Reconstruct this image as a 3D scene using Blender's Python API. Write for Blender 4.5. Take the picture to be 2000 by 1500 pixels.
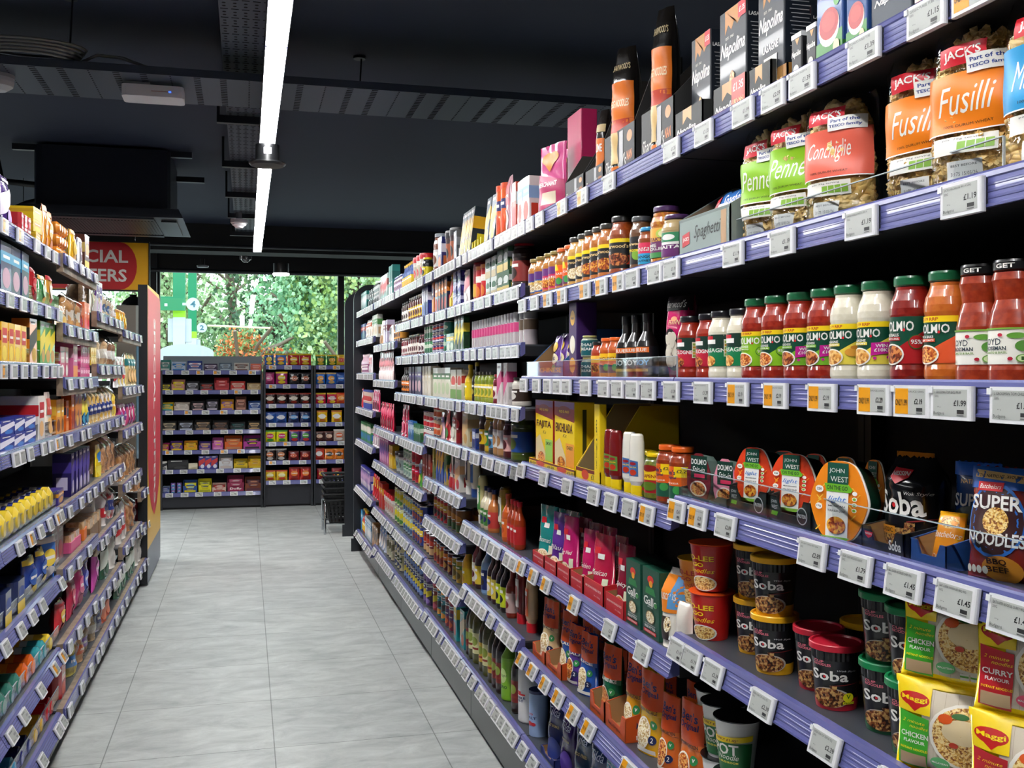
import bpy, math, random
from mathutils import Matrix, Vector
for _o in list(bpy.data.objects):
    bpy.data.objects.remove(_o)
SC = bpy.context.scene
COL = SC.collection
PI = math.pi
# ---------------------------------------------------------------- camera
F = 2000.0            # focal length in pixels of a 2000 px wide frame
U0 = 480.0            # where the aisle vanishes
H = 1.41              # lens height
VH = 730.0            # horizon row
TH = math.atan((1000 - U0) / F)
CT, ST = math.cos(TH), math.sin(TH)
cam_d = bpy.data.cameras.new('camera')
cam_d.sensor_width = 36.0
cam_d.lens = 36.0 * F / 2000.0
cam_d.shift_y = -(750 - VH) / 2000.0
cam_d.clip_start = 0.05
cam = bpy.data.objects.new('camera', cam_d)
cam.location = (0, 0, H)
cam.rotation_euler = (PI / 2, 0, -TH)
COL.objects.link(cam)
SC.camera = cam
# ---------------------------------------------------------------- world, exposure
W = bpy.data.worlds.new('world')
SC.world = W
W.use_nodes = True
bg = W.node_tree.nodes['Background']
bg.inputs[0].default_value = (0.86, 0.95, 1.0, 1)
bg.inputs[1].default_value = 4.5
SC.view_settings.view_transform = 'Standard'
SC.view_settings.look = 'None'
SC.view_settings.gamma = 1
SC.view_settings.exposure = 0.0
SC.view_settings.use_curve_mapping = False
STRIP_E = 72.0        # strip light emission
SPOT_W = 60.0


def area_light(name, loc, size, power, rot=(0, 0, 0), color=(1, 1, 1)):
    d = bpy.data.lights.new(name, 'AREA')
    d.shape = 'RECTANGLE'
    d.size, d.size_y = size
    d.energy = power
    d.color = color
    o = bpy.data.objects.new(name, d)
    o.location = loc
    o.rotation_euler = rot
    COL.objects.link(o)
    return o


# portal in the window opening: it only guides the sampling of the sky light that comes through the window
_p = area_light('window_portal', (-0.1, 11.80, 1.85), (7.0, 1.3), 1, (-PI / 2, 0, 0))
_p.data.cycles.is_portal = True


def onX(u, X):
    return ((F * X / CT) / (u - U0) - X * ST) / CT


def onY(u, Y):
    t = TH + math.atan((u - 1000) / F)
    return Y * math.tan(t)


def zd(X, Y):
    return Y * CT + X * ST


def hv(v, X, Y):
    return H + (VH - v) * zd(X, Y) / F


def zz(z):            # first survey heights (1.5 m eye) to metres here
    return H - 0.94 * (1.5 - z)


# ---------------------------------------------------------------- materials
MATS = {}


def s2l(c):
    return c / 12.92 if c <= 0.04045 else ((c + 0.055) / 1.055) ** 2.4


def rgb(h):
    h = h.lstrip('#')
    return tuple(s2l(int(h[i:i + 2], 16) / 255) for i in (0, 2, 4)) + (1,)


def mat(c, rough=0.38, metal=0.0, coat=0.0, emit=0.0, noise=None, bump=0.0, scale=60, spec=0.5):
    if not isinstance(c, str):
        return c
    if c in FOOD:
        return food(c)
    key = (c, rough, metal, coat, emit, noise, bump, scale, spec)
    if key in MATS:
        return MATS[key]
    m = bpy.data.materials.new('m' + c.lstrip('#'))
    m.use_nodes = True
    nt = m.node_tree
    b = nt.nodes['Principled BSDF']
    b.inputs['Base Color'].default_value = rgb(c)
    b.inputs['Roughness'].default_value = rough
    b.inputs['Metallic'].default_value = metal
    b.inputs['Coat Weight'].default_value = coat
    b.inputs['Coat Roughness'].default_value = 0.04
    b.inputs['Specular IOR Level'].default_value = spec
    if emit:
        b.inputs['Emission Color'].default_value = rgb(c)
        b.inputs['Emission Strength'].default_value = emit
    if noise or bump:
        tc = nt.nodes.new('ShaderNodeTexCoord')
        nz = nt.nodes.new('ShaderNodeTexNoise')
        nz.inputs['Scale'].default_value = scale
        nz.inputs['Detail'].default_value = 4
        nt.links.new(tc.outputs['Object'], nz.inputs['Vector'])
        if noise:
            r = nt.nodes.new('ShaderNodeValToRGB')
            r.color_ramp.elements[0].color = rgb(c)
            r.color_ramp.elements[1].color = rgb(noise)
            r.color_ramp.elements[0].position = 0.4
            r.color_ramp.elements[1].position = 0.62
            nt.links.new(nz.outputs['Fac'], r.inputs['Fac'])
            nt.links.new(r.outputs['Color'], b.inputs['Base Color'])
        if bump:
            bp = nt.nodes.new('ShaderNodeBump')
            bp.inputs['Strength'].default_value = bump
            bp.inputs['Distance'].default_value = 0.004
            nt.links.new(nz.outputs['Fac'], bp.inputs['Height'])
            nt.links.new(bp.outputs['Normal'], b.inputs['Normal'])
    MATS[key] = m
    return m


FOOD = {'noodle': ('#8a4a18', '#e8b352', '#f6dc9a', 300), 'darknoodle': ('#2a120a', '#8a4a22', '#caa060', 190),
        'rice': ('#b98a3a', '#f3e2b0', '#fff6df', 260), 'redrice': ('#8e2a10', '#e0762a', '#f5c070', 230),
        'meat': ('#3a1208', '#8f3a1c', '#d98a4a', 150), 'pasta': ('#a8641e', '#e39b45', '#f3c77a', 140),
        'curry': ('#7a2408', '#c9631e', '#f0b040', 150), 'greens': ('#2c4a12', '#7aa52c', '#e3d98c', 150),
        'bread': ('#8a5526', '#c58a4c', '#e7bd82', 30), 'loaf': ('#b98453', '#dcb58a', '#f2dcc0', 26)}


def food(k):
    key = 'food' + k
    if key in MATS:
        return MATS[key]
    a, b_, c, sc = FOOD[k]
    m = bpy.data.materials.new('m_' + k)
    m.use_nodes = True
    nt = m.node_tree
    b = nt.nodes['Principled BSDF']
    b.inputs['Roughness'].default_value = 0.35
    tc = nt.nodes.new('ShaderNodeTexCoord')
    v = nt.nodes.new('ShaderNodeTexVoronoi')
    sx = nt.nodes.new('ShaderNodeSeparateColor')
    hf = nt.nodes.new('ShaderNodeMath')
    hf.operation = 'MULTIPLY'
    hf.inputs[1].default_value = 0.6
    v.inputs['Scale'].default_value = sc * 1.6
    n = nt.nodes.new('ShaderNodeTexNoise')
    n.inputs['Scale'].default_value = sc * 0.6
    mx = nt.nodes.new('ShaderNodeMath')
    mx.operation = 'ADD'
    r = nt.nodes.new('ShaderNodeValToRGB')
    e = r.color_ramp.elements
    e[0].color, e[0].position = rgb(a), 0.55
    e[1].color, e[1].position = rgb(c), 1.0
    x = e.new(0.80)
    x.color = rgb(b_)
    nt.links.new(tc.outputs['Object'], v.inputs['Vector'])
    nt.links.new(tc.outputs['Object'], n.inputs['Vector'])
    nt.links.new(v.outputs['Color'], sx.inputs[0])
    nt.links.new(sx.outputs[0], hf.inputs[0])
    nt.links.new(hf.outputs[0], mx.inputs[0])
    nt.links.new(n.outputs['Fac'], mx.inputs[1])
    nt.links.new(mx.outputs[0], r.inputs['Fac'])
    nt.links.new(r.outputs['Color'], b.inputs['Base Color'])
    MATS[key] = m
    return m


def film(name='film', tint=(0.95, 0.97, 0.98), ior=1.45, rough=0.06, bump=0.5, scale=45, gloss=0.0):
    if name in MATS:
        return MATS[name]
    m = bpy.data.materials.new('m_' + name)
    m.use_nodes = True
    nt = m.node_tree
    nt.nodes.clear()
    out = nt.nodes.new('ShaderNodeOutputMaterial')
    tr = nt.nodes.new('ShaderNodeBsdfTransparent')
    tr.inputs[0].default_value = tint + (1,)
    gl = nt.nodes.new('ShaderNodeBsdfGlossy')
    gl.inputs['Roughness'].default_value = rough
    fr = nt.nodes.new('ShaderNodeFresnel')
    fr.inputs['IOR'].default_value = ior
    ge = nt.nodes.new('ShaderNodeNewGeometry')     # same reflectance on both sides of the sheet
    mr = nt.nodes.new('ShaderNodeMapRange')
    mr.inputs['To Min'].default_value = ior
    mr.inputs['To Max'].default_value = 1 / ior
    nt.links.new(ge.outputs['Backfacing'], mr.inputs['Value'])
    nt.links.new(mr.outputs[0], fr.inputs['IOR'])
    mx = nt.nodes.new('ShaderNodeMixShader')
    fac = fr.outputs[0]
    if gloss:
        ad = nt.nodes.new('ShaderNodeMath')
        ad.operation = 'ADD'
        ad.inputs[1].default_value = gloss
        nt.links.new(fac, ad.inputs[0])
        fac = ad.outputs[0]
    nt.links.new(fac, mx.inputs[0])
    nt.links.new(tr.outputs[0], mx.inputs[1])
    nt.links.new(gl.outputs[0], mx.inputs[2])
    nt.links.new(mx.outputs[0], out.inputs[0])
    if bump:
        tc = nt.nodes.new('ShaderNodeTexCoord')
        nz = nt.nodes.new('ShaderNodeTexNoise')
        nz.inputs['Scale'].default_value = scale
        nz.inputs['Detail'].default_value = 3
        bp = nt.nodes.new('ShaderNodeBump')
        bp.inputs['Strength'].default_value = bump
        bp.inputs['Distance'].default_value = 0.01
        nt.links.new(tc.outputs['Object'], nz.inputs['Vector'])
        nt.links.new(nz.outputs['Fac'], bp.inputs['Height'])
        nt.links.new(bp.outputs['Normal'], gl.inputs['Normal'])
        nt.links.new(bp.outputs['Normal'], fr.inputs['Normal'])
    MATS[name] = m
    return m


def foil(c):          # printed plastic film of pouches: glossy with creases
    return mat(c, 0.22, 0.0, 0.5, bump=0.35, scale=38)


def wet(c, c2=None):  # filled glass
    return mat(c, 0.3, coat=1.0, noise=c2, scale=120)


# ---------------------------------------------------------------- mesh builder
_T = {}


def text2d(s, bold=False, shear=0.0):
    key = (s, bold, shear)
    if key in _T:
        return _T[key]
    c = bpy.data.curves.new('t', 'FONT')
    c.body = s
    c.resolution_u = 2
    c.offset = 0.022 if bold else 0.0
    c.shear = shear
    o = bpy.data.objects.new('t', c)
    COL.objects.link(o)
    bpy.context.view_layer.update()
    me = o.evaluated_get(bpy.context.evaluated_depsgraph_get()).to_mesh()
    vs = [(v.co.x, v.co.y) for v in me.vertices]
    me.calc_loop_triangles()
    fs = [tuple(t.vertices) for t in me.loop_triangles]
    o.evaluated_get(bpy.context.evaluated_depsgraph_get()).to_mesh_clear()
    bpy.data.objects.remove(o)
    bpy.data.curves.remove(c)
    if vs:
        x0, x1 = min(v[0] for v in vs), max(v[0] for v in vs)
        y0, y1 = min(v[1] for v in vs), max(v[1] for v in vs)
        vs = [((x - x0) / (x1 - x0) - 0.5, (y - y0) / (y1 - y0) - 0.5) for x, y in vs]
    _T[key] = (vs, fs)
    return _T[key]


def R(x0, y0, x1, y1, c):
    return ('r', x0, y0, x1, y1, c)


def C(x, y, rx, ry, c):
    return ('c', x, y, rx, ry, c)


def T(s, x, y, w, h, c, st='', ang=0):
    return ('t', s, x, y, w, h, c, st, ang)


def P(pts, c):
    return ('p', pts, c)


class MB:
    def __init__(s):
        s.v, s.f, s.m, s.s, s.mats = [], [], [], [], []

    def mi(s, m):
        m = mat(m)
        if m not in s.mats:
            s.mats.append(m)
        return s.mats.index(m)

    def add(s, vs, fs, m, smooth=False, M=None):
        b = len(s.v)
        i = s.mi(m)
        s.v += [tuple(M @ Vector(v)) for v in vs] if M else [tuple(v) for v in vs]
        for f in fs:
            s.f.append(tuple(b + k for k in f))
            s.m.append(i)
            s.s.append(smooth)
        return s

    def box(s, x0, x1, y0, y1, z0, z1, m, M=None):
        vs = [(x, y, z) for z in (z0, z1) for y in (y0, y1) for x in (x0, x1)]
        return s.add(vs, [(0, 2, 3, 1), (4, 5, 7, 6), (0, 1, 5, 4), (2, 6, 7, 3), (0, 4, 6, 2), (1, 3, 7, 5)], m, False, M)

    def prism(s, poly, a0, a1, m, axis='y', M=None, smooth=False):
        n = len(poly)
        g = {'y': lambda p, a: (p[0], a, p[1]), 'x': lambda p, a: (a, p[0], p[1]), 'z': lambda p, a: (p[0], p[1], a)}[axis]
        vs = [g(p, a0) for p in poly] + [g(p, a1) for p in poly]
        if smooth:
            s.add(vs, [(i, (i + 1) % n, n + (i + 1) % n, n + i) for i in range(n)], m, True, M)
            return s.add(vs, [tuple(range(n))[::-1], tuple(range(n, 2 * n))], m, False, M)
        return s.add(vs, [tuple(range(n))[::-1], tuple(range(n, 2 * n))] + [(i, (i + 1) % n, n + (i + 1) % n, n + i) for i in range(n)], m, False, M)

    def rbox(s, w, d, h, m, r=0.0025, z0=0.0, M=None):   # carton with softened upright edges
        p = []
        for cx, cy, a in ((w / 2 - r, -d / 2 + r, -90), (w / 2 - r, d / 2 - r, 0), (-w / 2 + r, d / 2 - r, 90), (-w / 2 + r, -d / 2 + r, 180)):
            for k in (0, 45, 90):
                p.append((cx + r * math.cos(math.radians(a + k)), cy + r * math.sin(math.radians(a + k))))
        return s.prism(p, z0, z0 + h, m, 'z', M)

    def lathe(s, prof, m, seg=24, sy=1.0, M=None, cap=True, rib=None):
        n = len(prof)
        ms = m if isinstance(m, list) else [m] * (n - 1)

        def ring(r, z, rb=0):
            return [((r + (rb if i % 2 else 0)) * math.cos(2 * PI * i / seg), sy * (r + (rb if i % 2 else 0)) * math.sin(2 * PI * i / seg), z) for i in range(seg)]
        for k in range(n - 1):
            rb = rib if (rib and k in rib[0]) else None
            a, b = ring(*prof[k], rb[1] if rb else 0), ring(*prof[k + 1], rb[1] if rb else 0)
            s.add(a + b, [(i, (i + 1) % seg, seg + (i + 1) % seg, seg + i) for i in range(seg)], ms[k], not rb, M)
        if cap:
            if prof[0][0] > 1e-4:
                s.add(ring(*prof[0]), [tuple(range(seg))[::-1]], ms[0], False, M)
            if prof[-1][0] > 1e-4:
                s.add(ring(*prof[-1]), [tuple(range(seg))], ms[-1], False, M)
        return s

    def tube(s, pts, r, m, seg=8, cap=True):
        rings = []
        P_ = [Vector(p) for p in pts]
        for i, p in enumerate(P_):
            d = (P_[min(i + 1, len(P_) - 1)] - P_[max(i - 1, 0)]).normalized()
            a = Vector((0, 0, 1)) if abs(d.z) < 0.9 else Vector((1, 0, 0))
            x = d.cross(a).normalized()
            y = d.cross(x)
            rings.append([tuple(p + (x * math.cos(2 * PI * k / seg) + y * math.sin(2 * PI * k / seg)) * r) for k in range(seg)])
        vs = [v for g in rings for v in g]
        fs = [(i * seg + k, i * seg + (k + 1) % seg, (i + 1) * seg + (k + 1) % seg, (i + 1) * seg + k) for i in range(len(pts) - 1) for k in range(seg)]
        s.add(vs, fs, m, True)
        if cap:
            s.add(rings[0], [tuple(range(seg))], m)
            s.add(rings[-1], [tuple(range(seg))[::-1]], m)
        return s

    def deco(s, ops, S, w, h, L=None, off=0.0003):
        """print: flat shapes in the unit frame x -.5...5, y 0..1 laid on the surface S"""
        for k, op in enumerate(ops):
            o = off + 0.00018 * k
            kind = op[0]
            c = op[-1]
            if kind == 'r':
                x0, y0, x1, y1 = op[1:5]
                vs, fs = [(x0, y0), (x1, y0), (x1, y1), (x0, y1)], [(0, 1, 2), (0, 2, 3)]
            elif kind == 'c':
                x, y, rx, ry = op[1:5]
                n = 20
                vs = [(x, y)] + [(x + rx * math.cos(2 * PI * i / n), y + ry * math.sin(2 * PI * i / n)) for i in range(n)]
                fs = [(0, i + 1, (i + 1) % n + 1) for i in range(n)]
            elif kind == 'p':
                vs = list(op[1])
                fs = [(0, i, i + 1) for i in range(1, len(vs) - 1)]
            else:
                _, txt, x, y, tw, th, c, st, ang = op
                tv, fs = text2d(txt, 'b' in st, 0.35 if 's' in st else 0.0)
                ca, sa = math.cos(math.radians(ang)), math.sin(math.radians(ang))
                vs = []
                for a, b in tv:
                    px, py = a * tw * w, b * th * h
                    if ang:
                        px, py = px * ca - py * sa, px * sa + py * ca
                    vs.append((x + px / w, y + py / h))
            pts = [(a * w, b * h) for a, b in vs]
            if L:
                todo, done, cache = list(fs), [], {}
                while todo:
                    t = todo.pop()
                    e = [((pts[t[i]][0] - pts[t[(i + 1) % 3]][0]) ** 2 + (pts[t[i]][1] - pts[t[(i + 1) % 3]][1]) ** 2) for i in range(3)]
                    j = e.index(max(e))
                    if e[j] <= L * L:
                        done.append(t)
                        continue
                    a, b, c3 = t[j], t[(j + 1) % 3], t[(j + 2) % 3]
                    kk = (min(a, b), max(a, b))
                    if kk not in cache:
                        cache[kk] = len(pts)
                        pts.append(((pts[a][0] + pts[b][0]) / 2, (pts[a][1] + pts[b][1]) / 2))
                    mm = cache[kk]
                    todo += [(a, mm, c3), (mm, b, c3)]
                fs = done
            s.add([S(px, py, o) for px, py in pts], fs, c, bool(L))
        return s

    def mesh(s, name):
        me = bpy.data.meshes.new(name)
        me.from_pydata(s.v, [], s.f)
        for m in s.mats:
            me.materials.append(m)
        me.polygons.foreach_set('material_index', s.m)
        me.polygons.foreach_set('use_smooth', s.s)
        me.update()
        return me


def front(d):
    return lambda x, z, o: (x, -d / 2 - o, z)


def side(w, sg=1):
    return lambda a, z, o: (sg * (w / 2 + o), sg * a, z)


def topS(h):
    return lambda a, b, o: (a, b, h + o)


def cyl(r, z0=0.0, sy=1.0, r2=None, hh=1.0):
    def S(x, z, o):
        rr = r if r2 is None else r + (r2 - r) * z / hh
        a = x / r
        return ((rr + o) * math.sin(a), -sy * (rr + o) * math.cos(a), z + z0)
    return S


# ---------------------------------------------------------------- things
REC = []              # every placed thing, labelled at the end
CNT = {}


class Tpl:
    def __init__(s, name, cat, parts, d=0.05, rnd=False, h=0.1, w=0.05):
        s.name, s.cat, s.d, s.rnd, s.h, s.w = name, cat, d, rnd, h, w
        s.parts = []     # (part name, mesh, parent index, label)
        for p in parts:
            s.parts.append((p[0], p[1].mesh(p[0] or name), p[2] if len(p) > 2 else None, p[3] if len(p) > 3 else None))


def link(name, data=None, parent=None, loc=None, rot=None):
    o = bpy.data.objects.new(name, data)
    COL.objects.link(o)
    if parent:
        o.parent = parent
    if loc:
        o.location = loc
    if rot is not None:
        o.rotation_euler = rot if isinstance(rot, tuple) else (0, 0, rot)
    return o


def inst(t, loc, rot, desc, place='', key=0.0, cat=None, lean=0.0, name=None, roll=0.0):
    M = Matrix.Translation(Vector(loc)) @ Matrix.Rotation(rot, 4, 'Z') @ Matrix.Rotation(lean, 4, 'X') @ Matrix.Rotation(roll, 4, 'Y')
    if len(t.parts) == 1:
        root = link(name or t.name, t.parts[0][1])
    else:
        root = link(name or t.name)
        root.empty_display_size = 0.02
        made = []
        for pn, me, par, lab in t.parts:
            o = link(pn, me, made[par] if par is not None else root)
            if lab:
                o['label'] = lab
            made.append(o)
    root.matrix_world = M
    root['category'] = cat or t.cat
    REC.append((root, desc, place, key))
    return root


def thing(name, label, cat, loc=(0, 0, 0), rot=0.0, group=None):
    o = link(name, None, None, loc, rot)
    o['label'], o['category'] = label, cat
    if group:
        o['group'] = group
    return o


def solid(name, mb, label, cat, loc=(0, 0, 0), rot=0.0, group=None):
    o = link(name, mb.mesh(name), None, loc, rot)
    o['label'], o['category'] = label, cat
    if group:
        o['group'] = group
    return o


def part(name, mb, parent, label=None):
    o = link(name, mb.mesh(name), parent)
    if label:
        o['label'] = label
    return o


def struct(name, mb):
    o = link(name, mb.mesh(name))
    o['kind'] = 'structure'
    return o
# ================================================================ the room
FARY = 11.85          # window wall
CEIL = 2.95
XR, XL = 0.85, -0.65  # outer faces of the price rails
PF = XR + 0.028       # front plane of the goods on the right


def floor_mat():
    m = bpy.data.materials.new('m_floor')
    m.use_nodes = True
    nt = m.node_tree
    b = nt.nodes['Principled BSDF']
    tc = nt.nodes.new('ShaderNodeTexCoord')
    mp = nt.nodes.new('ShaderNodeMapping')
    mp.inputs['Scale'].default_value = (1.3, 2.6, 1)
    nz = nt.nodes.new('ShaderNodeTexNoise')
    nz.inputs['Scale'].default_value = 3.2
    nz.inputs['Detail'].default_value = 13
    nz.inputs['Roughness'].default_value = 0.72
    nz.inputs['Distortion'].default_value = 0.5
    r = nt.nodes.new('ShaderNodeValToRGB')
    r.color_ramp.elements[0].color, r.color_ramp.elements[0].position = rgb('#9a9e9c'), 0.32
    r.color_ramp.elements[1].color, r.color_ramp.elements[1].position = rgb('#c9ccc8'), 0.68
    br = nt.nodes.new('ShaderNodeTexBrick')
    br.offset = 0.0
    br.inputs['Color1'].default_value = (1, 1, 1, 1)
    br.inputs['Color2'].default_value = (0.93, 0.94, 0.95, 1)
    br.inputs['Mortar'].default_value = (0.42, 0.43, 0.42, 1)
    br.inputs['Scale'].default_value = 1.0
    br.inputs['Mortar Size'].default_value = 0.0022
    br.inputs['Mortar Smooth'].default_value = 0.1
    br.inputs['Brick Width'].default_value = 0.61
    br.inputs['Row Height'].default_value = 0.583
    mo = nt.nodes.new('ShaderNodeMapping')
    mo.inputs['Location'].default_value = (0.505, 0.12, 0)
    mx = nt.nodes.new('ShaderNodeMix')
    mx.data_type = 'RGBA'
    mx.blend_type = 'MULTIPLY'
    mx.inputs['Factor'].default_value = 1
    L = nt.links.new
    L(tc.outputs['Object'], mp.inputs['Vector'])
    L(mp.outputs[0], nz.inputs['Vector'])
    L(nz.outputs['Fac'], r.inputs['Fac'])
    L(tc.outputs['Object'], mo.inputs['Vector'])
    L(mo.outputs[0], br.inputs['Vector'])
    L(r.outputs['Color'], mx.inputs['A'])
    L(br.outputs['Color'], mx.inputs['B'])
    L(mx.outputs['Result'], b.inputs['Base Color'])
    b.inputs['Roughness'].default_value = 0.42
    b.inputs['Specular IOR Level'].default_value = 0.4
    return m


X0, X1, Y0 = -4.2, 4.8, -2.6
struct('floor', MB().box(X0, X1, Y0, FARY, -0.06, 0, floor_mat()))
CEILM = mat('#252d42', 0.75, bump=0.2, scale=8)
struct('ceiling', MB().box(X0, X1, Y0, FARY, CEIL, CEIL + 0.08, CEILM))
DARK = mat('#0e1015', 0.6)
struct('wall_left', MB().box(X0 - 0.08, X0, Y0, FARY, 0, CEIL, mat('#2a2d33', 0.7)))
struct('wall_right', MB().box(X1, X1 + 0.08, Y0, FARY, 0, CEIL, mat('#2a2d33', 0.7)))
struct('wall_back', MB().box(X0, X1, Y0 - 0.08, Y0, 0, CEIL, mat('#2a2d33', 0.7)))


def px(u, v, Y):
    X = onY(u, Y)
    return X, hv(v, X, Y)


wx0 = px(311, 0, FARY)[0]
wx1 = px(663, 0, FARY)[0]
wx2 = px(671, 0, FARY)[0]
wz1 = px(480, 528, FARY)[1]
wz0 = 1.30
struct('wall_far', MB().box(X0, X1, FARY, FARY + 0.2, 0, wz0, DARK).box(X0, X1, FARY, FARY + 0.2, wz1, CEIL, DARK)
       .box(X0, -3.6, FARY, FARY + 0.2, wz0, wz1, DARK).box(3.4, X1, FARY, FARY + 0.2, wz0, wz1, DARK))
glassM = film('window_glass', (0.93, 0.97, 0.96), 1.45, 0.02, 0)
FR = mat('#16191e', 0.4)


def window(name, xa, xb):
    w = link(name)
    w['kind'] = 'structure'
    m = MB()
    t = 0.035
    for a, b_, c, d in ((xa, xa + t, wz0, wz1), (xb - t, xb, wz0, wz1), (xa, xb, wz0, wz0 + t), (xa, xb, wz1 - t, wz1)):
        m.box(a, b_, FARY + 0.02, FARY + 0.1, c, d, FR)
    part('window_frame', m, w)
    part('pane', MB().box(xa + t, xb - t, FARY + 0.055, FARY + 0.063, wz0 + t, wz1 - t, glassM), w)


window('window_1', wx0 - 0.03, wx1 + 0.02)
window('window_2', wx1 + 0.02, 3.4)
window('window_3', -3.6, wx0 - 0.12)
struct('pillar_window', MB().box(wx0 - 0.14, wx0 - 0.02, FARY - 0.12, FARY, 0, CEIL, mat('#1c2027', 0.5)))
# dropped beam, service rails above the window
struct('beam_window', MB().box(X0, X1, FARY - 0.9, FARY - 0.55, CEIL - 0.28, CEIL, mat('#0e1014', 0.7)))
m = MB().tube([(X0 + .1, FARY - 1.0, 2.71), (X1 - .1, FARY - 1.0, 2.71)], 0.015, '#2b2f38')
solid('conduit_pipe', m, 'long thin grey pipe running across above the window', 'pipe')
m = MB().tube([(X0 + .1, FARY - 0.3, 2.52), (X1 - .1, FARY - 0.3, 2.52)], 0.02, '#23272f')
solid('conduit_pipe', m, 'dark pipe crossing just over the window head', 'pipe')
column = MB().box(*[onY(1056, 9.3), onY(1088, 9.3)], 9.2, 9.5, 0, CEIL, mat('#23262e', 0.7))
struct('pillar_right', column)

# ---------------------------------------------------------------- ceiling: cable trays
TRAY = mat('#4b5361', 0.5, 0.3)
HOLE = mat('#0b0c0f', 0.9)


def tray(name, label, x0, x1, y0, y1, z, along):
    t = thing(name, label, 'cable tray', ((x0 + x1) / 2, (y0 + y1) / 2, z))
    w, l = (x1 - x0, y1 - y0)
    hw, hl = w / 2, l / 2
    m = MB().box(-hw, hw, -hl, hl, 0, 0.004, TRAY)
    if along == 'y':
        n = int(l / 0.033)
        for i in range(n):
            y = -hl + (i + 0.5) * 0.033
            for k in range(5):
                x = -hw + (k + 0.5) * w / 5
                if i % 3 == 2:
                    m.box(x - 0.014, x + 0.014, y - 0.002, y + 0.002, -0.0012, 0, HOLE)
                else:
                    m.add([(x + 0.008 * math.cos(a * PI / 3), y + 0.008 * math.sin(a * PI / 3), -0.001) for a in range(6)], [tuple(range(6))], HOLE)
        sides = [(-hw, -hw + .004, -hl, hl), (hw - .004, hw, -hl, hl)]
    else:
        n = int(w / 0.11)
        for i in range(n):
            x = -hw + (i + 0.5) * 0.11
            for k in range(16):
                y = -hl + (k + 0.5) * l / 16
                hx = 0.014 if i % 3 else 0.003
                m.box(x - hx, x + hx, y - 0.004, y + 0.004, -0.0012, 0, HOLE)
        sides = [(-hw, hw, -hl, -hl + .004), (-hw, hw, hl - .004, hl)]
    part('perforated_bed', m, t)
    for s in sides:
        part('side_rail', MB().box(s[0], s[1], s[2], s[3], 0.004, 0.034, TRAY), t)
    return t


tray('cable_tray', 'long dark perforated cable tray running down the aisle above the lights', -0.10, 0.10, 0.2, 10.4, 2.80, 'y')
tray('cable_tray', 'wide perforated cable tray crossing the ceiling with a white sensor beneath', -4.0, 2.4, 4.62, 5.09, 2.69, 'x')
for i, v in enumerate((245, 330, 388, 428, 462)):       # trapeze hangers of the long tray
    z = F * 1.34 / (VH - v)
    y = z / CT
    h = MB().box(-0.14, 0.13, y - .02, y + .02, 2.755, 2.795, '#20242c').box(-0.15, -0.135, y - .02, y + .02, 2.755, CEIL, '#1b1e25')
    solid('tray_hanger', h, 'black angled hanger bracket carrying the long tray, %s from the entrance end' % ('first', 'second', 'third', 'fourth', 'fifth')[i],
          'bracket', group='hangers under the long cable tray')
for nm, u, v0, v1, Y in (('by the cable coil', 137, 30, 200, 4.5), ('right of the light strip', 702, 65, 170, 5.0)):
    X = onY(u, Y)
    solid('ceiling_wire', MB().tube([(X, Y, 2.76), (X + 0.01, Y, CEIL)], 0.004, '#1b1e26').lathe([(0.03, CEIL - 0.012), (0.03, CEIL)], '#1b1e26', 10, M=Matrix.Translation((X, Y, 0))),
          'thin dark suspension rod hanging from the ceiling ' + nm, 'rod')
X = onY(45, 4.6)
mc = MB()
for k in range(5):
    mc.tube([(X + (0.19 + .01 * k) * math.cos(a / 10 * PI), 4.70 + 0.13 * math.sin(a / 10 * PI), 2.735 + .014 * k) for a in range(21)], 0.006, '#8d8d88', 6)
solid('cable_coil', mc, 'loose coil of pale cable lying on the crossing tray', 'cable')
mc = MB().tube([(onY(u, 4.66), 4.66, z) for u, z in ((150, 2.72), (190, 2.765), (240, 2.76), (300, 2.72))], 0.007, '#8d8d88', 6)
solid('loose_cable', mc, 'short pale cable looping over the edge of the crossing tray', 'cable')
mc = MB()
for k in range(3):
    mc.tube([(onY(300 + k * 15, 4.6) , 4.75 + .05 * k, 2.71)] + [(onY(u, 4.6), 4.75 + .05 * k, 2.73 + .006 * k) for u in (420, 700, 1000, 1200)], 0.012, '#0c0d11', 6)
solid('cable_bundle', mc, 'bundle of thick black cables lying along the crossing tray', 'cable')
# white sensor under the crossing tray
xa, xb = onY(240, 4.8), onY(360, 4.8)
t = thing('ceiling_sensor', 'white rounded wireless unit fixed under the crossing cable tray', 'sensor', ((xa + xb) / 2, 4.80, 2.624))
w = xb - xa
part('sensor_body', MB().rbox(w, 0.14, 0.05, '#f4f4f6', 0.02), t)
part('mounting_plate', MB().box(-w / 2 + .01, -w * .05, -0.05, 0.07, 0.05, 0.066, '#c9c9cc'), t)
part('status_light', MB().box(w * .26, w * .30, -0.0712, -0.07, 0.02, 0.026, mat('#3f6dff', emit=2)).box(-w * .02, w * .25, -0.0712, -0.07, 0.022, 0.024, '#a8615a'), t)
t = thing('ceiling_sensor', 'small white ceiling sensor cut off at the picture edge', 'sensor', (onY(-2, 4.8), 4.8, 2.62))
part('sensor_body', MB().lathe([(0.0, 0), (0.03, 0.002), (0.055, 0.02), (0.06, 0.04), (0.06, 0.07)], '#cfcfd2', 20), t)
part('mounting_ring', MB().lathe([(0.062, 0.055), (0.062, 0.07)], '#a7a7aa', 20), t)
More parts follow.
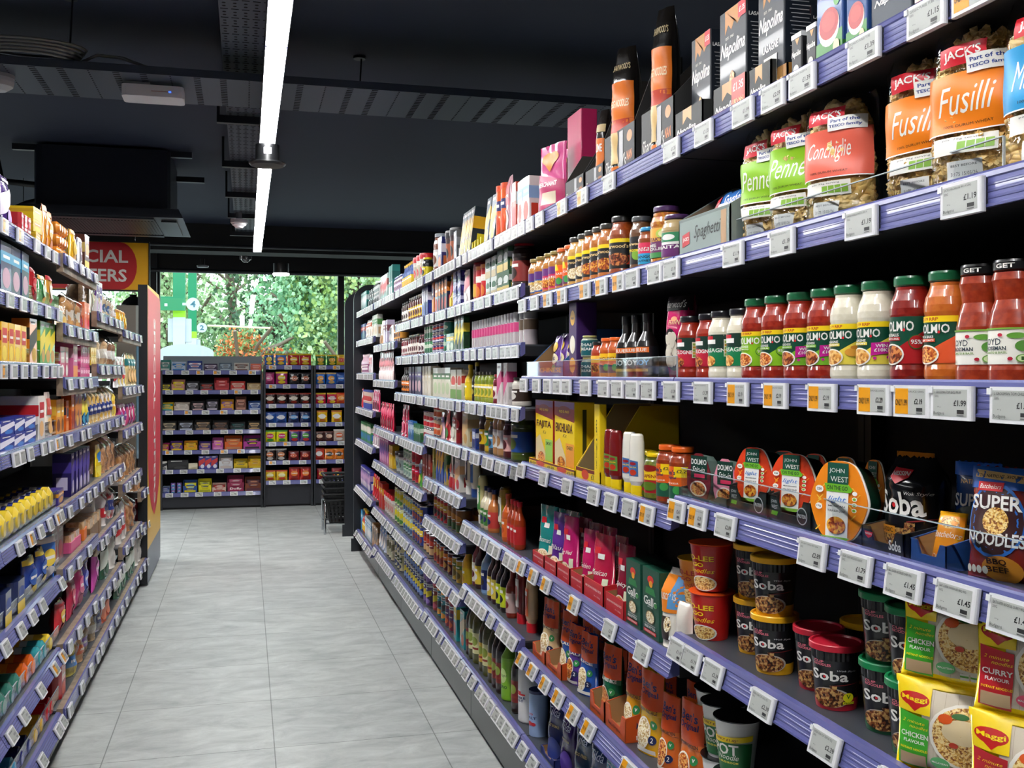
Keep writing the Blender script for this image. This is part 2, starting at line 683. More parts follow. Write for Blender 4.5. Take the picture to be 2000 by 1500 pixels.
# smoke detector
Y = 7.6
X, Z = px(467, 437, Y)
t = thing('smoke_detector', 'round white smoke detector under the long cable tray', 'detector', (X, Y, Z - .03))
part('detector_base', MB().lathe([(0.055, .03), (0.06, .035), (0.06, .06)], '#cdced2', 24), t)
part('detector_head', MB().lathe([(0.0, 0), (0.025, 0.0), (0.035, .012), (0.05, .02), (0.05, .03)], '#e2e2e6', 24), t)
part('detector_stem', MB().lathe([(0.02, .06), (0.02, .11)], '#8d8f95', 12), t)
# ---------------------------------------------------------------- strip lights
STRIP = mat('#ffffff', emit=STRIP_E)
LZ = 2.49
jy = [-0.95, 0.45, 1.98, 3.48, 5.02, 6.52, 7.96, 9.36]


def strip_light(x, ya, yb, label, group):
    t = thing('strip_light', label, 'ceiling light', (x, (ya + yb) / 2, LZ), group=group)
    hl = (yb - ya) / 2 - 0.012
    part('diffuser', MB().prism([(-0.034, 0.008), (-0.034, 0.002), (-0.030, 0), (0.030, 0), (0.034, 0.002), (0.034, 0.008)], -hl, hl, STRIP), t)
    part('housing', MB().box(-0.0355, 0.0355, -hl - .01, hl + .01, 0.0085, 0.085, '#22252c').box(-.0365, -.0345, -hl, hl, .001, .0085, '#8d9096').box(.0345, .0365, -hl, hl, .001, .0085, '#8d9096'), t)
    part('end_joint', MB().box(-0.037, 0.037, hl, hl + .01, 0, 0.031, '#50548c'), t)
    return t


names = ['behind the camera', 'straight above the camera', 'over the pasta shelves', 'first in view at the frame top', 'second in view, before the black sensor',
         'third in view, after the black sensor', 'last one before the window']
for i in range(7):
    if i == 4:
        strip_light(0.098, jy[4] + .0, jy[5], 'bright white strip light, ' + names[i + 0], 'strip lights over the aisle')
    else:
        strip_light(0.098, jy[i], jy[i + 1], 'bright white strip light, ' + names[i], 'strip lights over the aisle')
for x, nm in ((-2.45, 'beyond the biscuit shelves'), (2.75, 'behind the jar shelves')):    # the neighbouring aisles have the same run of lamps
    for k, (a, b) in enumerate(((0.5, 3.5), (3.6, 6.5), (6.6, 9.4))):
        strip_light(x, a, b, 'white strip light over the next aisle %s, %s' % (nm, ('front', 'middle', 'rear')[k]), 'strip lights over neighbouring aisles')
# black round sensor between two strips
t = thing('motion_sensor', 'black round motion sensor hanging in the light run', 'sensor', (0.098, 4.93, 2.38))
part('flange', MB().lathe([(0.0, 0.0), (0.075, 0.003), (0.085, 0.012), (0.085, 0.018), (0.05, 0.02)], '#0b0c0e', 28), t)
part('housing', MB().lathe([(0.055, .02), (0.055, .10)], '#0b0c0e', 24), t)
part('type_label', MB().deco([R(-.5, 0, .5, 1, '#b9bcc2')], cyl(0.0555, 0.05, 1), 0.035, 0.03, 0.01), t, 'small grey label on the black housing')
# ---------------------------------------------------------------- air conditioner
t = thing('air_conditioner', 'black ceiling cassette air conditioner with slatted grille', 'air conditioner', (-0.93, 7.75, 2.46))
part('body', MB().rbox(0.86, 0.84, 0.40, '#1c202b', 0.06, 0.07), t)
m = MB().prism([(-.52, 0), (.52, 0), (.49, .06), (-.49, .06)], -0.5, 0.5, '#23272f')
part('fascia', m, t)
m = MB().box(-.33, .33, -.36, .36, -.006, 0, '#20242b')
for i in range(30):
    x = -.32 + i * .0215
    m.box(x, x + .010, -.35, .35, -.010, -.006, '#15181d')
part('grille', m, t)
for a, b, c, d in ((-.47, -.37, -.36, .36), (.37, .47, -.36, .36), (-.33, .33, -.47, -.39), (-.33, .33, .39, .47)):
    part('air_flap', MB().box(a, b, c, d, -.012, -.001, '#272d33' if a < .36 else '#14171b'), t)
solid('hanging_rail', MB().box(-1.5, -.36, 7.4, 7.44, 2.90, 2.94, '#1b1e25').box(-.5, -.3, 8.0, 8.04, 2.84, 2.88, '#1b1e25'), 'dark support rail above the air conditioner', 'rail')
m = MB().tube([(-2.2, 7.6, 2.86), (-1.62, 7.6, 2.86), (-1.6, 7.6, 2.72), (-1.36, 7.6, 2.70)], 0.022, '#0d0f13')
m.tube([(-1.75, 7.9, 2.50), (-1.5, 7.9, 2.62), (-1.36, 7.9, 2.66)], 0.022, '#0d0f13')
solid('insulated_pipe', m, 'black insulated pipes feeding the air conditioner', 'pipe')
# ---------------------------------------------------------------- spotlights near the window
for nm, u, v, Y, em in (('round spotlight glowing above the window', 549, 538, 10.2, 1), ('flat dark spotlight above the window', 396, 523, 10.8, 0)):
    X, Z = px(u, v, Y)
    t = thing('spotlight', nm, 'spotlight', (X, Y, Z))
    if em:
        part('housing', MB().lathe([(0.075, 0.02), (0.075, 0.115)], '#0d0e11', 24), t)
        part('lens', MB().lathe([(0.0, 0.0), (0.075, 0.0), (0.078, 0.004), (0.078, 0.02)], mat('#ffffff', emit=9), 24), t)
    else:
        part('housing', MB().lathe([(0.0, 0.0), (0.055, 0.004), (0.06, 0.02), (0.03, 0.03)], '#5a5f66', 24), t)
        part('stem', MB().lathe([(0.02, 0.03), (0.02, 0.09)], '#1c1f24', 10), t)
X, Z = px(480, 507, 9.7)
t = thing('dome_camera', 'small dark dome camera at the end of the long tray', 'camera', (X, 9.7, Z))
part('dome', MB().lathe([(0.0, -0.03), (0.02, -.026), (0.034, -.012), (0.04, 0.0)], mat('#2a2d33', 0.08, coat=1), 20), t)
part('mount', MB().lathe([(0.055, 0.0), (0.055, 0.03)], '#101216', 20), t)
# unseen spot added past the left run to throw a light wedge onto the floor
sp = bpy.data.lights.new('added_wedge_spot', 'SPOT')
sp.energy, sp.spot_size, sp.spot_blend, sp.shadow_soft_size = 260, 1.5, 0.4, 0.05
spo = link('added_wedge_spot', sp, None, (-2.9, 9.6, 2.7))
spo.rotation_euler = (Vector((0.3, 8.3, 0)) - Vector((-2.9, 9.6, 2.7))).to_track_quat('-Z', 'Y').to_euler()

# ---------------------------------------------------------------- shelving
LILAC = mat('#585b90', 0.26, coat=0.3)
LILAC2 = mat('#6467a0', 0.26, coat=0.3)
SHELF = mat('#3c3f45', 0.42)
BLACK = mat('#0f1013', 0.6)
WOOD = mat('#95836f', 0.5, noise='#7a6a59', scale=30)
DEP = 0.46


def tilt(z):
    return max(0.0, min(0.5, (1.42 - z) * 0.5))


RAILP = {}


def rail_mesh(w, a, h=0.042):
    m = MB()
    s, c = math.sin(a), math.cos(a)

    def q(t, o):      # t down the face, o outwards
        return (-0.014 - t * s - o * c, 0.004 - t * c + o * s)
    face = []
    for t, o in ((0, 0), (.006, 0.0015), (.008, 0), (.013, 0), (.014, .0006), (.016, .0006), (.017, 0), (.021, 0), (.022, .0006), (.024, .0006),
                 (.025, 0), (.029, 0), (.030, .0006), (.032, .0006), (.033, 0), (.037, 0), (.039, .0025), (.042, .0025)):
        face.append(q(t * h / .042, o))
    poly = [(0, 0.004), (0, 0.007), (-0.012, 0.007)] + face + [(face[-1][0] + .006, face[-1][1]), (0, -0.03)]
    n = len(poly)
    vs = [(-w / 2, y, z) for y, z in poly] + [(w / 2, y, z) for y, z in poly]
    for i in range(n):
        j = (i + 1) % n
        m.add([vs[i], vs[j], vs[n + j], vs[n + i]], [(0, 1, 2, 3)], LILAC2 if i % 4 == 1 else LILAC)
    m.add(vs, [tuple(range(n)), tuple(range(n, 2 * n))], LILAC)
    return m


def bay(label, sgn, xs, ya, yb, shelves, wood=False, top=2.25, kick=True):
    """xs: X of the rail's outer face; the bay faces -X when sgn=+1 (right) and +X when sgn=-1"""
    w = yb - ya
    xf = xs + sgn * 0.014
    rot = -PI / 2 if sgn > 0 else PI / 2
    t = thing('shelving_bay', label, 'shelving', (xf, (ya + yb) / 2, 0), rot)
    part('back_panel', MB().box(-w / 2, w / 2, DEP, DEP + .02, 0.0, top, BLACK), t)
    for sx in (-1, 1):
        part('upright', MB().box(sx * (w / 2 - .012) - .011, sx * (w / 2 - .012) + .011, DEP - .03, DEP, 0.0, top, '#191b20'), t)
    for i, z in enumerate(shelves):
        a = tilt(z)
        b = MB()
        b.box(-w / 2 + .002, w / 2 - .002, 0, DEP - .03, z - .006, z, SHELF)
        b.box(-w / 2 + .002, w / 2 - .002, 0, DEP - .03, z - .036, z - .006, BLACK)
        if wood:
            b.box(-w / 2 + .001, w / 2 - .001, -.022, 0.0, z - .062, z + .006, WOOD)
        s = part('shelf', b, t)
        rm = rail_mesh(w - .004, a)
        if wood:
            rm = rail_mesh(w - .004, 0.12)
            rm.v = [(x, y * .5 - .022, zz_) for x, y, zz_ in rm.v]
        r = part('price_rail', rm, s)
        r.location = (0, 0, z)
    if kick:
        part('kick_plate', MB().box(-w / 2 + .002, w / 2 - .002, 0.02, DEP, 0.02, shelves[-1] - .036, mat('#26282d', 0.3)).box(-w / 2, w / 2, 0.05, 0.07, 0, 0.03, BLACK), t)
    return t


RB = [  # far edge u, near edge u, shelf heights of the survey
    (1316, 2350, [2.01, 1.75, 1.485, 1.228, .93, .565, .27]),
    (1018, 1316, [2.01, 1.75, 1.485, 1.197, .872, .565, .27]),
    (904, 1018, [2.01, 1.80, 1.60, 1.38, 1.18, .865, .592, .27]),
    (829, 904, [2.01, 1.80, 1.60, 1.38, 1.18, .96, .76, .53, .27]),
    (772, 829, [2.01, 1.80, 1.60, 1.38, 1.117, .87, .535, .25]),
    (730, 772, [2.01, 1.70, 1.453, 1.117, .87, .535, .25]),
    (697, 730, [2.01, 1.77, 1.50, 1.22, .955, .566, .19])]
ORD = ['zeroth', 'first', 'second', 'third', 'fourth', 'fifth', 'sixth', 'seventh', 'eighth', 'ninth', 'tenth', 'eleventh', 'twelfth', 'thirteenth',
       'fourteenth', 'fifteenth', 'sixteenth', 'seventeenth', 'eighteenth', 'nineteenth', 'twentieth']


def ordw(i):
    return ORD[i] if i < len(ORD) else '%d%s' % (i, {1: 'st', 2: 'nd', 3: 'rd'}.get(i % 10, 'th') if i % 100 not in (11, 12, 13) else 'th')


RBN = ['nearest right-hand bay', 'second right-hand bay', 'third right-hand bay', 'fourth right-hand bay', 'fifth right-hand bay', 'sixth right-hand bay', 'last right-hand bay']
RBAY = []
for i, (ua, ub, zs) in enumerate(RB):
    ya, yb = onX(ub, XR), onX(ua, XR)
    RBAY.append((ya, yb, [zz(z) for z in zs], RBN[i]))
    bay('black metal shelving unit of sauces and groceries, ' + RBN[i], 1, XR, ya + .001, yb - .001, [zz(z) for z in zs])
LB = [
    (-230, 0, [1.955, 1.743, 1.53, 1.26, .98, .72, .44, .19]),
    (0, 118, [1.955, 1.743, 1.53, 1.26, .98, .72, .44, .19]),
    (118, 185, [1.96, 1.69, 1.48, 1.26, .98, .74, .45, .20]),
    (185, 236, [1.79, 1.54, 1.26, .98, .70, .42, .20]),
    (236, 273, [1.75, 1.42, 1.17, .86, .50, .2]),
    (273, 287, [.70, .45, .2])]
LBN = ['left-hand bay beside the camera', 'nearest left-hand bay', 'second left-hand bay', 'third left-hand bay', 'fourth left-hand bay', 'last left-hand bay']
LBAY = []
for i, (ua, ub, zs) in enumerate(LB):
    ya = onX(ua, XL) if ua > -200 else 2.0
    yb = onX(ub, XL)
    LBAY.append((ya, yb, [zz(z) for z in zs], LBN[i]))
    wd = i >= 2
    bay(('wood-fronted' if wd else 'black metal') + ' shelving unit of bakery and biscuits, ' + LBN[i], -1, XL, ya + .001, yb - .001, [zz(z) for z in zs], wd, top=zz(2.0) if i < 4 else (1.75 if i < 5 else 0.9))
# dark end panels of the right-hand run
for nm, Y in (('black rounded end panel closing the right-hand shelving run', 8.22), ('black rounded end panel standing behind the first one', 8.95)):
    p = [(-0.05, 0), (0.5, 0), (0.5, 2.12), (0.10, 2.12)]
    p += [(0.10 - .13 * math.sin(a * PI / 16), 1.99 + .13 * math.cos(a * PI / 16)) for a in range(1, 9)] + [(-0.03, 0.1), (-0.05, 0.1)]
    Yp = onX(696, XR) if Y < 8.5 else Y
    solid('end_panel', MB().prism(p, 0, 0.03, mat('#20242a', 0.35)), nm, 'shelving panel', (XR + 0.01, Yp + 0.002, 0))
# ================================================================ goods: one builder per kind
WHT, BLK, RED, YEL = '#ece9e2', '#141416', '#c8202a', '#f6d312'


def t_box(w, d, h, body, f=(), s=(), tp=(), name='carton', cat='box', flap=True):
    m = MB().rbox(w, d, h, mat(body, 0.42, coat=0.08))
    m.deco(f, front(d), w, h)
    for sg in (1, -1):
        m.deco(s, side(w, sg), d, h)
    if flap:
        m.deco([R(-.5, .49, .5, .51, '#00000a')] + list(tp), topS(h), w, d, off=.0002) if False else None
    if tp:
        m.deco(tp, topS(h), w, 1, off=.0002)
    return Tpl(name, cat, [(None, m)], d, h=h, w=w)


def jar_prof(r, h, kind):
    if kind == 'sauce':
        return [(.80, 0), (.93, .02), (1, .07), (1, .13), (.965, .17), (.965, .60), (1, .64), (1, .70), (.93, .77), (.80, .835), (.74, .87), (.74, .90)]
    if kind == 'waist':
        return [(.85, 0), (1, .04), (1, .12), (.97, .15), (.97, .48), (.86, .60), (.75, .68), (.80, .78), (.86, .84), (.80, .90)]
    return [(.88, 0), (1, .04), (1, .14), (.98, .16), (.98, .66), (1, .68), (1, .74), (.90, .82), (.82, .85), (.82, .89)]


def t_jar(r, h, content, lid, lab, ops=(), kind='sauce', z0=.19, z1=.60, c2=None, win=2.6, name='sauce_jar', small=False, lidtxt=None, lidr=.82):
    pr = [(a * r, b * h) for a, b in jar_prof(r, h, kind)]
    b = MB().lathe(pr, wet(content, c2), 20 if small else 36)
    k = {'sauce': .97, 'waist': .975, 'plain': .985}[kind]
    lh = (z1 - z0) * h
    g = MB().lathe([(r * k + .0004, z0 * h), (r * k + .0004, z1 * h)], mat(lab, .35), 20 if small else 36, cap=False)
    g.deco(ops, cyl(r * k + .0006, z0 * h), r * win, lh, .012 if small else .007)
    lr = r * lidr
    hl = .905 * h
    l = MB().lathe([(lr * .9, hl), (lr, hl + .002), (lr, h - .003), (lr * .96, h), (0, h)], mat(lid, .28, coat=.4), 20 if small else 32)
    if lidtxt:
        l.deco([T(lidtxt, 0, .5, .8, .6, WHT, 'b')], cyl(lr, hl + .002), .03, h - hl - .005, .007)
    if small:
        for o in (g, l):
            b.add(o.v, [], lid)
            off = len(b.v) - len(o.v)
            for f_, mi_, s_ in zip(o.f, o.m, o.s):
                b.f.append(tuple(off + q for q in f_))
                b.m.append(b.mi(o.mats[mi_]))
                b.s.append(s_)
        return Tpl(name, 'jar', [(None, b)], 2 * r, True, h, 2 * r)
    return Tpl(name, 'jar', [('glass_body', b), ('label_wrap', g), ('lid', l)], 2 * r, True, h, 2 * r)


def t_lathe(name, cat, prof, mats, r, h, lab=None, z0=.2, z1=.6, ops=(), seg=24, sy=1.0, win=2.4, extra=None, partname='body', capn='cap', cap=None, rib=None, r2=None):
    b = MB().lathe([(a * r, c * h) for a, c in prof], mats, seg, sy, rib=rib)
    ps = [(partname, b)]
    if lab:
        g = MB().lathe([(r * 1.006, z0 * h), ((r2 or r) * 1.006, z1 * h)], mat(lab, .35), seg, sy, cap=False)
        g.deco(ops, cyl(r * 1.012, z0 * h, sy, (r2 or r) * 1.012, (z1 - z0) * h), r * win, (z1 - z0) * h, .008)
        ps.append(('label_wrap', g))
    elif ops:
        b.deco(ops, cyl(r * 1.006, z0 * h, sy, (r2 or r) * 1.006, (z1 - z0) * h), r * win, (z1 - z0) * h, .008)
    if cap:
        cp, cm = cap
        ps.append((capn, MB().lathe([(a * r, c * h) for a, c in cp], cm, seg, sy)))
    if len(ps) == 1:
        ps = [(None, b)]
    return Tpl(name, cat, ps, 2 * r * sy, True, h, 2 * r)


def t_pouch(w, h, d, body, ops=(), kind='stand', seed=0, name='pouch', cat='pouch', zig=0.0, m=None, parts=None, back=None, L=.012, ng=14):
    rnd = random.Random(seed)
    ph = [rnd.uniform(0, 6.28) for _ in range(6)]

    def th(t):
        if kind == 'stand':
            return d * (.12 + .88 * max(0, 1 - t) ** .7) if t > .06 else d * (.94)
        if kind == 'pillow':
            return d * (.06 + .94 * math.sin(PI * min(1, max(0, t))) ** .45)
        return d * ((.10 + .90 * (1 - max(0, min(1, (t - .72) / .28))) ** .8) if t > .72 else 1.0)      # 'bag': full, gathered at top

    def yf(x, z):
        t = z / h
        q = max(0.0, 1 - abs(2 * x / w) ** 2.6) ** .55
        amp = (.0016 * d / .05 + .001) * min(1, w / .09) * min(1, .8 * w / d)
        wr = amp * (math.sin(38 * x + 22 * z + ph[0]) + .8 * math.sin(90 * z + 30 * x + ph[1]) + .9 * math.sin(140 * x + ph[2]) * (t ** 3 + (1 - t) ** 4 * (kind == 'pillow')))
        return -(th(t) / 2) * q - wr * q

    def xw(t):
        if kind == 'pillow':
            return 1 - .05 * math.sin(PI * t)
        if kind == 'bag':
            return 1 - .25 * max(0, (t - .8) / .2)
        return 1 - .04 * math.sin(PI * t)

    def S(x, z, o):
        t = z / h
        return (x * xw(t), yf(x * .995, z) - o, z)
    b = MB()
    nx, nz = ng, ng + 6
    vs = []
    for sg in (1, -1):
        for j in range(nz + 1):
            for i in range(nx + 1):
                x, z = (i / nx - .5) * w, j / nz * h
                zz_ = z
                if j == nz and zig:
                    zz_ += zig * (1 if i % 2 else -1)
                vs.append((x * xw(z / h), sg * yf(x, z), zz_))
    N = (nx + 1) * (nz + 1)
    fs = []
    for sg in (0, 1):
        for j in range(nz):
            for i in range(nx):
                a = sg * N + j * (nx + 1) + i
                fs.append((a, a + 1, a + nx + 2, a + nx + 1))
    for j in range(nz):
        for i in (0, nx):
            a = j * (nx + 1) + i
            fs.append((a, a + nx + 1, N + a + nx + 1, N + a))
    for i in range(nx):
        fs.append((i, i + 1, N + i + 1, N + i))
    b.add(vs, fs, m or foil(body), True)
    b.deco(ops, S, w, h, L, off=.0022)
    ps = [(None, b)] if not parts else [('wrapper', b)] + parts
    t = Tpl(name, cat, ps, d, h=h, w=w)
    t.S = S
    return t


def piece(kind, M, mb, m):
    if kind == 'tube':
        mb.lathe([(.0042, -.017), (.0042, .017)], m, 7, cap=False, M=M)
    elif kind == 'spiral':
        vs, n = [], 9
        for i in range(n + 1):
            a = i * 1.15
            z = -.017 + .034 * i / n
            for k in range(3):
                for r in (.0055,):
                    vs.append((r * math.cos(a + k * 2.094), r * math.sin(a + k * 2.094), z))
        fs = []
        for i in range(n):
            for k in range(3):
                fs.append((i * 3 + k, i * 3 + (k + 1) % 3, (i + 1) * 3 + (k + 1) % 3, (i + 1) * 3 + k))
        mb.add(vs, fs, m, False, M)
    else:
        mb.lathe([(.002, -.012), (.009, -.004), (.010, .002), (.003, .013)], m, 8, cap=False, M=M)


def t_pasta(kind, col, text, seed, w=.125, h=.235, d=.075, tilt_=0):
    rnd = random.Random(seed)
    pm = mat('#f0c470', .4, noise='#f6d898', scale=25)
    core = MB()
    core.lathe([(.34, 0), (.36, .03), (.36, .6), (.28, .74), (.1, .78)], mat('#d9a85a', .6), 16, d / w * .92, Matrix.Diagonal((w, w, h, 1)))
    inner = MB()
    for i in range(400):
        z = rnd.uniform(.02, .80) * h
        a = rnd.uniform(-.15, PI + .15)
        rr = .37 if z < .62 * h else .37 - .2 * (z / h - .62) / .18
        x, y = w * rr * math.cos(a), -d * rr * math.sin(a)
        M = Matrix.Translation((x, y, z)) @ Matrix.Rotation(rnd.uniform(-.5, .5), 4, 'X') @ Matrix.Rotation(rnd.uniform(-1.5, 1.5), 4, 'Y') @ Matrix.Rotation(rnd.uniform(0, 6), 4, 'Z')
        piece(kind, M, inner, pm)
    fm = film('bagfilm', (.97, .98, .98), 1.42, .07, .9, 26, .02)
    ws = dict(kind='bag', seed=seed, m=fm, cat='bag', name='pasta_bag')
    t = t_pouch(w, h, d, '#ffffff', [], **ws)
    S = t.S
    lab = MB()
    lab.deco([R(-.46, .30, .49, .62, col), R(-.46, .295, .49, .302, '#ffffff'), T(text, -.02, .47, .6, .15, WHT, 's'), T('100% DURUM WHEAT', 0, .335, .5, .014, '#3a2a1a')], S, w, h, .009, off=.0035)
    logo = MB().deco([R(-.30, .655, .22, .76, '#cf1f2f'), T("JACK'S", -.04, .707, .42, .06, WHT, 'b'), R(.0, .60, .46, .69, '#f2f0ea'), T('Part of the', .22, .665, .36, .022, '#27408b', 'b'), T('TESCO family', .22, .628, .40, .024, '#27408b', 'b')], S, w, h, .009, off=.0055)
    nut = MB().deco([R(-.36, .18, .28, .275, '#eeeae0')] + [R(-.10 + .09 * k, .195, -.02 + .09 * k, .245, '#86b53c') for k in range(4)] + [T('per 75g serving', -.05, .26, .4, .012, '#333333'), R(-.2, .03, .15, .14, '#e9e6df'), T('BEST BEFORE', -.03, .115, .26, .012, '#333333'), T('3:175 15/05/26', -.03, .07, .26, .02, '#555555')], S, w, h, .009, off=.0022)
    for p_ in (lab, logo, nut):
        for i, f_ in enumerate(p_.f):
            pass
    return Tpl('pasta_bag', 'bag', [('film_wrapper', rebuild(t_pouch_mb(w, h, d, seed, fm))), ('pasta_core', core), ('pasta_pieces', inner), ('colour_band', lab), ('brand_sticker', logo), ('nutrition_print', nut)], d, h=h, w=w)


def t_pouch_mb(w, h, d, seed, fm):
    global _LAST
    t = t_pouch(w, h, d, '#ffffff', [], kind='bag', seed=seed, m=fm)
    return t.parts[0][1]


class rebuild:
    """wraps an existing mesh so that Tpl can take it as a part"""
    def __init__(s, me):
        s.me = me

    def mesh(s, name):
        s.me.name = name
        return s.me


def t_pot(rt, rb, h, body, lid, ops=(), rim=None, ribs=True, name='noodle_pot', lidtop=None, flare=False, z0=.06, z1=.78, lab=None):
    prof = [(rb * .96, 0), (rb, .008), (rb + (rt - rb) * .06, .02), (rb + (rt - rb) * .72, .76 * h), (rb + (rt - rb) * .74, .76 * h), (rt * .97, .93 * h), (rt, .94 * h)]
    ms = [rim or body, rim or body, body, body, body, body]
    b = MB().lathe(prof, [mat(x, .3, coat=.3) for x in ms], 64, rib=((4,), -.0012) if ribs else None)
    S = cyl(rb * 1.004 + .0008, z0 * h, 1, rb + (rt - rb) * .76 + .0012, (z1 - z0) * h)
    b.deco(ops, S, rb * 2.5, (z1 - z0) * h, .006)
    if flare:
        l = MB().lathe([(rt, .94 * h), (rt * 1.05, .945 * h), (rt * 1.05, .965 * h), (rt * .99, .965 * h), (0, .962 * h)], mat(lidtop or lid, .25, coat=.3), 40)
    else:
        l = MB().lathe([(rt * 1.04, .90 * h), (rt * 1.05, .905 * h), (rt * 1.05, .985 * h), (rt * 1.02, h), (rt * .93, h), (rt * .90, .97 * h), (0, .97 * h)], mat(lid, .35, coat=.1), 40)
    return Tpl(name, 'pot', [('cup', b), ('lid', l)], 2 * rt, True, h, 2 * rt)


def t_tray(w, d, hf, hb, col, ops=(), inner='#a07a4e', notch=True, name='display_tray', cat='tray', t=.003, sops=()):
    m = MB()
    im = mat(inner, .7)
    cm = mat(col, .5)
    if notch:
        pf = [(-w / 2, 0), (w / 2, 0), (w / 2, hf), (w * .32, hf), (w * .22, hf * .45), (-w * .22, hf * .45), (-w * .32, hf), (-w / 2, hf)]
        # two convex halves keep the cut-out clean
        m.prism([(-w / 2, 0), (w / 2, 0), (w / 2, hf * .45), (-w / 2, hf * .45)], -d / 2, -d / 2 + t, cm)
        m.prism([(-w / 2, hf * .45), (-w * .22, hf * .45), (-w * .32, hf), (-w / 2, hf)], -d / 2, -d / 2 + t, cm)
        m.prism([(w * .22, hf * .45), (w / 2, hf * .45), (w / 2, hf), (w * .32, hf)], -d / 2, -d / 2 + t, cm)
    else:
        m.box(-w / 2, w / 2, -d / 2, -d / 2 + t, 0, hf, cm)
    for sg in (-1, 1):
        x0, x1 = (sg * w / 2, sg * (w / 2 - t))
        a, b = min(x0, x1), max(x0, x1)
        m.prism([(-d / 2, 0), (d / 2, 0), (d / 2, hb), (0, hb), (-d / 2, hf)], a, b, cm, 'x')
        m.add([(sg * (w / 2 - t - .0003), -d / 2 + t, 0), (sg * (w / 2 - t - .0003), d / 2, 0), (sg * (w / 2 - t - .0003), d / 2, hb - .001), (sg * (w / 2 - t - .0003), 0, hb - .001), (sg * (w / 2 - t - .0003), -d / 2 + t, hf - .001)], [(0, 1, 2, 3, 4)], im)
    m.box(-w / 2, w / 2, d / 2 - t, d / 2, 0, hb, im)
    m.box(-w / 2 + t, w / 2 - t, -d / 2 + t, d / 2 - t, 0, .002, im)
    m.deco(ops, front(d), w, hf)
    for sg in (1, -1):
        m.deco(sops, side(w, sg), d, hf)
    return Tpl(name, cat, [(None, m)], d, h=hb, w=w)


# ---------------------------------------------------------------- small goods further off: one mesh each
_G = {}


def art(seed, c1, c2, c3):
    k = seed % 4
    if k == 0:
        return [R(-.5, .62, .5, .82, c2), C(0, .32, .36, .2, c3), R(-.3, .69, .3, .75, WHT)]
    if k == 1:
        return [R(-.5, 0, .5, .34, c3), C(.05, .62, .38, .17, c2), R(-.32, .45, .32, .49, WHT)]
    if k == 2:
        return [P([(-.5, .2), (.5, .55), (.5, .85), (-.5, .62)], c2), C(.1, .22, .3, .15, c3), R(-.35, .88, .2, .94, WHT)]
    return [R(-.36, .5, .36, .86, c2), R(-.28, .62, .28, .68, WHT), C(-.05, .26, .34, .18, c3)]


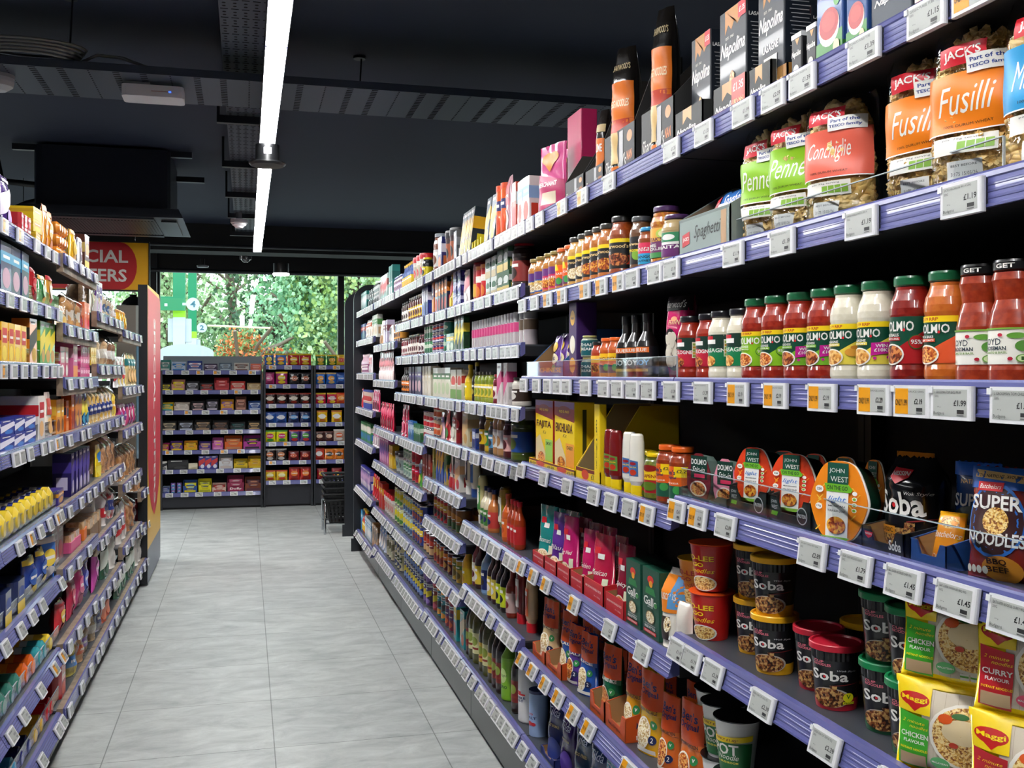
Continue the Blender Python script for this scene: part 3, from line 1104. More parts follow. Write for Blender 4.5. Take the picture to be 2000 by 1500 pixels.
def G(kind, w, h, c1, c2, c3, seed=0, d=None, txt=None):
    key = (kind, w, h, c1, c2, c3, seed % 4, d, txt)
    if key in _G:
        return _G[key]
    a = art(seed, c1, c2, c3)
    r = w / 2
    m = MB()
    rnd_ = True
    nm, cat = kind, kind
    D = w
    if kind in ('box', 'pack'):
        D = d or w * .55
        m.rbox(w, D, h, mat(c1, .3, coat=.3 if kind == 'box' else .6), .002 if kind == 'box' else min(w, D) * .2)
        m.deco(a, front(D), w * (1 if kind == 'box' else .7), h)
        for sg in (1, -1):
            m.deco([R(-.5, .55, .5, .8, c2), R(-.3, .15, .3, .45, c3)], side(w, sg), D * (1 if kind == 'box' else .6), h)
        rnd_, nm, cat = False, 'carton' if kind == 'box' else 'packet', 'box' if kind == 'box' else 'packet'
    elif kind == 'case':      # shelf-ready case with an open front
        D = d or .12
        t = t_tray(w, D, h * .55, h * .95, c1, [R(-.4, .1, .4, .36, c2)] + ([T(txt, 0, .3, .7, .3, WHT, 'b')] if txt else []), inner=c1)
        m = t.parts[0][1]
        m = rebuild(m)
        rnd_, nm, cat = False, 'display_case', 'tray'
    elif kind == 'can':
        m.lathe([(r * .95, 0), (r, .003), (r, .006), (r * .985, .008), (r * .985, h - .008), (r, h - .006), (r, h - .002), (r * .93, h), (r * .9, h - .004), (0, h - .004)],
                [mat('#b9bbbd', .25, .9)] * 3 + [mat(c1, .3, coat=.3)] + [mat('#b9bbbd', .25, .9)] * 5, 20)
        m.deco(a, cyl(r * .995, .01), r * 2.4, h - .02, .012)
        nm = 'food_can'
    elif kind == 'jar':
        m = None
        t = t_jar(r, h, c1, c3, c2, [C(0, .4, .25, .3, c1), R(-.3, .7, .3, .85, '#f2efe6')], 'plain', small=True)
        _G[key] = t
        return t
    elif kind == 'bottle':
        m.lathe([(r * .9, 0), (r, .008), (r, .52 * h), (r * .9, .62 * h), (r * .42, .76 * h), (r * .36, .90 * h)], wet(c1), 18)
        m.lathe([(r * .44, .89 * h), (r * .44, .995 * h), (0, h)], mat(c3, .3), 14)
        m.lathe([(r * 1.01, .1 * h), (r * 1.01, .48 * h)], mat(c2, .35), 18, cap=False)
        m.deco([C(0, .4, .3, .2, c3), R(-.3, .7, .3, .84, '#f2efe6')], cyl(r * 1.02, .1 * h), r * 2.2, .38 * h, .012)
        nm = 'glass_bottle'
    elif kind == 'squeezy':
        m.lathe([(r * .72, .0), (r * .75, .17 * h)], mat(c3, .35), 18, .7)
        m.lathe([(r * .7, .17 * h), (r * .95, .26 * h), (r, .5 * h), (r * .93, .8 * h), (r * .8, .96 * h), (r * .6, h), (0, h)], mat(c1, .25, coat=.6), 20, .62)
        m.deco([R(-.5, 0, .5, 1, c2), C(0, .5, .3, .3, c3), R(-.34, .74, .34, .9, WHT)], cyl(r * 1.0, .3 * h, .63), r * 1.25, .5 * h, .01)
        nm, cat = 'squeezy_bottle', 'bottle'
    elif kind == 'spice':
        m.lathe([(r * .95, 0), (r, .004), (r, .70 * h), (r * .8, .74 * h)], mat('#b8aeb0', .15, coat=1.0), 14)
        m.lathe([(r * 1.02, .42 * h), (r * 1.02, .70 * h)], mat(c2, .4), 14, cap=False)
        m.lathe([(r * .96, .72 * h), (r * .96, h), (0, h)], mat(c3, .4), 14)
        nm, cat = 'spice_jar', 'jar'
    elif kind == 'tub':
        m.lathe([(r * .82, 0), (r, .8 * h)], mat(c1, .35), 20)
        m.lathe([(r * 1.05, .8 * h), (r * 1.05, .94 * h), (r, h), (0, h)], mat(c3, .35), 20)
        m.deco([R(-.5, 0, .5, 1, c2), C(0, .5, .2, .3, c3)], cyl(r * .86, .15 * h, 1, r * .98, .5 * h), r * 2.2, .5 * h, .01)
        nm, cat = 'plastic_tub', 'tub'
    elif kind == 'tube':
        m.lathe([(r, 0), (r, h * .9)], mat(c1, .3, coat=.3), 18)
        m.lathe([(r * 1.05, h * .9), (r * 1.05, h), (0, h)], mat(c3, .35), 18)
        m.deco(a, cyl(r * 1.01, 0), r * 2.2, h * .88, .012)
        nm, cat = 'card_tube', 'tube'
    elif kind in ('pouch', 'crisps', 'bag'):
        D = d or w * .35
        t = t_pouch(w, h, D, c1, a if kind != 'crisps' else [R(-.5, .86, .5, .99, c3), C(0, .52, .33, .2, c2), T(txt, 0, .52, .8, .17, WHT, 'b') if txt else R(-.26, .49, .26, .56, WHT), C(.02, .2, .3, .12, c3)],
                    {'pouch': 'stand', 'crisps': 'pillow', 'bag': 'bag'}[kind], seed, L=.03, ng=8)
        nm, cat = {'pouch': ('food_pouch', 'pouch'), 'crisps': ('crisp_packet', 'packet'), 'bag': ('food_bag', 'bag')}[kind]
        t.name, t.cat = nm, cat
        _G[key] = t
        return t
    elif kind == 'bread':     # loaf or rolls in clear film with a gathered end
        D = d or w * .8
        fm = film('breadfilm', (.93, .92, .9), 1.42, .1, .8, 30, .05)
        t = t_pouch(w * .97, h * .92, D * .94, c1, [R(-.45, .25, .45, .55, c2), R(-.3, .36, .3, .44, WHT)] if c2 != '-' else [], 'bag', seed, m=mat(c1, .6, noise=c3, scale=40), L=.03, ng=8)
        t2 = t_pouch(w * 1.05, h, D * 1.05, '#ffffff', [], 'bag', seed + 9, m=fm, ng=10)
        t.parts = [('bread', t.parts[0][1], None, None), ('clear_wrapper', t2.parts[0][1], None, None)]
        t.name, t.cat = 'bread_bag', 'bread'
        t.d = D * 1.05
        _G[key] = t
        return t
    elif kind == 'roll':      # round packet lying across the shelf, its end towards the aisle
        D = d or .20
        Mx = Matrix.Translation((0, 0, r)) @ Matrix.Rotation(PI / 2, 4, 'X')
        m.lathe([(r * .55, -D / 2), (r, -D / 2 + .012), (r, D / 2 - .012), (r * .55, D / 2)], foil(c1), 18, M=Mx)
        m.lathe([(r * 1.01, -D * .3), (r * 1.01, D * .22)], foil(c2), 18, cap=False, M=Mx)
        m.lathe([(r * 1.012, -D * .1), (r * 1.012, D * .1)], mat(c3, .3, coat=.5), 18, cap=False, M=Mx)
        nm, cat = 'biscuit_packet', 'packet'
        rnd_ = False
        h = w
    elif kind == 'tray':      # low tray with film top
        D = d or w * .7
        m.rbox(w, D, h * .6, mat(c1, .4), .008)
        m.rbox(w * .92, D * .92, h * .4, mat(c2, .3, coat=.8, noise=c3, scale=50), .02, h * .6)
        nm, cat = 'food_tray', 'tray'
        rnd_ = False
    if kind != 'case':
        t = Tpl(nm, cat, [(None, m)], D, rnd_, h, w)
    else:
        t = Tpl(nm, cat, [(None, m)], D, False, h, w)
    _G[key] = t
    return t


# ---------------------------------------------------------------- where things stand
def rowR(u, zold, X=None):
    """the right-hand shelf nearest the surveyed height at that picture column: (height, words)"""
    Y = onX(u, X or PF + .01)
    i = next((k for k, b in enumerate(RBAY) if b[0] <= Y < b[1]), 0 if Y < RBAY[0][0] else len(RBAY) - 1)
    zs = RBAY[i][2]
    z = zz(zold)
    j = min(range(len(zs)), key=lambda q: abs(zs[q] - z))
    rowR.bay = RBAY[i]
    return zs[j], '%s shelf, %s' % (shelfw(j, len(zs)), RBAY[i][3])


def shelfw(j, n):
    return 'top' if j == 0 else ('base' if j == n - 1 else ordw(j + 1))


def putR(t, u, zold, desc, turn=0.0, dx=0.0, dz=0.0, lean=0.0, roll=0.0, name=None, y=None):
    z, place = rowR(u, zold)
    xc = PF + t.d / 2
    Y = (onX(u, xc) if t.rnd else onX(u, PF)) if y is None else y
    return inst(t, (xc + dx, Y, z + dz + .0005), -PI / 2 + turn, desc, place, Y, lean=lean, roll=roll, name=name)


def boxR(uL, uR, vT, zold, maker, desc, d=.06, turn=0.0, dx=0.0, lean=0.0, dz=0.0, h=None, gap=.002):
    """a carton or pouch whose front face spans the picture columns uL..uR and whose top reaches row vT"""
    z, place = rowR((uL + uR) / 2, zold)
    X = PF + dx
    ya, yb = onX(uR, X), onX(uL, X)
    w = yb - ya - gap
    if turn:          # seen turned towards the aisle: narrower for the same width in view
        fi = math.atan2(X, (ya + yb) / 2)
        w *= .42 + .58 * math.sin(fi) / math.sin(fi + turn)
    hh = h or max(.02, hv(vT, X, (ya + yb) / 2) - z - dz)
    t = maker(w, d, hh)
    Y = (ya + yb) / 2
    return inst(t, (X + t.d / 2, Y, z + dz + .0005), -PI / 2 + turn, desc, place, Y, lean=lean)
# ================================================================ right-hand shelves, the two bays near the camera
GRN, NAVY, ORG = '#0c4a35', '#1c2a6b', '#e8641b'


def dolmio(acc, sub, sub2, band=True, badge=None, fd='meat', bandtxt='£2.19 RRP'):
    o = [P([(-.5, 0), (.5, 0), (.5, .72)], acc)]
    if band:
        o += [R(-.5, .87, .5, 1, YEL), T(bandtxt, -.18, .935, .42, .07, '#b8321c', 'b')]
    o += [T('DOLM!O', -.12, .73, .66, .2, WHT, 'b'), C(.045, .655, .022, .03, '#d8232a'), T(sub, -.22, .56, .34, .06, WHT, 'b'), R(-.4, .45, -.02, .52, acc), T(sub2, -.21, .485, .34, .04, WHT, 'b'),
          C(-.2, .18, .25, .21, '#f1ede2'), C(-.2, .18, .22, .18, fd)]
    if badge == '95':
        o += [C(.25, .42, .13, .14, '#2c6b2a'), C(.25, .42, .115, .125, acc), T('95%', .25, .42, .18, .09, WHT, 'b')]
    elif badge == 'win':
        o += [P([(.05, .2), (.4, .26), (.43, .52), (.06, .5)], '#c2178a'), T('WIN', .23, .43, .2, .08, WHT, 'b'), T('£10K!', .23, .33, .24, .08, WHT, 'b'), C(.12, .14, .03, .035, '#c2178a'), C(.34, .16, .03, .035, '#c2178a'),
              P([(.40, .5), (.44, .5), (.5, .74), (.46, .74)], '#c2178a')]
    elif badge == 'chip':
        o += [C(.22, .3, .14, .1, '#e7a13a'), C(.3, .42, .12, .05, '#d98a2a')]
    return o


def jarD(content, c2, acc, sub, sub2, band=True, badge=None, fd='meat', lab=GRN, lid='#17603a', z1=.60):
    return t_jar(.0305, .150, content, lid, lab, dolmio(acc, sub, sub2, band, badge, fd), 'sauce', .185, z1, c2)


RS, RS2 = '#8f1d0f', '#a8311a'
CR, CR2 = '#e4ddc8', '#dcd4bc'
j_lime = jarD(RS, RS2, '#8cc21f', 'BOLOGNESE', 'TOMATO', True, '95', 'redrice', lab='#8cc21f')
j_lime2 = jarD(RS, RS2, '#8cc21f', 'BOLOGNESE', 'EXTRA', True, '95', 'redrice')
j_promo = jarD(RS, RS2, '#7cb82a', 'BOLOGNESE', 'ONION & GARLIC', True, 'win', 'meat')
j_lasw = jarD(CR, CR2, '#e8d24a', 'LASAGNE', 'CREAMY', True, 'chip', 'pasta')
j_lasp = jarD(CR, CR2, '#e8d24a', 'LASAGNE', 'CREAMY', True, 'win', 'pasta')
j_meat = jarD('#7d1410', '#8f2015', '#b3161c', 'MEATBALLS', 'TOMATO & BASIL', False, '95', 'meat', z1=.66)
j_bake = jarD('#c2601c', '#cc6f28', '#e2572a', 'PASTA BAKE', 'CREAMY TOMATO', True, None, 'redrice')
loyd = [T('LOYD', -.2, .62, .36, .18, '#20303a'), T('GROSSMAN', -.16, .44, .44, .11, '#20303a', 'b'), T('TOMATO & BASIL', -.14, .32, .44, .06, '#6a8f3a', 'b'), R(-.5, .95, .5, 1, '#79a83c'),
        C(.2, .78, .13, .08, '#5f9a35'), C(.3, .5, .12, .15, '#4f8a30'), C(.42, .72, .1, .2, '#cf2f22'), C(.42, .72, .07, .14, '#e2604a'), C(-.02, .8, .035, .05, '#b8203a'), C(.12, .15, .035, .05, '#b8203a'),
        C(.28, .16, .09, .11, '#5f9a35'), C(.28, .16, .07, .085, '#cfe3a8'), T('1', .28, .16, .04, .1, '#2c5a1a', 'b')]
j_loyd = t_jar(.0315, .152, '#8f2a12', '#111113', '#efece0', loyd, 'waist', .165, .455, '#a83c1c', lidtxt='GET', name='sauce_jar')
jk = lambda t, c, f: [R(-.5, 0, .5, 1, '#14352a' if c != RED else '#7e1226'), P([(-.5, 0), (.5, 0), (.5, .5), (-.5, .62)], c), T(t, -.05, .5, .8, .13, WHT, 'b'), R(-.42, .82, -.1, .95, '#cf1f2f'), R(-.36, .70, -.02, .84, '#f2f0ea'),
                      C(-.22, .16, .2, .17, f), R(.2, .3, .42, .85, '#efe9cf')] + [R(.22, .33 + .1 * k, .40, .40 + .1 * k, ('#9cc24a', '#e0b03a')[k % 2]) for k in range(5)]
j_jb = t_jar(.0285, .134, '#96210f', '#15151a', '#7e1226', jk('BOLOGNESE', '#c41f3a', 'meat'), 'sauce', .21, .66, '#a53018')
j_jl = t_jar(.0285, .136, CR, '#15151a', '#14352a', jk('LASAGNE', '#0f7a4a', 'pasta'), 'sauce', .21, .66, CR2)
for u, t, d in ((1350, j_jb, 'short red bolognese jar, black lid, crimson label'), (1387, j_jb, 'short red bolognese jar, black lid, crimson label'),
                (1412, j_jl, 'jar of white lasagne sauce, black lid'), (1449, j_jl, 'jar of white lasagne sauce, black lid'),
                (1481, j_lime, 'red sauce jar, all-lime label'), (1521, j_lime2, 'red sauce jar, green label with 95% badge'),
                (1566, j_promo, 'red sauce jar, pink cart badge'), (1614, j_promo, 'red sauce jar, pink cart badge'), (1661, j_lasw, 'white sauce jar, yellow label corner'),
                (1716, j_lasp, 'white sauce jar, pink cart badge'), (1782, j_meat, 'dark red meatball sauce jar, tall green label'), (1852, j_bake, 'orange pasta bake jar, green lid'),
                (1918, j_loyd, 'waisted tomato jar, black lid, cream label'), (1984, j_loyd, 'waisted tomato jar, black lid, cream label'), (2062, j_loyd, 'waisted tomato jar, black lid, cream label')):
    putR(t, u, 1.485, d, turn=.45 + (1800 - u) * .0005)
# prawn crackers, soy bottles, small sauces behind the clear riser
pr = lambda w, d, h: t_pouch(w, h, d, '#c2185f', [R(-.5, .82, .5, 1, '#1a1014'), T("Sharwood's", 0, .9, .8, .09, WHT, 's'), C(-.05, .36, .34, .25, '#1b1216')] + [C(-.05 + .13 * math.sin(k * 2.4) * 1.3, .36 + .1 * math.cos(k * 1.7) * 1.5, .12, .06, '#ded6c4') for k in range(14)]
                            + [T('PRAWN', .1, .68, .4, .06, '#f0c8a0'), C(.1, .72, .12, .03, '#e8a07a')], 'pillow', 5, name='snack_bag', cat='bag')
boxR(1286, 1322, 578, 1.485, pr, 'pink and black bag of white prawn crackers', .07, .45)
soy = lambda lab, dk='#120d0c': t_lathe('soy_bottle', 'bottle', [(.9, 0), (1, .03), (1, .50), (.85, .58), (.42, .72), (.38, .86)], wet(dk), .026, .155, lab, .08, .5,
                                       [R(-.34, .78, .34, .97, '#e8742a'), T('BLUE', 0, .87, .5, .12, WHT, 'b'), T('SOY', .05, .42, .6, .2, '#5aa8e0' if lab == '#17181c' else WHT, 'b'), R(-.3, .1, .3, .2, '#c8a84a')], cap=([(.44, .86), (.44, .99), (.3, 1)], mat('#101012', .3)))
sA, sB = soy('#1a1511'), soy('#17181c')
for u, t, d in ((1224, sA, 'dark soy sauce bottle, black cap, orange logo'), (1243, sA, 'dark soy sauce bottle, black cap, orange logo'), (1265, sB, 'taller soy sauce bottle, blue lettering')):
    putR(t, u, 1.485, d, turn=.5)
oj = t_jar(.0225, .105, '#c4521c', '#e8641b', '#e8601b', [R(-.5, .62, .5, 1, '#f3c21a'), P([(-.5, 0), (.5, 0), (.5, .3), (-.5, .5)], '#5a2a6a'), T("UNCLE", 0, .74, .6, .14, '#5a1a2a', 'b'), C(.18, .28, .13, .18, '#3f9a4a')], 'sauce', .15, .62, '#d0662a')
kj = t_jar(.0225, .098, '#b33c1c', '#18181a', '#e8502a', [R(-.5, .6, .5, 1, '#f5c24a'), C(0, .3, .3, .25, 'curry')], 'sauce', .15, .62)
putR(kj, 1171, 1.485, 'small sauce jar with black lid and coral label', turn=.5)
for u in (1188, 1205):
    putR(oj, u, 1.485, 'small orange sauce jar, orange lid', turn=.5)
tg = t_jar(.024, .058, '#9aa28a', '#b8b06a', '#0e5a62', [T('THAI', .05, .7, .6, .2, WHT, 'b'), T('CREAM', .05, .42, .7, .18, WHT, 'b'), C(-.3, .4, .12, .3, '#d8b040')], 'plain', .08, .78)
for u in (1136, 1152):
    for k in (0, 1):
        z, place = rowR(u, 1.485)
        putR(tg, u, 1.485, ('upper' if k else 'lower') + ' teal-labelled thai jar', turn=.5, dz=.0585 * k)
boxR(1111, 1126, 592, 1.485, lambda w, d, h: t_box(w, d, h, '#3a1a5a', [C(0, .8, .3, .1, '#e0a82a'), T("Patak's", 0, .8, .4, .04, '#3a1a5a', 'b'), C(0, .45, .35, .12, '#e9e2d0'), C(0, .18, .38, .1, '#e0a82a')]), 'tall purple carton beside thai jars', .06)
boxR(1040, 1100, 668, 1.485, lambda w, d, h: t_tray(w, d, h * .45, h * 1.3, '#3d6fa8', [T('CHINESE', .1, .5, .7, .3, '#e0a82a', 'b')]), 'blue cardboard tray of purple sachets', .2)
pk = lambda w, d, h: t_pouch(w, h, d, '#5a2f86', [C(0, .72, .3, .12, '#e0b33a'), C(0, .45, .42, .12, '#e8d9b0'), C(0, .2, .35, .12, '#3a7a3a'), T('MILD', 0, .45, .4, .08, '#2a1a4a', 'b')], 'pillow', 2, name='spice_sachet', cat='sachet')
for k, (a, b) in enumerate(((1072, 1086), (1084, 1098), (1096, 1110))):
    boxR(a, b, 655 - k * 4, 1.485, pk, 'purple spice sachet leaning in blue tray', .02, dx=.02 + .012 * k, lean=-.12)

# ---- pasta shelf
t_pen = t_pasta('tube', '#8dc21f', 'Penne', 3)
t_pen2 = t_pasta('tube', '#8dc21f', 'Penne', 8)
t_con = t_pasta('shell', '#ee6a55', 'Conchiglie', 4, w=.125)
t_fus = t_pasta('spiral', '#f2820f', 'Fusilli', 6, w=.13)
t_fus2 = t_pasta('spiral', '#f2820f', 'Fusilli', 12, w=.13)
t_mac = t_pasta('tube', '#2e9fd8', 'Macaroni', 7)
for u, t, d, tn, dx in ((1467, t_pen, 'clear bag of penne with lime green band', .28, .005), (1530, t_pen2, 'clear bag of penne with lime green band', .30, .0), (1606, t_con, 'clear bag of conchiglie with coral band', .42, .0),
                        (1762, t_fus, 'clear bag of fusilli with orange band', .42, .01), (1876, t_fus2, 'clear bag of fusilli with orange band', .42, -.005), (2020, t_mac, 'clear bag of macaroni with sky blue band', .42, .0)):
    putR(t, u, 1.75, d, turn=tn, dx=dx)
back = t_box(.1, .06, .11, '#e8e4da', [R(-.45, .1, .45, .9, '#f4f2ec')] + [R(-.38, .8 - .09 * k, .1 + .25 * (k % 3) / 2, .82 - .09 * k, '#55565a') for k in range(8)], name='back_label')
# spaghetti case
sc = lambda w, d, h: t_tray(w, d, h * .52, h * .98, '#8c9a94', [R(-.5, .93, .5, .99, '#6f7d77'), R(.34, .08, .44, .92, '#b8936a'), T('Spaghetti', .08, .56, .52, .4, '#1f2422', 's'), P([(-.42, .3), (-.27, .36), (-.27, .66), (-.42, .6)], '#c4262e'), T("JACK'S", -.345, .48, .12, .12, WHT, 'b')], inner='#7c6850', notch=False, name='display_case', cat='case')
boxR(1326, 1426, 340, 1.75, sc, 'grey-green card case printed Spaghetti', .25)
sp_ = t_pouch(.20, .075, .05, '#3f7fd0', [T('Spaghetti', .1, .5, .5, .5, WHT, 's'), R(-.42, .2, -.22, .75, '#cf1f2f'), T("JACK'S", -.32, .47, .17, .22, WHT, 'b'), R(-.22, .1, -.02, .5, '#f2f0ea')], 'pillow', 9, name='spaghetti_packet', cat='packet')
for k, dz in enumerate((.06, .083)):
    putR(sp_, 1384, 1.75, ('lower', 'upper')[k] + ' blue spaghetti packet lying in the grey case', dx=.03 + .06 * k, dz=dz, lean=-.35, turn=0)
# curry sauce jars
jar = lambda c, c2, lid, lab, ops, kind='sauce', r=.030, h=.132: t_jar(r, h, c, lid, lab, ops, kind, .16, .64, c2)
j_blue = jar('#b9762c', '#c4853a', '#8f7a3a', '#1f5fb0', [R(-.5, .6, .5, 1, '#5a2a7a'), C(0, .3, .33, .25, 'rice'), T('KORMA', .05, .5, .6, .13, '#f0c040', 'b')])
j_pink = jar('#b9762c', '#c4853a', '#8f7a3a', '#d8265f', [R(-.5, .65, .5, 1, '#6a2a7a'), C(0, .28, .3, .22, 'curry'), T('KATSU', .0, .5, .5, .12, WHT, 'b')])
j_org = jar('#a86a28', '#b87a38', '#e8641b', '#e86018', [P([(-.5, .7), (0, .7), (-.1, 1), (-.5, 1)], YEL), P([(-.5, 0), (.5, 0), (.5, .25), (-.5, .4)], '#6a2a5a'), C(.0, .22, .14, .16, '#3f9a4a'), T('KATSU', .1, .55, .5, .1, WHT, 'b')])
sh = lambda c, nm, fd='curry', yl=True: ([R(-.5, .86, .5, 1, YEL)] if yl else []) + [T("Sharwood's", 0, .74, .8, .13, '#e9c98a', 'b'), P([(-.5, .5), (.5, .42), (.5, .12), (-.5, .2)], c), C(.08, .30, .34, .24, '#3a2a1a'), C(.08, .30, .30, .21, fd), T(nm, -.3, .52, .3, .1, WHT, 'b')]
j_kor = jar('#c69240', '#cfa050', '#2c2a26', '#17171a', sh('#d89a2a', 'KORMA', 'rice'), 'sauce', .033, .148)
j_tik = jar('#b8651c', '#c4762c', '#2c2a26', '#17171a', sh('#d84a22', 'TIKKA'), 'sauce', .033, .150)
j_bal = jar('#8f3c12', '#a34d1e', '#1f1d1b', '#17171a', sh('#c4381c', 'BALTI', 'meat'), 'sauce', .035, .156)
for u, t, d in ((1050, j_blue, 'curry jar with blue and purple label'), (1062, j_blue, 'curry jar with blue and purple label'), (1078, j_pink, 'curry jar with pink and purple label'), (1090, j_pink, 'curry jar with pink and purple label'),
                (1104, j_org, 'curry jar with orange lid'), (1119, j_org, 'curry jar with orange lid'), (1131, j_kor, 'yellow-brown korma jar, black label'), (1147, j_kor, 'yellow-brown korma jar, black label'),
                (1160, j_tik, 'orange tikka jar, black label'), (1176, j_tik, 'orange tikka jar, black label'), (1192, j_tik, 'orange tikka jar, black label'), (1217, j_bal, 'brown balti jar, black label')):
    putR(t, u, 1.75, d, turn=.55)
j_pat = jar('#6a4426', None, '#4a4a4c', '#17171a', [R(-.5, .86, .5, 1, '#17171a'), C(.1, .35, .2, .2, '#7fb03a'), C(.25, .2, .12, .14, '#8fc04a'), T("Sharwood's", 0, .74, .8, .12, '#e9c98a', 'b'), T('POPPADOM', -.1, .5, .5, .1, YEL, 'b')], 'sauce', .028, .135)
j_gee = jar('#9a4a1a', None, '#1f8fc8', '#e0325a', [R(-.5, 0, .5, .5, '#2aa0cc'), T("Geeta's", 0, .74, .8, .26, WHT, 's'), T('MANGO', 0, .34, .7, .14, '#101010', 'b'), T('CHUTNEY', 0, .15, .6, .1, '#101010', 'b')], 'plain', .028, .102)
j_lim = jar('#c98a2a', '#a8551c', '#4a2a5a', '#7a3a6a', [R(-.5, .55, .5, 1, '#e8b04a'), C(.2, .8, .22, .17, '#b8cc5a'), C(.2, .8, .15, .12, '#e8e6b0'), T("PATAK'S", -.12, .62, .55, .12, '#5a1a4a', 'b'), T('LIME', -.2, .42, .4, .1, WHT, 'b'), T('PICKLE', -.12, .3, .5, .1, WHT, 'b'), R(-.5, 0, .5, .18, '#3f8a4a')], 'plain', .036, .138)
j_rai = jar('#b9a070', None, '#4a2a5a', '#f0eee8', [R(-.5, .62, .5, 1, '#2f8a5a'), C(0, .8, .2, .12, '#f0eee8'), R(-.5, 0, .5, .5, '#6a2a6a'), T('RAITA', 0, .4, .7, .14, WHT, 'b')], 'plain', .033, .11)
putR(j_pat, 1253, 1.75, 'dark pickle jar with green fruit on its black label', turn=.5)
putR(j_gee, 1270, 1.75, 'mango chutney jar, blue lid, pink and blue label', turn=.5)
putR(j_lim, 1302, 1.75, 'tall lime pickle jar with purple lid', turn=.5)
putR(j_rai, 1322, 1.75, 'raita jar, purple lid, white and green label', turn=.5)

# ---- top shelf
nap = lambda t, s, fd='pasta', win=False: [P([(-.28, 1), (.3, 1), (.3, .86), (.18, .82), (.08, .88), (-.04, .80), (-.16, .86), (-.28, .78)], '#c47f2a'), T('Napolina', 0, .62, .92, .17, WHT, 'sb'), T('EST. 1961', -.1, .74, .3, .025, '#c8c4ba', 'b'),
                                             T(t, 0, .1 if not win else .42, .6, .07, WHT, 'b')] + ([R(.22, .86, .5, 1, '#d3202c'), T('£1.35', .36, .93, .2, .05, WHT, 'b')] if not win else []) + ([C(0, .3, .1, .12, fd), P([(-.15, .2), (-.05, .18), (.1, .38), (.0, .42)], fd)] if not win else [R(-.25, .1, .25, .34, '#e9e6da'), R(-.18, .12, .05, .32, '#c9c2ac')])
sider = [T('LASAGNE', 0, .86, .8, .035, WHT, 'b')] + [R(-.33 + .04 * (k % 3), .78 - k * .035, .33 - .05 * (k % 2), .787 - k * .035, '#a9a9a9') for k in range(14)]
nbx = lambda t, win=False: (lambda w, d, h: t_box(w, d, h, '#1b222c', nap(t, '', win=win), sider))
boxR(1350, 1388, 70, 2.01, nbx('PENNE'), 'black pasta carton showing penne, red price corner', .05, dx=.03)
boxR(1405, 1458, 14, 2.01, nbx('FUSILLI'), 'larger black pasta carton showing fusilli', .05, dx=.0)
boxR(1480, 1532, -40, 2.01, nbx('LASAGNE', True), 'tall black lasagne carton with window', .06, dx=.0)
boxR(1540, 1584, 24, 2.01, nbx('FUSILLI'), 'black pasta carton behind the small white-topped boxes', .05, dx=.05)
nt = lambda p: (lambda w, d, h: t_tray(w, d, h, h * 1.05, '#30322f', [P([(-.2, 1), (.12, 1), (.12, .5), (-.04, .7), (-.2, .5)], '#c98f4a'), T('Napolina', -.08, .25, .7, .3, WHT, 'sb')] + ([R(.1, .1, .5, 1, '#c0392b'), T('£1.35', .3, .72, .3, .25, WHT, 'b'), T("UK's No1", .3, .28, .32, .18, '#f0d8a0', 'b')] if p else []), inner='#a07a4e', notch=False))
boxR(1318, 1372, 210, 2.01, nt(0), 'black card tray with white script, below the penne carton', .09, dx=-.012)
boxR(1392, 1456, 160, 2.01, nt(1), 'black card tray with red £1.35 panel', .09, dx=-.012)
boxR(1462, 1506, 128, 2.01, nt(0), 'black card tray below the tall lasagne carton', .1, dx=-.012)
boxR(1509, 1538, 130, 2.01, lambda w, d, h: t_tray(w, d, h, h * 1.1, '#b3803f', [T('BO', 0, .4, .5, .3, '#e8c88a', 'b')], notch=False), 'brown card tray with pale lettering', .1)
nb = lambda w, d, h: t_box(w, d, h, '#15171a', [R(-.5, .90, .5, 1, '#f2f2f0'), P([(-.1, .88), (.3, .88), (.1, .74)], '#c98f4a'), T('Napolina', 0, .56, .9, .16, WHT, 'sb'), C(0, .24, .26, .1, '#e6dcc8'), C(0, .24, .2, .08, '#f3eee2')], [R(-.5, .90, .5, 1, '#f2f2f0')])
for k, (a, b, v) in enumerate(((1545, 1566, 66), (1574, 1594, 48))):
    boxR(a, b, v, 2.01, nb, 'small black carton with white top', .04, dx=-.004)
pas = lambda w, d, h: t_box(w, d, h, '#29508f', [R(-.5, 0, .5, .14, '#4f9a3f'), P([(-.5, .14), (.5, .1), (.5, .35), (-.5, .28)], '#3f8a3a'), C(0, .42, .4, .22, '#efe9e0'), C(0, .46, .37, .18, '#b3222a'), C(0, .48, .26, .11, '#cf3a3a'), C(.3, .72, .12, .1, '#4f9a3f'), T('PASSATA', -.05, .9, .7, .08, WHT, 'b'), T('Sieved Tomatoes', 0, .8, .6, .035, WHT), C(.3, .16, .12, .08, '#d8cba0')], [R(-.5, 0, .5, .2, '#3f8a3a')])
boxR(1594, 1646, -45, 2.01, pas, 'blue and green passata carton with red bowl', .07, dx=-.004)
boxR(1652, 1694, -48, 2.01, pas, 'blue and green passata carton with red bowl', .07, dx=-.004)
boxR(1700, 1782, -60, 2.01, lambda w, d, h: t_box(w, d, h, '#20303f', [T('100% ITALIAN TOMATOES', .0, .2, .9, .05, '#b98f5a', 'b'), R(-.5, .8, .5, .86, '#6d8fb5'), T('Napolina', 0, .55, .8, .14, WHT, 'sb')], [R(-.5, .8, .5, .86, '#6d8fb5')]), 'dark navy chopped tomato carton', .09)
boxR(1786, 1838, -80, 2.01, lambda w, d, h: t_box(w, d, h, '#a3202a', [R(-.5, .3, .5, .5, '#e9e2d4'), T('PUREE', 0, .4, .7, .1, '#7a1a1a', 'b')]), 'red tomato puree carton at the frame top', .06)
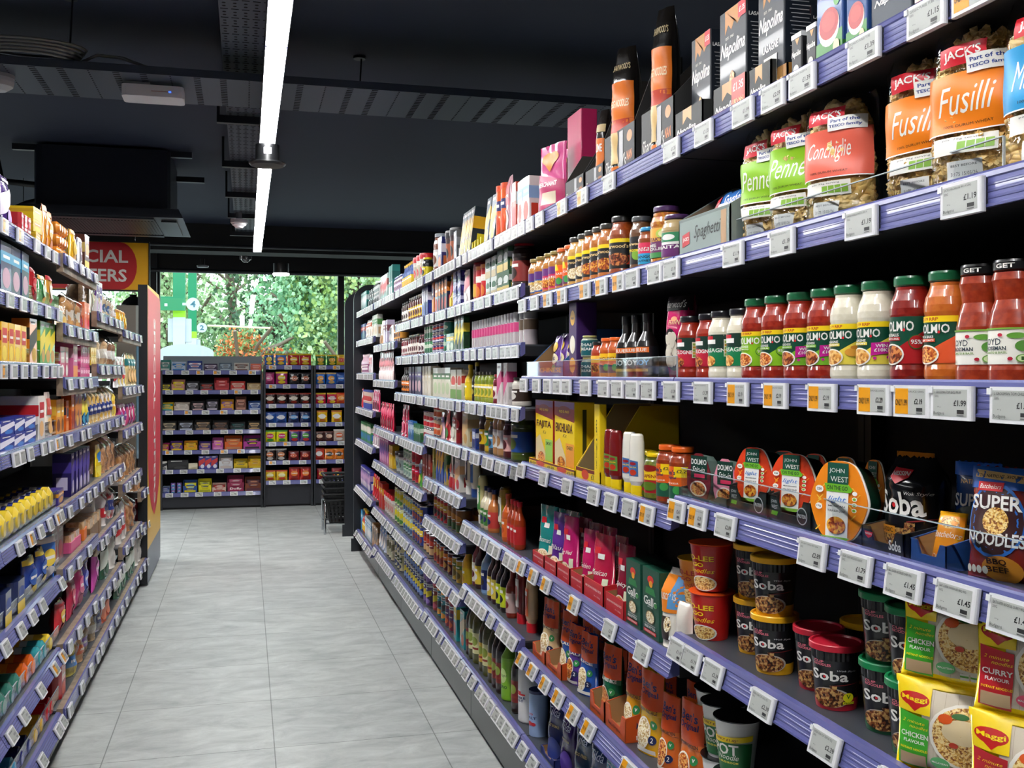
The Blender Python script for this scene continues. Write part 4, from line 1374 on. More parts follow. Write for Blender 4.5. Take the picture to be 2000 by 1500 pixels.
# noodle bags in black cases
nd = lambda sd: (lambda w, d, h: t_pouch(w, h, d, '#15120f', [R(-.46, .40, .46, .72, '#e8771c'), R(-.46, .26, .46, .44, '#c4381c'), R(-.44, .1, .44, .34, '#d8b578'), T('EGG NOODLES', 0, .56, .7, .06, '#f6e0b0', 'b'), T("SHARWOOD'S", 0, .84, .75, .05, '#a8946a', 'b'), R(-.44, .0, .44, .08, '#e8771c')], 'bag', sd, name='noodle_bag', cat='bag'))
boxR(1186, 1218, 92, 2.01, nd(1), 'glossy black and orange noodle bag, mid height', .06, .5)
boxR(1262, 1292, 14, 2.01, nd(2), 'tallest glossy black and orange noodle bag', .06, .45)
boxR(1157, 1172, 214, 2.01, lambda w, d, h: t_pouch(w, h, d, '#1a1512', [R(-.46, .25, .46, .62, '#e8771c'), T('LIME', 0, .5, .5, .1, WHT, 'b'), R(-.4, .7, .4, .8, '#b9a070')], 'bag', 3, name='noodle_bag', cat='bag'), 'small glossy black noodle bag', .05, .5)
shc = lambda w, d, h: t_tray(w, d, h * .42, h, '#2b2b2b', [T("Sharwood's", -.12, .3, .7, .3, '#d9d4c8', 's'), C(.34, .75, .08, .12, '#d87a2a'), T('NAN', .34, .35, .16, .2, '#d87a2a', 'b'), R(.02, .05, .14, .95, '#9a9a9c')], inner='#3a3632', notch=False, name='display_case', cat='case')
boxR(1180, 1240, 130, 2.01, shc, 'black card case around the mid-height noodle bag', .12)
boxR(1252, 1316, 70, 2.01, shc, 'tall black card case around the tallest noodle bag', .3)
boxR(1104, 1140, 292, 2.01, shc, 'low black card case next to pink pouch', .1, dx=-.004)
boxR(1143, 1178, 270, 2.01, shc, 'low black card case below the small noodle bag', .1, dx=-.004)
boxR(1108, 1135, 222, 2.01, lambda w, d, h: t_box(w, d, h, '#c2255f', [R(-.5, .0, .5, .02, '#7a1240')], name='card_board'), 'tall magenta card end of a case', .05, dx=.06)
boxR(1076, 1102, 258, 2.01, lambda w, d, h: t_tray(w, d, h * .6, h, '#b8265a', [], inner='#7a5238'), 'open magenta card case lined in brown', .12, dx=.07)
lt = lambda w, d, h: t_pouch(w, h, d, '#d6558f', [P([(-.5, 0), (.5, 0), (.5, .45), (-.5, .6)], '#b3195a'), C(-.12, .8, .2, .09, '#d98a2a'), C(.12, .8, .2, .09, '#d98a2a'), P([(-.3, .78), (.3, .78), (0, .6)], '#d98a2a'), T('MERCHANT', -.05, .42, .7, .07, WHT, 'b'), R(-.2, .12, .3, .3, '#d9c7ae')], 'stand', 4, name='lentil_pouch')
boxR(1048, 1084, 282, 2.01, lt, 'pink grain pouch tipping off the top shelf', .05, .3, dx=-.01)
boxR(1086, 1100, 292, 2.01, lt, 'pink grain pouch standing in the magenta case', .04, .3, dx=.05)

# ---- taco and squeezy shelf (row of the second bay)
oel = lambda t, s, c, c2: [R(-.5, .8, .5, 1, '#6a4a86'), P([(-.5, .8), (.5, .72), (.5, .9), (-.5, .92)], '#8f1f2a'), C(0, .86, .34, .08, '#7a1a22'), T('OLD EL PASO', 0, .86, .5, .035, YEL, 'b'), T(t, 0, .63, .84, .13, '#4a1210', 'b'), T('Kit', .05, .52, .2, .05, '#4a1210', 's'), R(.1, .1, .5, .42, c), T(s, .3, .36, .3, .05, '#223322', 'b'),
                           P([(-.45, .02), (.1, .02), (.12, .2), (-.2, .48), (-.45, .4)], '#e3cfa0'), C(-.12, .12, .2, .1, c2)]
boxR(1046, 1080, 782, 1.197, lambda w, d, h: t_box(w, d, h, '#f4d016', oel('FAJITA', 'SMOKY', '#9fcf5a', 'redrice'), [R(-.5, 0, .5, 1, '#a3202a')], name='meal_kit_box'), 'yellow fajita kit carton', .06, dx=.01)
boxR(1083, 1122, 785, 1.197, lambda w, d, h: t_box(w, d, h, '#f4d016', oel('ENCHILADA', 'CHEESY', '#f2a03a', 'curry'), [T('COOK', 0, .6, .3, .2, '#222', 'b')] if 0 else [R(-.1, .2, .1, .9, '#3a3a10')], name='meal_kit_box'), 'yellow enchilada kit carton', .06, dx=.01)
yt = lambda w, d, h: t_tray(w, d, h, h * 1.02, '#f4d016', [R(-.5, .72, .5, 1, '#7a2a1c'), C(-.22, .55, .1, .35, '#d8421c'), C(.25, .55, .1, .35, '#d8421c'), T('£2.29', -.4, .4, .14, .35, '#1a1a1a', 'b'), T('£2.29', .02, .4, .14, .35, '#1a1a1a', 'b'), T('£2.29', .43, .4, .12, .35, '#1a1a1a', 'b')], inner='#8a5a2a', notch=False)
boxR(1033, 1122, 905, 1.197, yt, 'yellow card tray holding the two kit cartons', .09, dx=-.008)
y2 = lambda w, d, h: t_tray(w, d, h * .16, h, '#f4d016', [R(-.5, .7, .5, 1, '#7a2a1c'), C(-.1, .5, .15, .4, '#d8421c'), T('£1.80', .3, .45, .3, .4, '#1a1a1a', 'b')], inner='#8a7550', notch=False, name='display_case', cat='case')
boxR(1125, 1172, 792, 1.197, y2, 'empty open yellow cardboard case marked £1.80', .22, dx=-.004)
boxR(1160, 1171, 790, 1.197, lambda w, d, h: t_box(w, d, h, '#f4d016', [T('£1.80', 0, .62, .22, .55, '#1a1a1a', 'b', 0)] if 0 else [T('£1.80', 0, .62, 1.9, .035, '#1a1a1a', 'b', 90), T('PMP RRP', 0, .32, 1.2, .02, '#1a1a1a', 'b', 90)], name='card_flap', cat='card flap'), 'narrow yellow card flap reading £1.80', .02, dx=-.005)
sq = lambda c, l1, cap: t_lathe('squeezy_bottle', 'bottle', [(.7, .17), (.96, .24), (1, .5), (.92, .85), (.8, .97), (.6, 1), (0, 1)], mat(c, .25, coat=.6), .0225, .145, None, ops=[P([(-.3, .3), (.3, .3), (.28, .9), (-.25, .95)], l1), C(0, .45, .2, .12, '#c4381c'), C(-.02, .8, .2, .06, '#a3202a'), T('SALSA', 0, .66, .4, .06, YEL, 'b')], sy=.62, cap=([(.74, 0), (.76, .17)], mat(cap, .35)))
sqA, sqB = sq('#7a1614', '#5f8a3a', YEL), sq('#ece8da', '#3f6ea8', YEL)
for k in range(2):
    putR(sqA, 1193 + 17 * k, 1.197, 'dark red squeezy sauce bottle, yellow cap', turn=.4, dx=-.008 * k)
for k in range(2):
    putR(sqB, 1230 + 22 * k, 1.197, 'white squeezy sauce bottle, yellow cap', turn=.4, dx=-.01 * k)
jal = t_jar(.029, .105, '#5a6a1c', YEL, '#b3202a', [R(-.5, .5, .5, 1, '#f0c81a'), T('JALAPENOS', 0, .62, .86, .16, '#8a1a14', 'b'), C(0, .92, .3, .12, '#8a1a14'), C(0, .28, .3, .16, '#5a7a1f')], 'plain', .12, .72, '#7a7a2a')
for k in range(2):
    putR(jal, 1262 + 21 * k, 1.197, 'jar of green jalapenos, yellow lid', turn=.45)
bj = t_jar(.0295, .128, '#8f3012', '#e8641b', '#e8641b', [R(-.5, 0, .5, .42, '#1f5a44'), P([(.0, .68), (.5, .68), (.5, 1), (0, 1)], YEL), T('£2.29', .26, .86, .34, .1, '#222222', 'b'), T("Ben's", -.15, .82, .4, .14, '#1c2a5a', 'b'), T('Original', -.12, .66, .4, .1, '#1c2a5a', 'b'), C(.1, .3, .14, .12, '#3f9a4a'), T('SWEET & SOUR', -.1, .5, .5, .05, WHT, 'b')], 'plain', .12, .68, '#a3451c')
for k in range(2):
    putR(bj, 1308 + 26 * k, 1.197 if k == 0 else 1.228, 'orange-lidded brown sauce jar, orange label', turn=.45)


# ---- stir-in pouches and tuna salads
def shaped(w, d, h, outline, body, ops, back_col, backd, name, cat, white=True):
    m = MB()
    pts = [(x * w, z * h) for x, z in outline]
    m.prism(pts, -d / 2, -d / 2 + .002, mat(body, .35))
    if white:
        m.prism([(x * w * 1.02 + .002, z * h * 1.0) for x, z in outline], -d / 2 + .002, -d / 2 + .004, mat('#e9e7e2', .5))
    m.deco(ops, front(d), w, h)
    b = MB()
    n = len(outline)
    a0 = [(x * w * .94, z * h * .96 + h * .02) for x, z in outline]
    a1 = [(x * w * .78, z * h * .84 + h * .08) for x, z in outline]
    vs = [(x, -d / 2 + .004, z) for x, z in a0] + [(x, -d / 2 + .004 + backd, z) for x, z in a1]
    b.add(vs, [tuple(range(n, 2 * n))] + [(i, (i + 1) % n, n + (i + 1) % n, n + i) for i in range(n)], mat(back_col, .35, coat=.3))
    return Tpl(name, cat, [('printed_sleeve', m), ('food_tub', b)], d, h=h, w=w)


jwo = [(-.18, 0), (.18, 0), (.3, .06), (.44, .3), (.5, .48), (.44, .68), (.26, .95), (.18, 1), (-.18, 1), (-.26, .95), (-.44, .68), (-.5, .48), (-.44, .3), (-.3, .06)]


def smooth(p, n=2):
    for _ in range(n):
        q = []
        for i in range(len(p)):
            a, b = p[i], p[(i + 1) % len(p)]
            q += [(a[0] * .75 + b[0] * .25, a[1] * .75 + b[1] * .25), (a[0] * .25 + b[0] * .75, a[1] * .25 + b[1] * .75)]
        p = q
    return p


jwo = smooth([(-.2, 0), (.2, 0), (.36, .12), (.52, .42), (.52, .56), (.36, .88), (.2, 1.01), (-.2, 1.01), (-.36, .88), (-.52, .56), (-.52, .42), (-.36, .12)])


def jw(c, c2, t1, t2):
    def mk(w, d, h):
        o = []
        rnd = random.Random(7)
        for k in range(26):
            x, y = rnd.uniform(-.4, .4), rnd.uniform(.1, .86)
            if abs(x) > .2 and abs(x) < .5 - abs(y - .48) * .38:
                a = rnd.choice((1, -1))
                o.append(P([(x - .05, y - .03 * a), (x - .03, y - .035 * a), (x + .05, y + .03 * a), (x + .03, y + .035 * a)], c2))
        o += [R(-.2, .01, .2, .72, '#f2f0ea'), R(-.19, .70, .19, .985, '#14503f'), T('JOHN', -.02, .88, .28, .07, WHT), T('WEST', .03, .78, .32, .07, WHT), P([(-.2, .62), (.24, .62), (.28, .66), (.2, .72), (-.24, .72)], '#6fb52c'), T('ON THE GO', .0, .67, .38, .055, '#173a2a', 'b'),
              T('light', 0, .52, .34, .09, '#3f7fd0', 's'), T(t1, 0, .44, .3, .02, '#333333', 'b'), T(t2, 0, .38, .32, .028, '#222222', 'b'), C(0, .2, .17, .11, 'curry'), C(-.32, .64, .075, .045, '#f6f2ea'), T('220', -.32, .64, .09, .03, '#222222', 'b'), C(-.32, .42, .065, .04, '#f6f2ea'), T('17g', -.32, .42, .08, .025, '#222222', 'b')]
        o += [C(.33, .62 - .07 * k, .045, .026, '#f6f2ea') for k in range(4)] + [C(.33, .62 - .07 * k, .03, .017, '#7fb53a') for k in range(1, 4)]
        o.append(P([(-.18, .004), (.18, .004), (.27, .06), (-.27, .06)], '#7fb53a'))
        return shaped(w, d, h, jwo, c, o, '#12402f', .045, 'salad_pack', 'food pack')
    return mk


JW1 = jw('#e2451f', '#f2a02a', 'MEDITERRANEAN', 'TUNA PASTA SALAD')
JW2 = jw('#f08a1a', '#f6c84a', 'MEXICAN', 'TUNA BEAN SALAD')
boxR(1437, 1495, 876, 1.228, JW1, 'oval orange-red tuna salad pack in card tray', .02, .30, dx=.02, lean=-.06, dz=.02)
boxR(1506, 1578, 888, 1.228, JW1, 'oval orange-red tuna salad pack in card tray', .02, .32, dx=.02, lean=-.06, dz=.02)
boxR(1588, 1678, 903, 1.228, JW2, 'oval bright orange tuna bean salad pack leaning at front', .02, .35, dx=-.008, lean=-.05)
for k, (a, b) in enumerate(((1500, 1550), (1560, 1610), (1618, 1668), (1680, 1720))):
    boxR(a, b, 882 + 6 * k, 1.228, JW1 if k < 2 else JW2, 'oval tuna salad pack in the row behind', .02, .3, dx=.14, lean=-.05)
jt = lambda w, d, h: t_tray(w, d, h, h * 1.3, '#1d2b28', [T('JOHN', -.38, .78, .14, .14, WHT), T('WEST', -.36, .6, .15, .14, WHT), P([(-.45, .32), (-.3, .3), (-.27, .45), (-.42, .46)], '#6fb52c'), C(.3, .5, .12, .3, '#cfd3d0'), C(.3, .5, .105, .26, '#1d2b28'), T('PROTEIN', .3, .5, .18, .13, WHT, 'b')], inner='#2a2a26')
boxR(1424, 1498, 955, 1.228, jt, 'dark card tray with protein badge', .1, dx=-.004)
boxR(1502, 1585, 975, 1.228, jt, 'dark card tray with protein badge', .1, dx=-.004)
sto = [(-.3, 0), (.3, 0), (.46, .3), (.46, .6), (.3, .88), (.12, 1), (-.12, 1), (-.3, .88), (-.46, .6), (-.46, .3)]


def stirin(c):
    def mk(w, d, h):
        o = [R(-.3, .45, .34, .95, '#10382c'), T('DOLM!O', .02, .82, .6, .12, WHT, 'b'), T('Stir-in', 0, .66, .5, .12, WHT, 's'), R(-.16, .48, .26, .56, '#d8325a'), C(0, .24, .33, .17, '#f0e8dc'), C(0, .24, .28, .14, 'redrice')]
        return shaped(w, d, h, sto, c, o, '#7a8f86', .03, 'sauce_pouch', 'pouch', False)
    return mk


boxR(1343, 1383, 886, 1.228, stirin('#7a1f2a'), 'dark red stir-in sauce pack behind clear riser', .02, .3, dx=.01)
boxR(1394, 1434, 897, 1.228, stirin('#e58aa0'), 'pink stir-in sauce pack behind clear riser', .02, .3, dx=.01)
boxR(1326, 1420, 965, 1.228, lambda w, d, h: t_tray(w, d, h, h * 1.4, '#1c3a30', [T('DOLM!O', -.3, .4, .2, .25, '#8fa89a', 'b'), T('Stir-in', .25, .35, .2, .3, '#8fa89a', 's')], inner='#2a2a26'), 'dark green card tray of stir-in packs', .1, dx=-.006)
soba = [T('Soba', -.02, .52, .84, .26, WHT, 'b'), C(-.11, .495, .035, .026, '#d8232a'), P([(-.2, .9), (.16, .88), (.14, .8), (-.02, .73), (-.18, .8)], '#d3202c'), T('NISSIN', -.02, .84, .3, .045, WHT, 'b'), T('Wok Style', .3, .63, .34, .045, WHT, 's'), C(.05, .12, .42, .14, 'darknoodle'), R(.12, .1, .28, .32, 'darknoodle'),
        P([(.15, .32), (.5, .36), (.5, .375), (.15, .335)], '#8a2a2a'), R(-.45, .18, -.05, .27, '#e0902a'), T('CLASSIC', -.26, .225, .34, .05, '#2a1a10', 'b')]
boxR(1700, 1792, 895, 1.228, lambda w, d, h: t_pouch(w, h, d, '#121214', soba, 'bag', 6, name='noodle_packet', cat='packet', zig=.002), 'large glossy black noodle packet', .08, .30, dx=.03)
boxR(1735, 1800, 884, 1.228, lambda w, d, h: t_pouch(w, h, d, '#b86a1c', [], 'pillow', 16, name='noodle_packet', cat='packet'), 'orange noodle packet behind the black one', .04, .30, dx=.13)
boxR(1682, 1766, 1035, 1.228, lambda w, d, h: t_tray(w, d, h, h * 1.3, '#202124', [T('Soba', .3, .45, .28, .42, WHT, 'b'), P([(-.42, .8), (-.22, .78), (-.24, .62), (-.32, .5), (-.4, .62)], '#d3202c'), T('NISSIN', -.32, .7, .16, .08, WHT, 'b')], inner='#a07a4e'), 'black card tray in front of the black noodle packet', .12, dx=-.004)
boxR(1776, 1850, 1060, 1.228, lambda w, d, h: t_tray(w, d, h, h * 1.5, '#274f8f', [], inner='#b08a5c'), 'blue card tray with deep cut-out', .14, dx=-.004)
chk = [P([(-.5, 0), (.5, 0), (.5, .9), (-.2, .9)], '#f0941c'), C(.1, .76, .3, .12, 'noodle'), T("Batchelors", .05, .52, .9, .12, WHT, 's'), T('CHICKEN', .22, .2, .5, .07, '#b3301c', 'b')] + [C(-.34 + .17 * k, .09, .075, .055, '#f6f0e0') for k in range(4)] + [C(-.34 + .17 * k, .10, .05, .03, ('#e8802a', '#3f9a3a')[k % 2]) for k in range(4)]
boxR(1806, 1854, 1000, 1.228, lambda w, d, h: t_pouch(w, h, d, '#f6b01c', chk, 'pillow', 11, name='noodle_packet', cat='packet'), 'small orange noodle packet lying back in blue tray', .03, .40, dx=.02, lean=-.3)
sup = lambda c: [R(-.5, .8, .5, 1, c), P([(-.4, .9), (.45, .86), (.45, .93), (-.4, .97)], '#d8b070'), T("THE NATION'S FAVOURITE", .03, .915, .7, .03, '#3a2a10', 'b'), C(0, .52, .45, .33, '#2f6fc0'), C(0, .52, .42, .30, '#3a1c1c'), T('SUPER', 0, .68, .8, .13, WHT, 'b'), T('NOODLES', .02, .36, .86, .12, WHT, 'b'), C(.02, .52, .2, .12, 'noodle'),
                 R(-.3, .78, .1, .86, '#c4262e'), T("Batchelors", -.1, .82, .34, .04, WHT, 's'), C(.12, .1, .3, .12, '#e0902a'), T('BBQ', .05, .16, .3, .06, '#3a1210', 'b'), T('BEEF', .05, .095, .34, .05, '#3a1210', 'b')] + [C(-.4 + .09 * k, .08, .04, .035, '#f6f0e0') for k in range(4)]
boxR(1866, 1978, 915, 1.228, lambda w, d, h: t_pouch(w, h, d, '#8f2a1f', sup('#2458a8'), 'pillow', 12, name='noodle_packet', cat='packet', zig=.002), 'large red and blue super noodles packet, front', .05, .42, dx=.0, lean=-.12)
boxR(1846, 1925, 905, 1.228, lambda w, d, h: t_pouch(w, h, d, '#1c3f7a', [T('SUPER', 0, .6, .8, .14, '#c9ccd2', 'b'), R(-.5, .86, .5, 1, '#2a5ab0'), T("NATION'S", 0, .8, .5, .05, '#d8b070', 'b'), C(0, .4, .4, .14, '#12261a')], 'pillow', 13, name='noodle_packet', cat='packet', zig=.002), 'dark blue super noodles packet in the row behind', .04, .42, dx=.09, lean=-.05)
boxR(1996, 2090, 925, 1.228, lambda w, d, h: t_pouch(w, h, d, '#2a8fc8', sup('#1f6fc0')[:9], 'pillow', 14, name='noodle_packet', cat='packet', zig=.002), 'bright blue super noodles packet cut by the frame', .05, .42, dx=.0, lean=-.1)

# ---- pouches, boxes and pots of the row below
mr = lambda c, nm, fd='rice', sd=0: (lambda w, d, h: t_pouch(w, h, d, c, [R(-.3, .70, .0, .80, '#cf1f2f'), R(-.1, .63, .2, .71, '#f2f0ea'), C(-.05, .12, .34, .15, '#f2ead8'), C(-.05, .12, .3, .13, fd), T(nm, -.02, .42, .7, .08, WHT, 's'), R(.22, .18, .4, .34, '#e9f0d0')], 'stand', sd, zig=.001))
for a, b, v, c, nm, dd in ((1046, 1072, 988, '#0f8a86', 'Basmati', 'teal rice pouch'), (1070, 1092, 1002, '#5a2a8f', 'Pilau', 'purple rice pouch'), (1090, 1112, 1010, '#c81f6f', 'Egg fried', 'hot pink rice pouch'),
                           (1128, 1150, 1035, '#c4185f', 'Golden', 'magenta rice pouch, second pink'), (1150, 1180, 1045, '#c01f45', 'Mexican', 'crimson rice pouch'), (1194, 1220, 1065, '#8a1530', 'Spicy', 'dark crimson rice pouch')):
    boxR(a, b, v, .872, mr(c, nm, 'redrice' if c in ('#8a1530', '#c01f45') else 'rice', a), dd, .05, .25, dx=.01)
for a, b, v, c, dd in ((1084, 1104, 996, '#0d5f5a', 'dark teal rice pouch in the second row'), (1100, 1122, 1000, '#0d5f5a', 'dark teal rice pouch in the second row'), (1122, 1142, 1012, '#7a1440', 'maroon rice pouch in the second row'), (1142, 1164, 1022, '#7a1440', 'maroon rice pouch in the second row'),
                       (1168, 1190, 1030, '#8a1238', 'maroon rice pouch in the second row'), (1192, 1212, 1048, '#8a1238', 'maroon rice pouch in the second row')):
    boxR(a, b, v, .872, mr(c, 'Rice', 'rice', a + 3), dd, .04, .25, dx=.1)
for a, b, v in ((1040, 1062, 1080), (1063, 1086, 1092), (1088, 1112, 1104), (1114, 1138, 1120), (1140, 1178, 1135), (1182, 1218, 1165)):
    boxR(a, b, v, .872, lambda w, d, h: t_tray(w, d, h, h * 1.15, '#c4252c', [T('MICROWAVEABLE RICE', 0, .62, .8, .12, '#f0d8d0', 'b'), T('8 x 250g', .2, .3, .3, .1, '#f0d8d0')], inner='#a07a4e', notch=False), 'red card rice tray', .11, dx=-.005)
gal = [C(0, .84, .18, .06, '#d8232a'), C(.02, .78, .1, .05, '#e8a01c'), P([(-.25, .72), (.2, .72), (.3, .62), (-.3, .62)], '#1f7a3f'), T('Gallo', 0, .52, .76, .13, WHT, 'b'), T('DAL 1856', 0, .44, .3, .02, WHT), C(0, .29, .26, .1, '#6a5230'), C(0, .29, .23, .085, 'rice'), T('FOR SUPER MOMENTS OF', 0, .18, .6, .018, WHT), T('RISOTTO', 0, .14, .6, .04, WHT, 'b'), R(-.36, .05, .36, .10, '#d3202c'), T('TRADIZIONALE', 0, .075, .6, .025, WHT, 'b'), C(.34, .5, .09, .035, '#2f8a3f')]
for a, b, v in ((1222, 1251, 1096), (1254, 1288, 1112)):
    boxR(a, b, v, .872, lambda w, d, h: t_box(w, d, h, '#0f4a38', gal, [T('Gallo', 0, .55, .7, .1, WHT, 'b')], [R(-.3, -.02, .3, .02, '#0a382a')], name='rice_box'), 'dark green risotto carton with red rooster', .06)
boxR(1283, 1312, 1112, .872, lambda w, d, h: t_pouch(w, h, d, '#e9e4d8', [R(-.5, .45, .5, .93, '#f0881c'), T('COUSCOUS', -.02, .66, .8, .09, WHT, 'b'), P([(.05, .5), (.5, .5), (.5, .9), (.3, .92)], '#5fa0d8'), R(-.2, .1, .2, .4, '#3a3028'), C(.1, .3, .15, .1, 'rice')], 'bag', 21, name='couscous_bag', cat='bag'), 'clear-topped orange and blue couscous bag', .07, .25)
boxR(1312, 1334, 1178, .872, lambda w, d, h: t_pouch(w, h, d, '#e4ded2', [], 'pillow', 22, name='paper_packet', cat='packet'), 'plain crumpled white packet', .04, .3, dx=-.004)
kl = lambda c, c2: [T('KO-LEE', -.05, .86, .72, .15, '#c01f1a' if c != '#c4201c' else YEL, 'b'), T('GO', -.05, .67, .3, .12, '#c01f1a' if c != '#c4201c' else YEL, 'b'), T('Noodles', -.02, .50, .7, .13, c2, 's'), C(.05, .14, .34, .22, WHT), C(.05, .14, .3, .19, 'noodle')]
klo = t_pot(.045, .033, .098, '#f0941c', '#f0b01c', kl('#f0941c', '#c01f1a'), ribs=False, flare=True)
klr = t_pot(.045, .033, .098, '#c4201c', '#e8541c', kl('#c4201c', YEL), ribs=False, flare=True)
for u, t, c, X in ((1345, klo, 'orange', .03), (1395, klr, 'red', .0)):
    for k in (0, 1):
        putR(t, u, .93, ('top', 'bottom')[1 - k] + ' %s noodle pot, stacked' % c, turn=.45, dx=X - .005, dz=.098 * k + .0005 * k, name='noodle_pot')
sp_ops = lambda: [T('CUP', -.2, .94, .2, .05, '#e8788a', 'b'), T('NOODLES', -.14, .88, .32, .055, '#e8788a', 'b'), T('Soba', -.02, .66, .66, .22, WHT, 'b'), C(-.092, .635, .022, .028, '#d8232a'), T('Wok Style', .28, .78, .32, .045, '#d8d8d8', 's'), C(.0, .2, .36, .21, '#b9b2a8'), C(-.02, .19, .34, .2, 'darknoodle'), R(.0, .25, .12, .46, 'darknoodle'),
                  P([(.05, .45), (.5, .52), (.5, .535), (.05, .465)], '#7a2424')]


def sobapot(lid, rim, extra=()):
    return t_pot(.041, .033, .105, '#18181a', lid, sp_ops() + list(extra), rim=rim)


veg = [C(.32, .22, .1, .1, '#e8e01c'), T('V', .32, .24, .08, .09, '#2a6a1a', 'b'), R(.22, .08, .44, .13, '#e8e01c'), T('VEGAN', .33, .105, .2, .03, '#2a3a1a', 'b')]
spy, spr, spg = sobapot('#f2b21a', '#f2b21a'), sobapot('#c01f35', '#c01f35', veg), sobapot('#0f7a46', '#0f5a36')
for u, t, c, n, dx in ((1444, spy, 'yellow', 2, .035), (1508, spy, 'yellow', 2, .005), (1568, spr, 'red', 1, .03), (1628, spr, 'red', 1, .005), (1712, spg, 'green', 2, .02), (1790, spg, 'green', 2, .0)):
    for k in range(n):
        putR(t, u, .93, ('top ' if k else ('bottom ' if n > 1 else '')) + 'black noodle pot, %s lid' % c + (' and rim' if n == 1 else ''), turn=.75, dx=dx, dz=.1035 * k)
for u, t, c, dx in ((1560, spy, 'yellow', .13), (1648, spy, 'yellow', .13)):
    putR(t, u, .93, 'black noodle pot, %s lid, row behind' % c, turn=.4, dx=dx)
mg = lambda c, nm: [R(-.5, .0, .5, .03, YEL), R(-.5, .93, .5, 1, YEL), R(-.24, .1, .44, .92, '#cfc3ae')] + [R(-.24 + .1 * k, .1, -.236 + .1 * k, .92, '#b5a68e') for k in range(7)] + [P([(-.46, .08), (-.2, .06), (-.17, .62), (-.46, .66)], c), R(-.47, .66, -.16, .94, YEL), C(-.31, .80, .14, .075, '#c41f1c'), P([(-.4, .76), (-.22, .76), (-.3, .68)], '#c41f1c'), T('Maggi', -.31, .80, .24, .06, YEL, 'b'),
       T('2 minute', -.32, .56, .22, .035, YEL, 's'), T('noodles', -.27, .51, .18, .035, YEL, 's'), T(nm, -.31, .42, .26, .055, WHT, 'b'), T('FLAVOUR', -.31, .35, .2, .035, WHT, 'b'), T('INSTANT NOODLES', -.31, .27, .26, .025, YEL, 'b'), R(-.44, .09, -.2, .22, '#b89a74'),
       C(.15, .5, .32, .34, '#ece6da'), C(.15, .5, .29, .31, 'noodle'), C(.12, .56, .17, .13, '#e8d3a8'), C(.33, .62, .09, .075, '#f6f0e4'), C(.33, .62, .05, .045, '#d8621c'), C(-.02, .68, .06, .05, '#d8561c'), C(.1, .72, .07, .03, '#2f6a2a'), C(.28, .36, .06, .04, '#3f7a2a'), C(.05, .42, .04, .03, '#c43a1c'),
       C(-.07, .2, .085, .06, '#5fae6a' if c != '#c41f2c' else '#d8506a'), T('MALAYSIAN', -.07, .2, .14, .02, WHT, 'b')] + [R(.05 + .085 * k, .1, .12 + .085 * k, .17, '#e9e6e0') for k in range(4)] + [R(.05 + .085 * k, .13, .12 + .085 * k, .15, '#5fa53a') for k in range(3)]
mgg = t_pouch(.155, .125, .05, '#f2d414', mg('#3fae2a', 'CHICKEN'), 'pillow', 31, name='noodle_multipack', cat='packet', L=.009, zig=.001)
mgr = t_pouch(.155, .125, .05, '#f2d414', mg('#c41f2c', 'CURRY'), 'pillow', 32, name='noodle_multipack', cat='packet', L=.009, zig=.001)
for u, t, c, nm in ((1828, mgg, 'green', 'chicken'), (1985, mgr, 'red', 'curry')):
    for k in (0, 1):
        putR(t, u, .93, ('top' if k else 'bottom') + ' yellow noodle multipack with %s %s panel' % (c, nm), turn=.62, dx=.012 - .008 * (1 - k), dz=.122 * k, lean=-.10 if k else -.04)

# ---- rice pouches, pot noodles
ben = lambda c, nm, fd, sd, two='2': (lambda w, d, h: t_pouch(w, h, d, c, [R(-.5, .55, .5, 1, '#d8501c'), P([(-.5, .55), (.5, .55), (.5, .48), (-.5, .6)], c), T("Ben's", .0, .84, .72, .11, NAVY, 'b'), T('Original', .02, .73, .76, .09, NAVY, 'b'), T(nm, 0, .53, .84, .045, WHT if c in ('#2a5ab0', '#14603f', '#5a3a8f') else '#3a2a2a', 'b'), C(-.1, .25, .32, .19, '#f2ead8'), C(-.1, .25, .29, .17, fd), C(.3, .38, .12, .055, '#2f8a4a'), T('v', .3, .38, .1, .04, WHT, 'b'), C(.3, .2, .12, .055, '#18244f'), T(two, .3, .2, .08, .06, WHT, 'b'), R(-.3, .03, .4, .08, '#f0eadf')],
                                                     'stand', sd, name='rice_pouch', zig=.001))
for a, b, v, c, nm, fd, dd in ((1050, 1072, 1172, '#e0c290', 'RICE', 'rice', 'orange and beige rice pouch'), (1086, 1108, 1196, '#2a5ab0', 'PILAU', 'rice', 'orange and blue rice pouch, partly hidden'), (1100, 1122, 1222, '#5a3a8f', 'PILAU', 'curry', 'orange and purple rice pouch'),
                               (1122, 1146, 1238, '#2a5ab0', 'RICE', 'rice', 'orange and bright blue rice pouch'), (1165, 1192, 1262, '#14603f', 'EGG FRIED RICE', 'redrice', 'orange and green rice pouch'),
                               (1210, 1238, 1282, '#e8a01c', 'GOLDEN VEGETABLE', 'rice', 'orange and yellow rice pouch'), (1236, 1272, 1312, '#e8b01c', 'GOLDEN VEGETABLE', 'rice', 'larger orange and yellow rice pouch'),
                               (1276, 1304, 1360, '#e0702a', 'SAVOURY CHICKEN', 'redrice', 'all-orange savoury rice pouch'), (1312, 1350, 1372, '#e0702a', 'SAVOURY CHICKEN', 'redrice', 'largest all-orange savoury rice pouch')):
    boxR(a, b, v, .565, ben(c, nm, fd, a), dd, .06, .22, dx=.01)
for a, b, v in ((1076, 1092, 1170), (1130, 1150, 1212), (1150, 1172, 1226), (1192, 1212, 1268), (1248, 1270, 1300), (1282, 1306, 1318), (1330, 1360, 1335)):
    boxR(a, b, v, .565, ben('#8f3a1c', 'RICE', 'rice', a), 'orange rice pouch in the shaded second row', .04, .2, dx=.11)
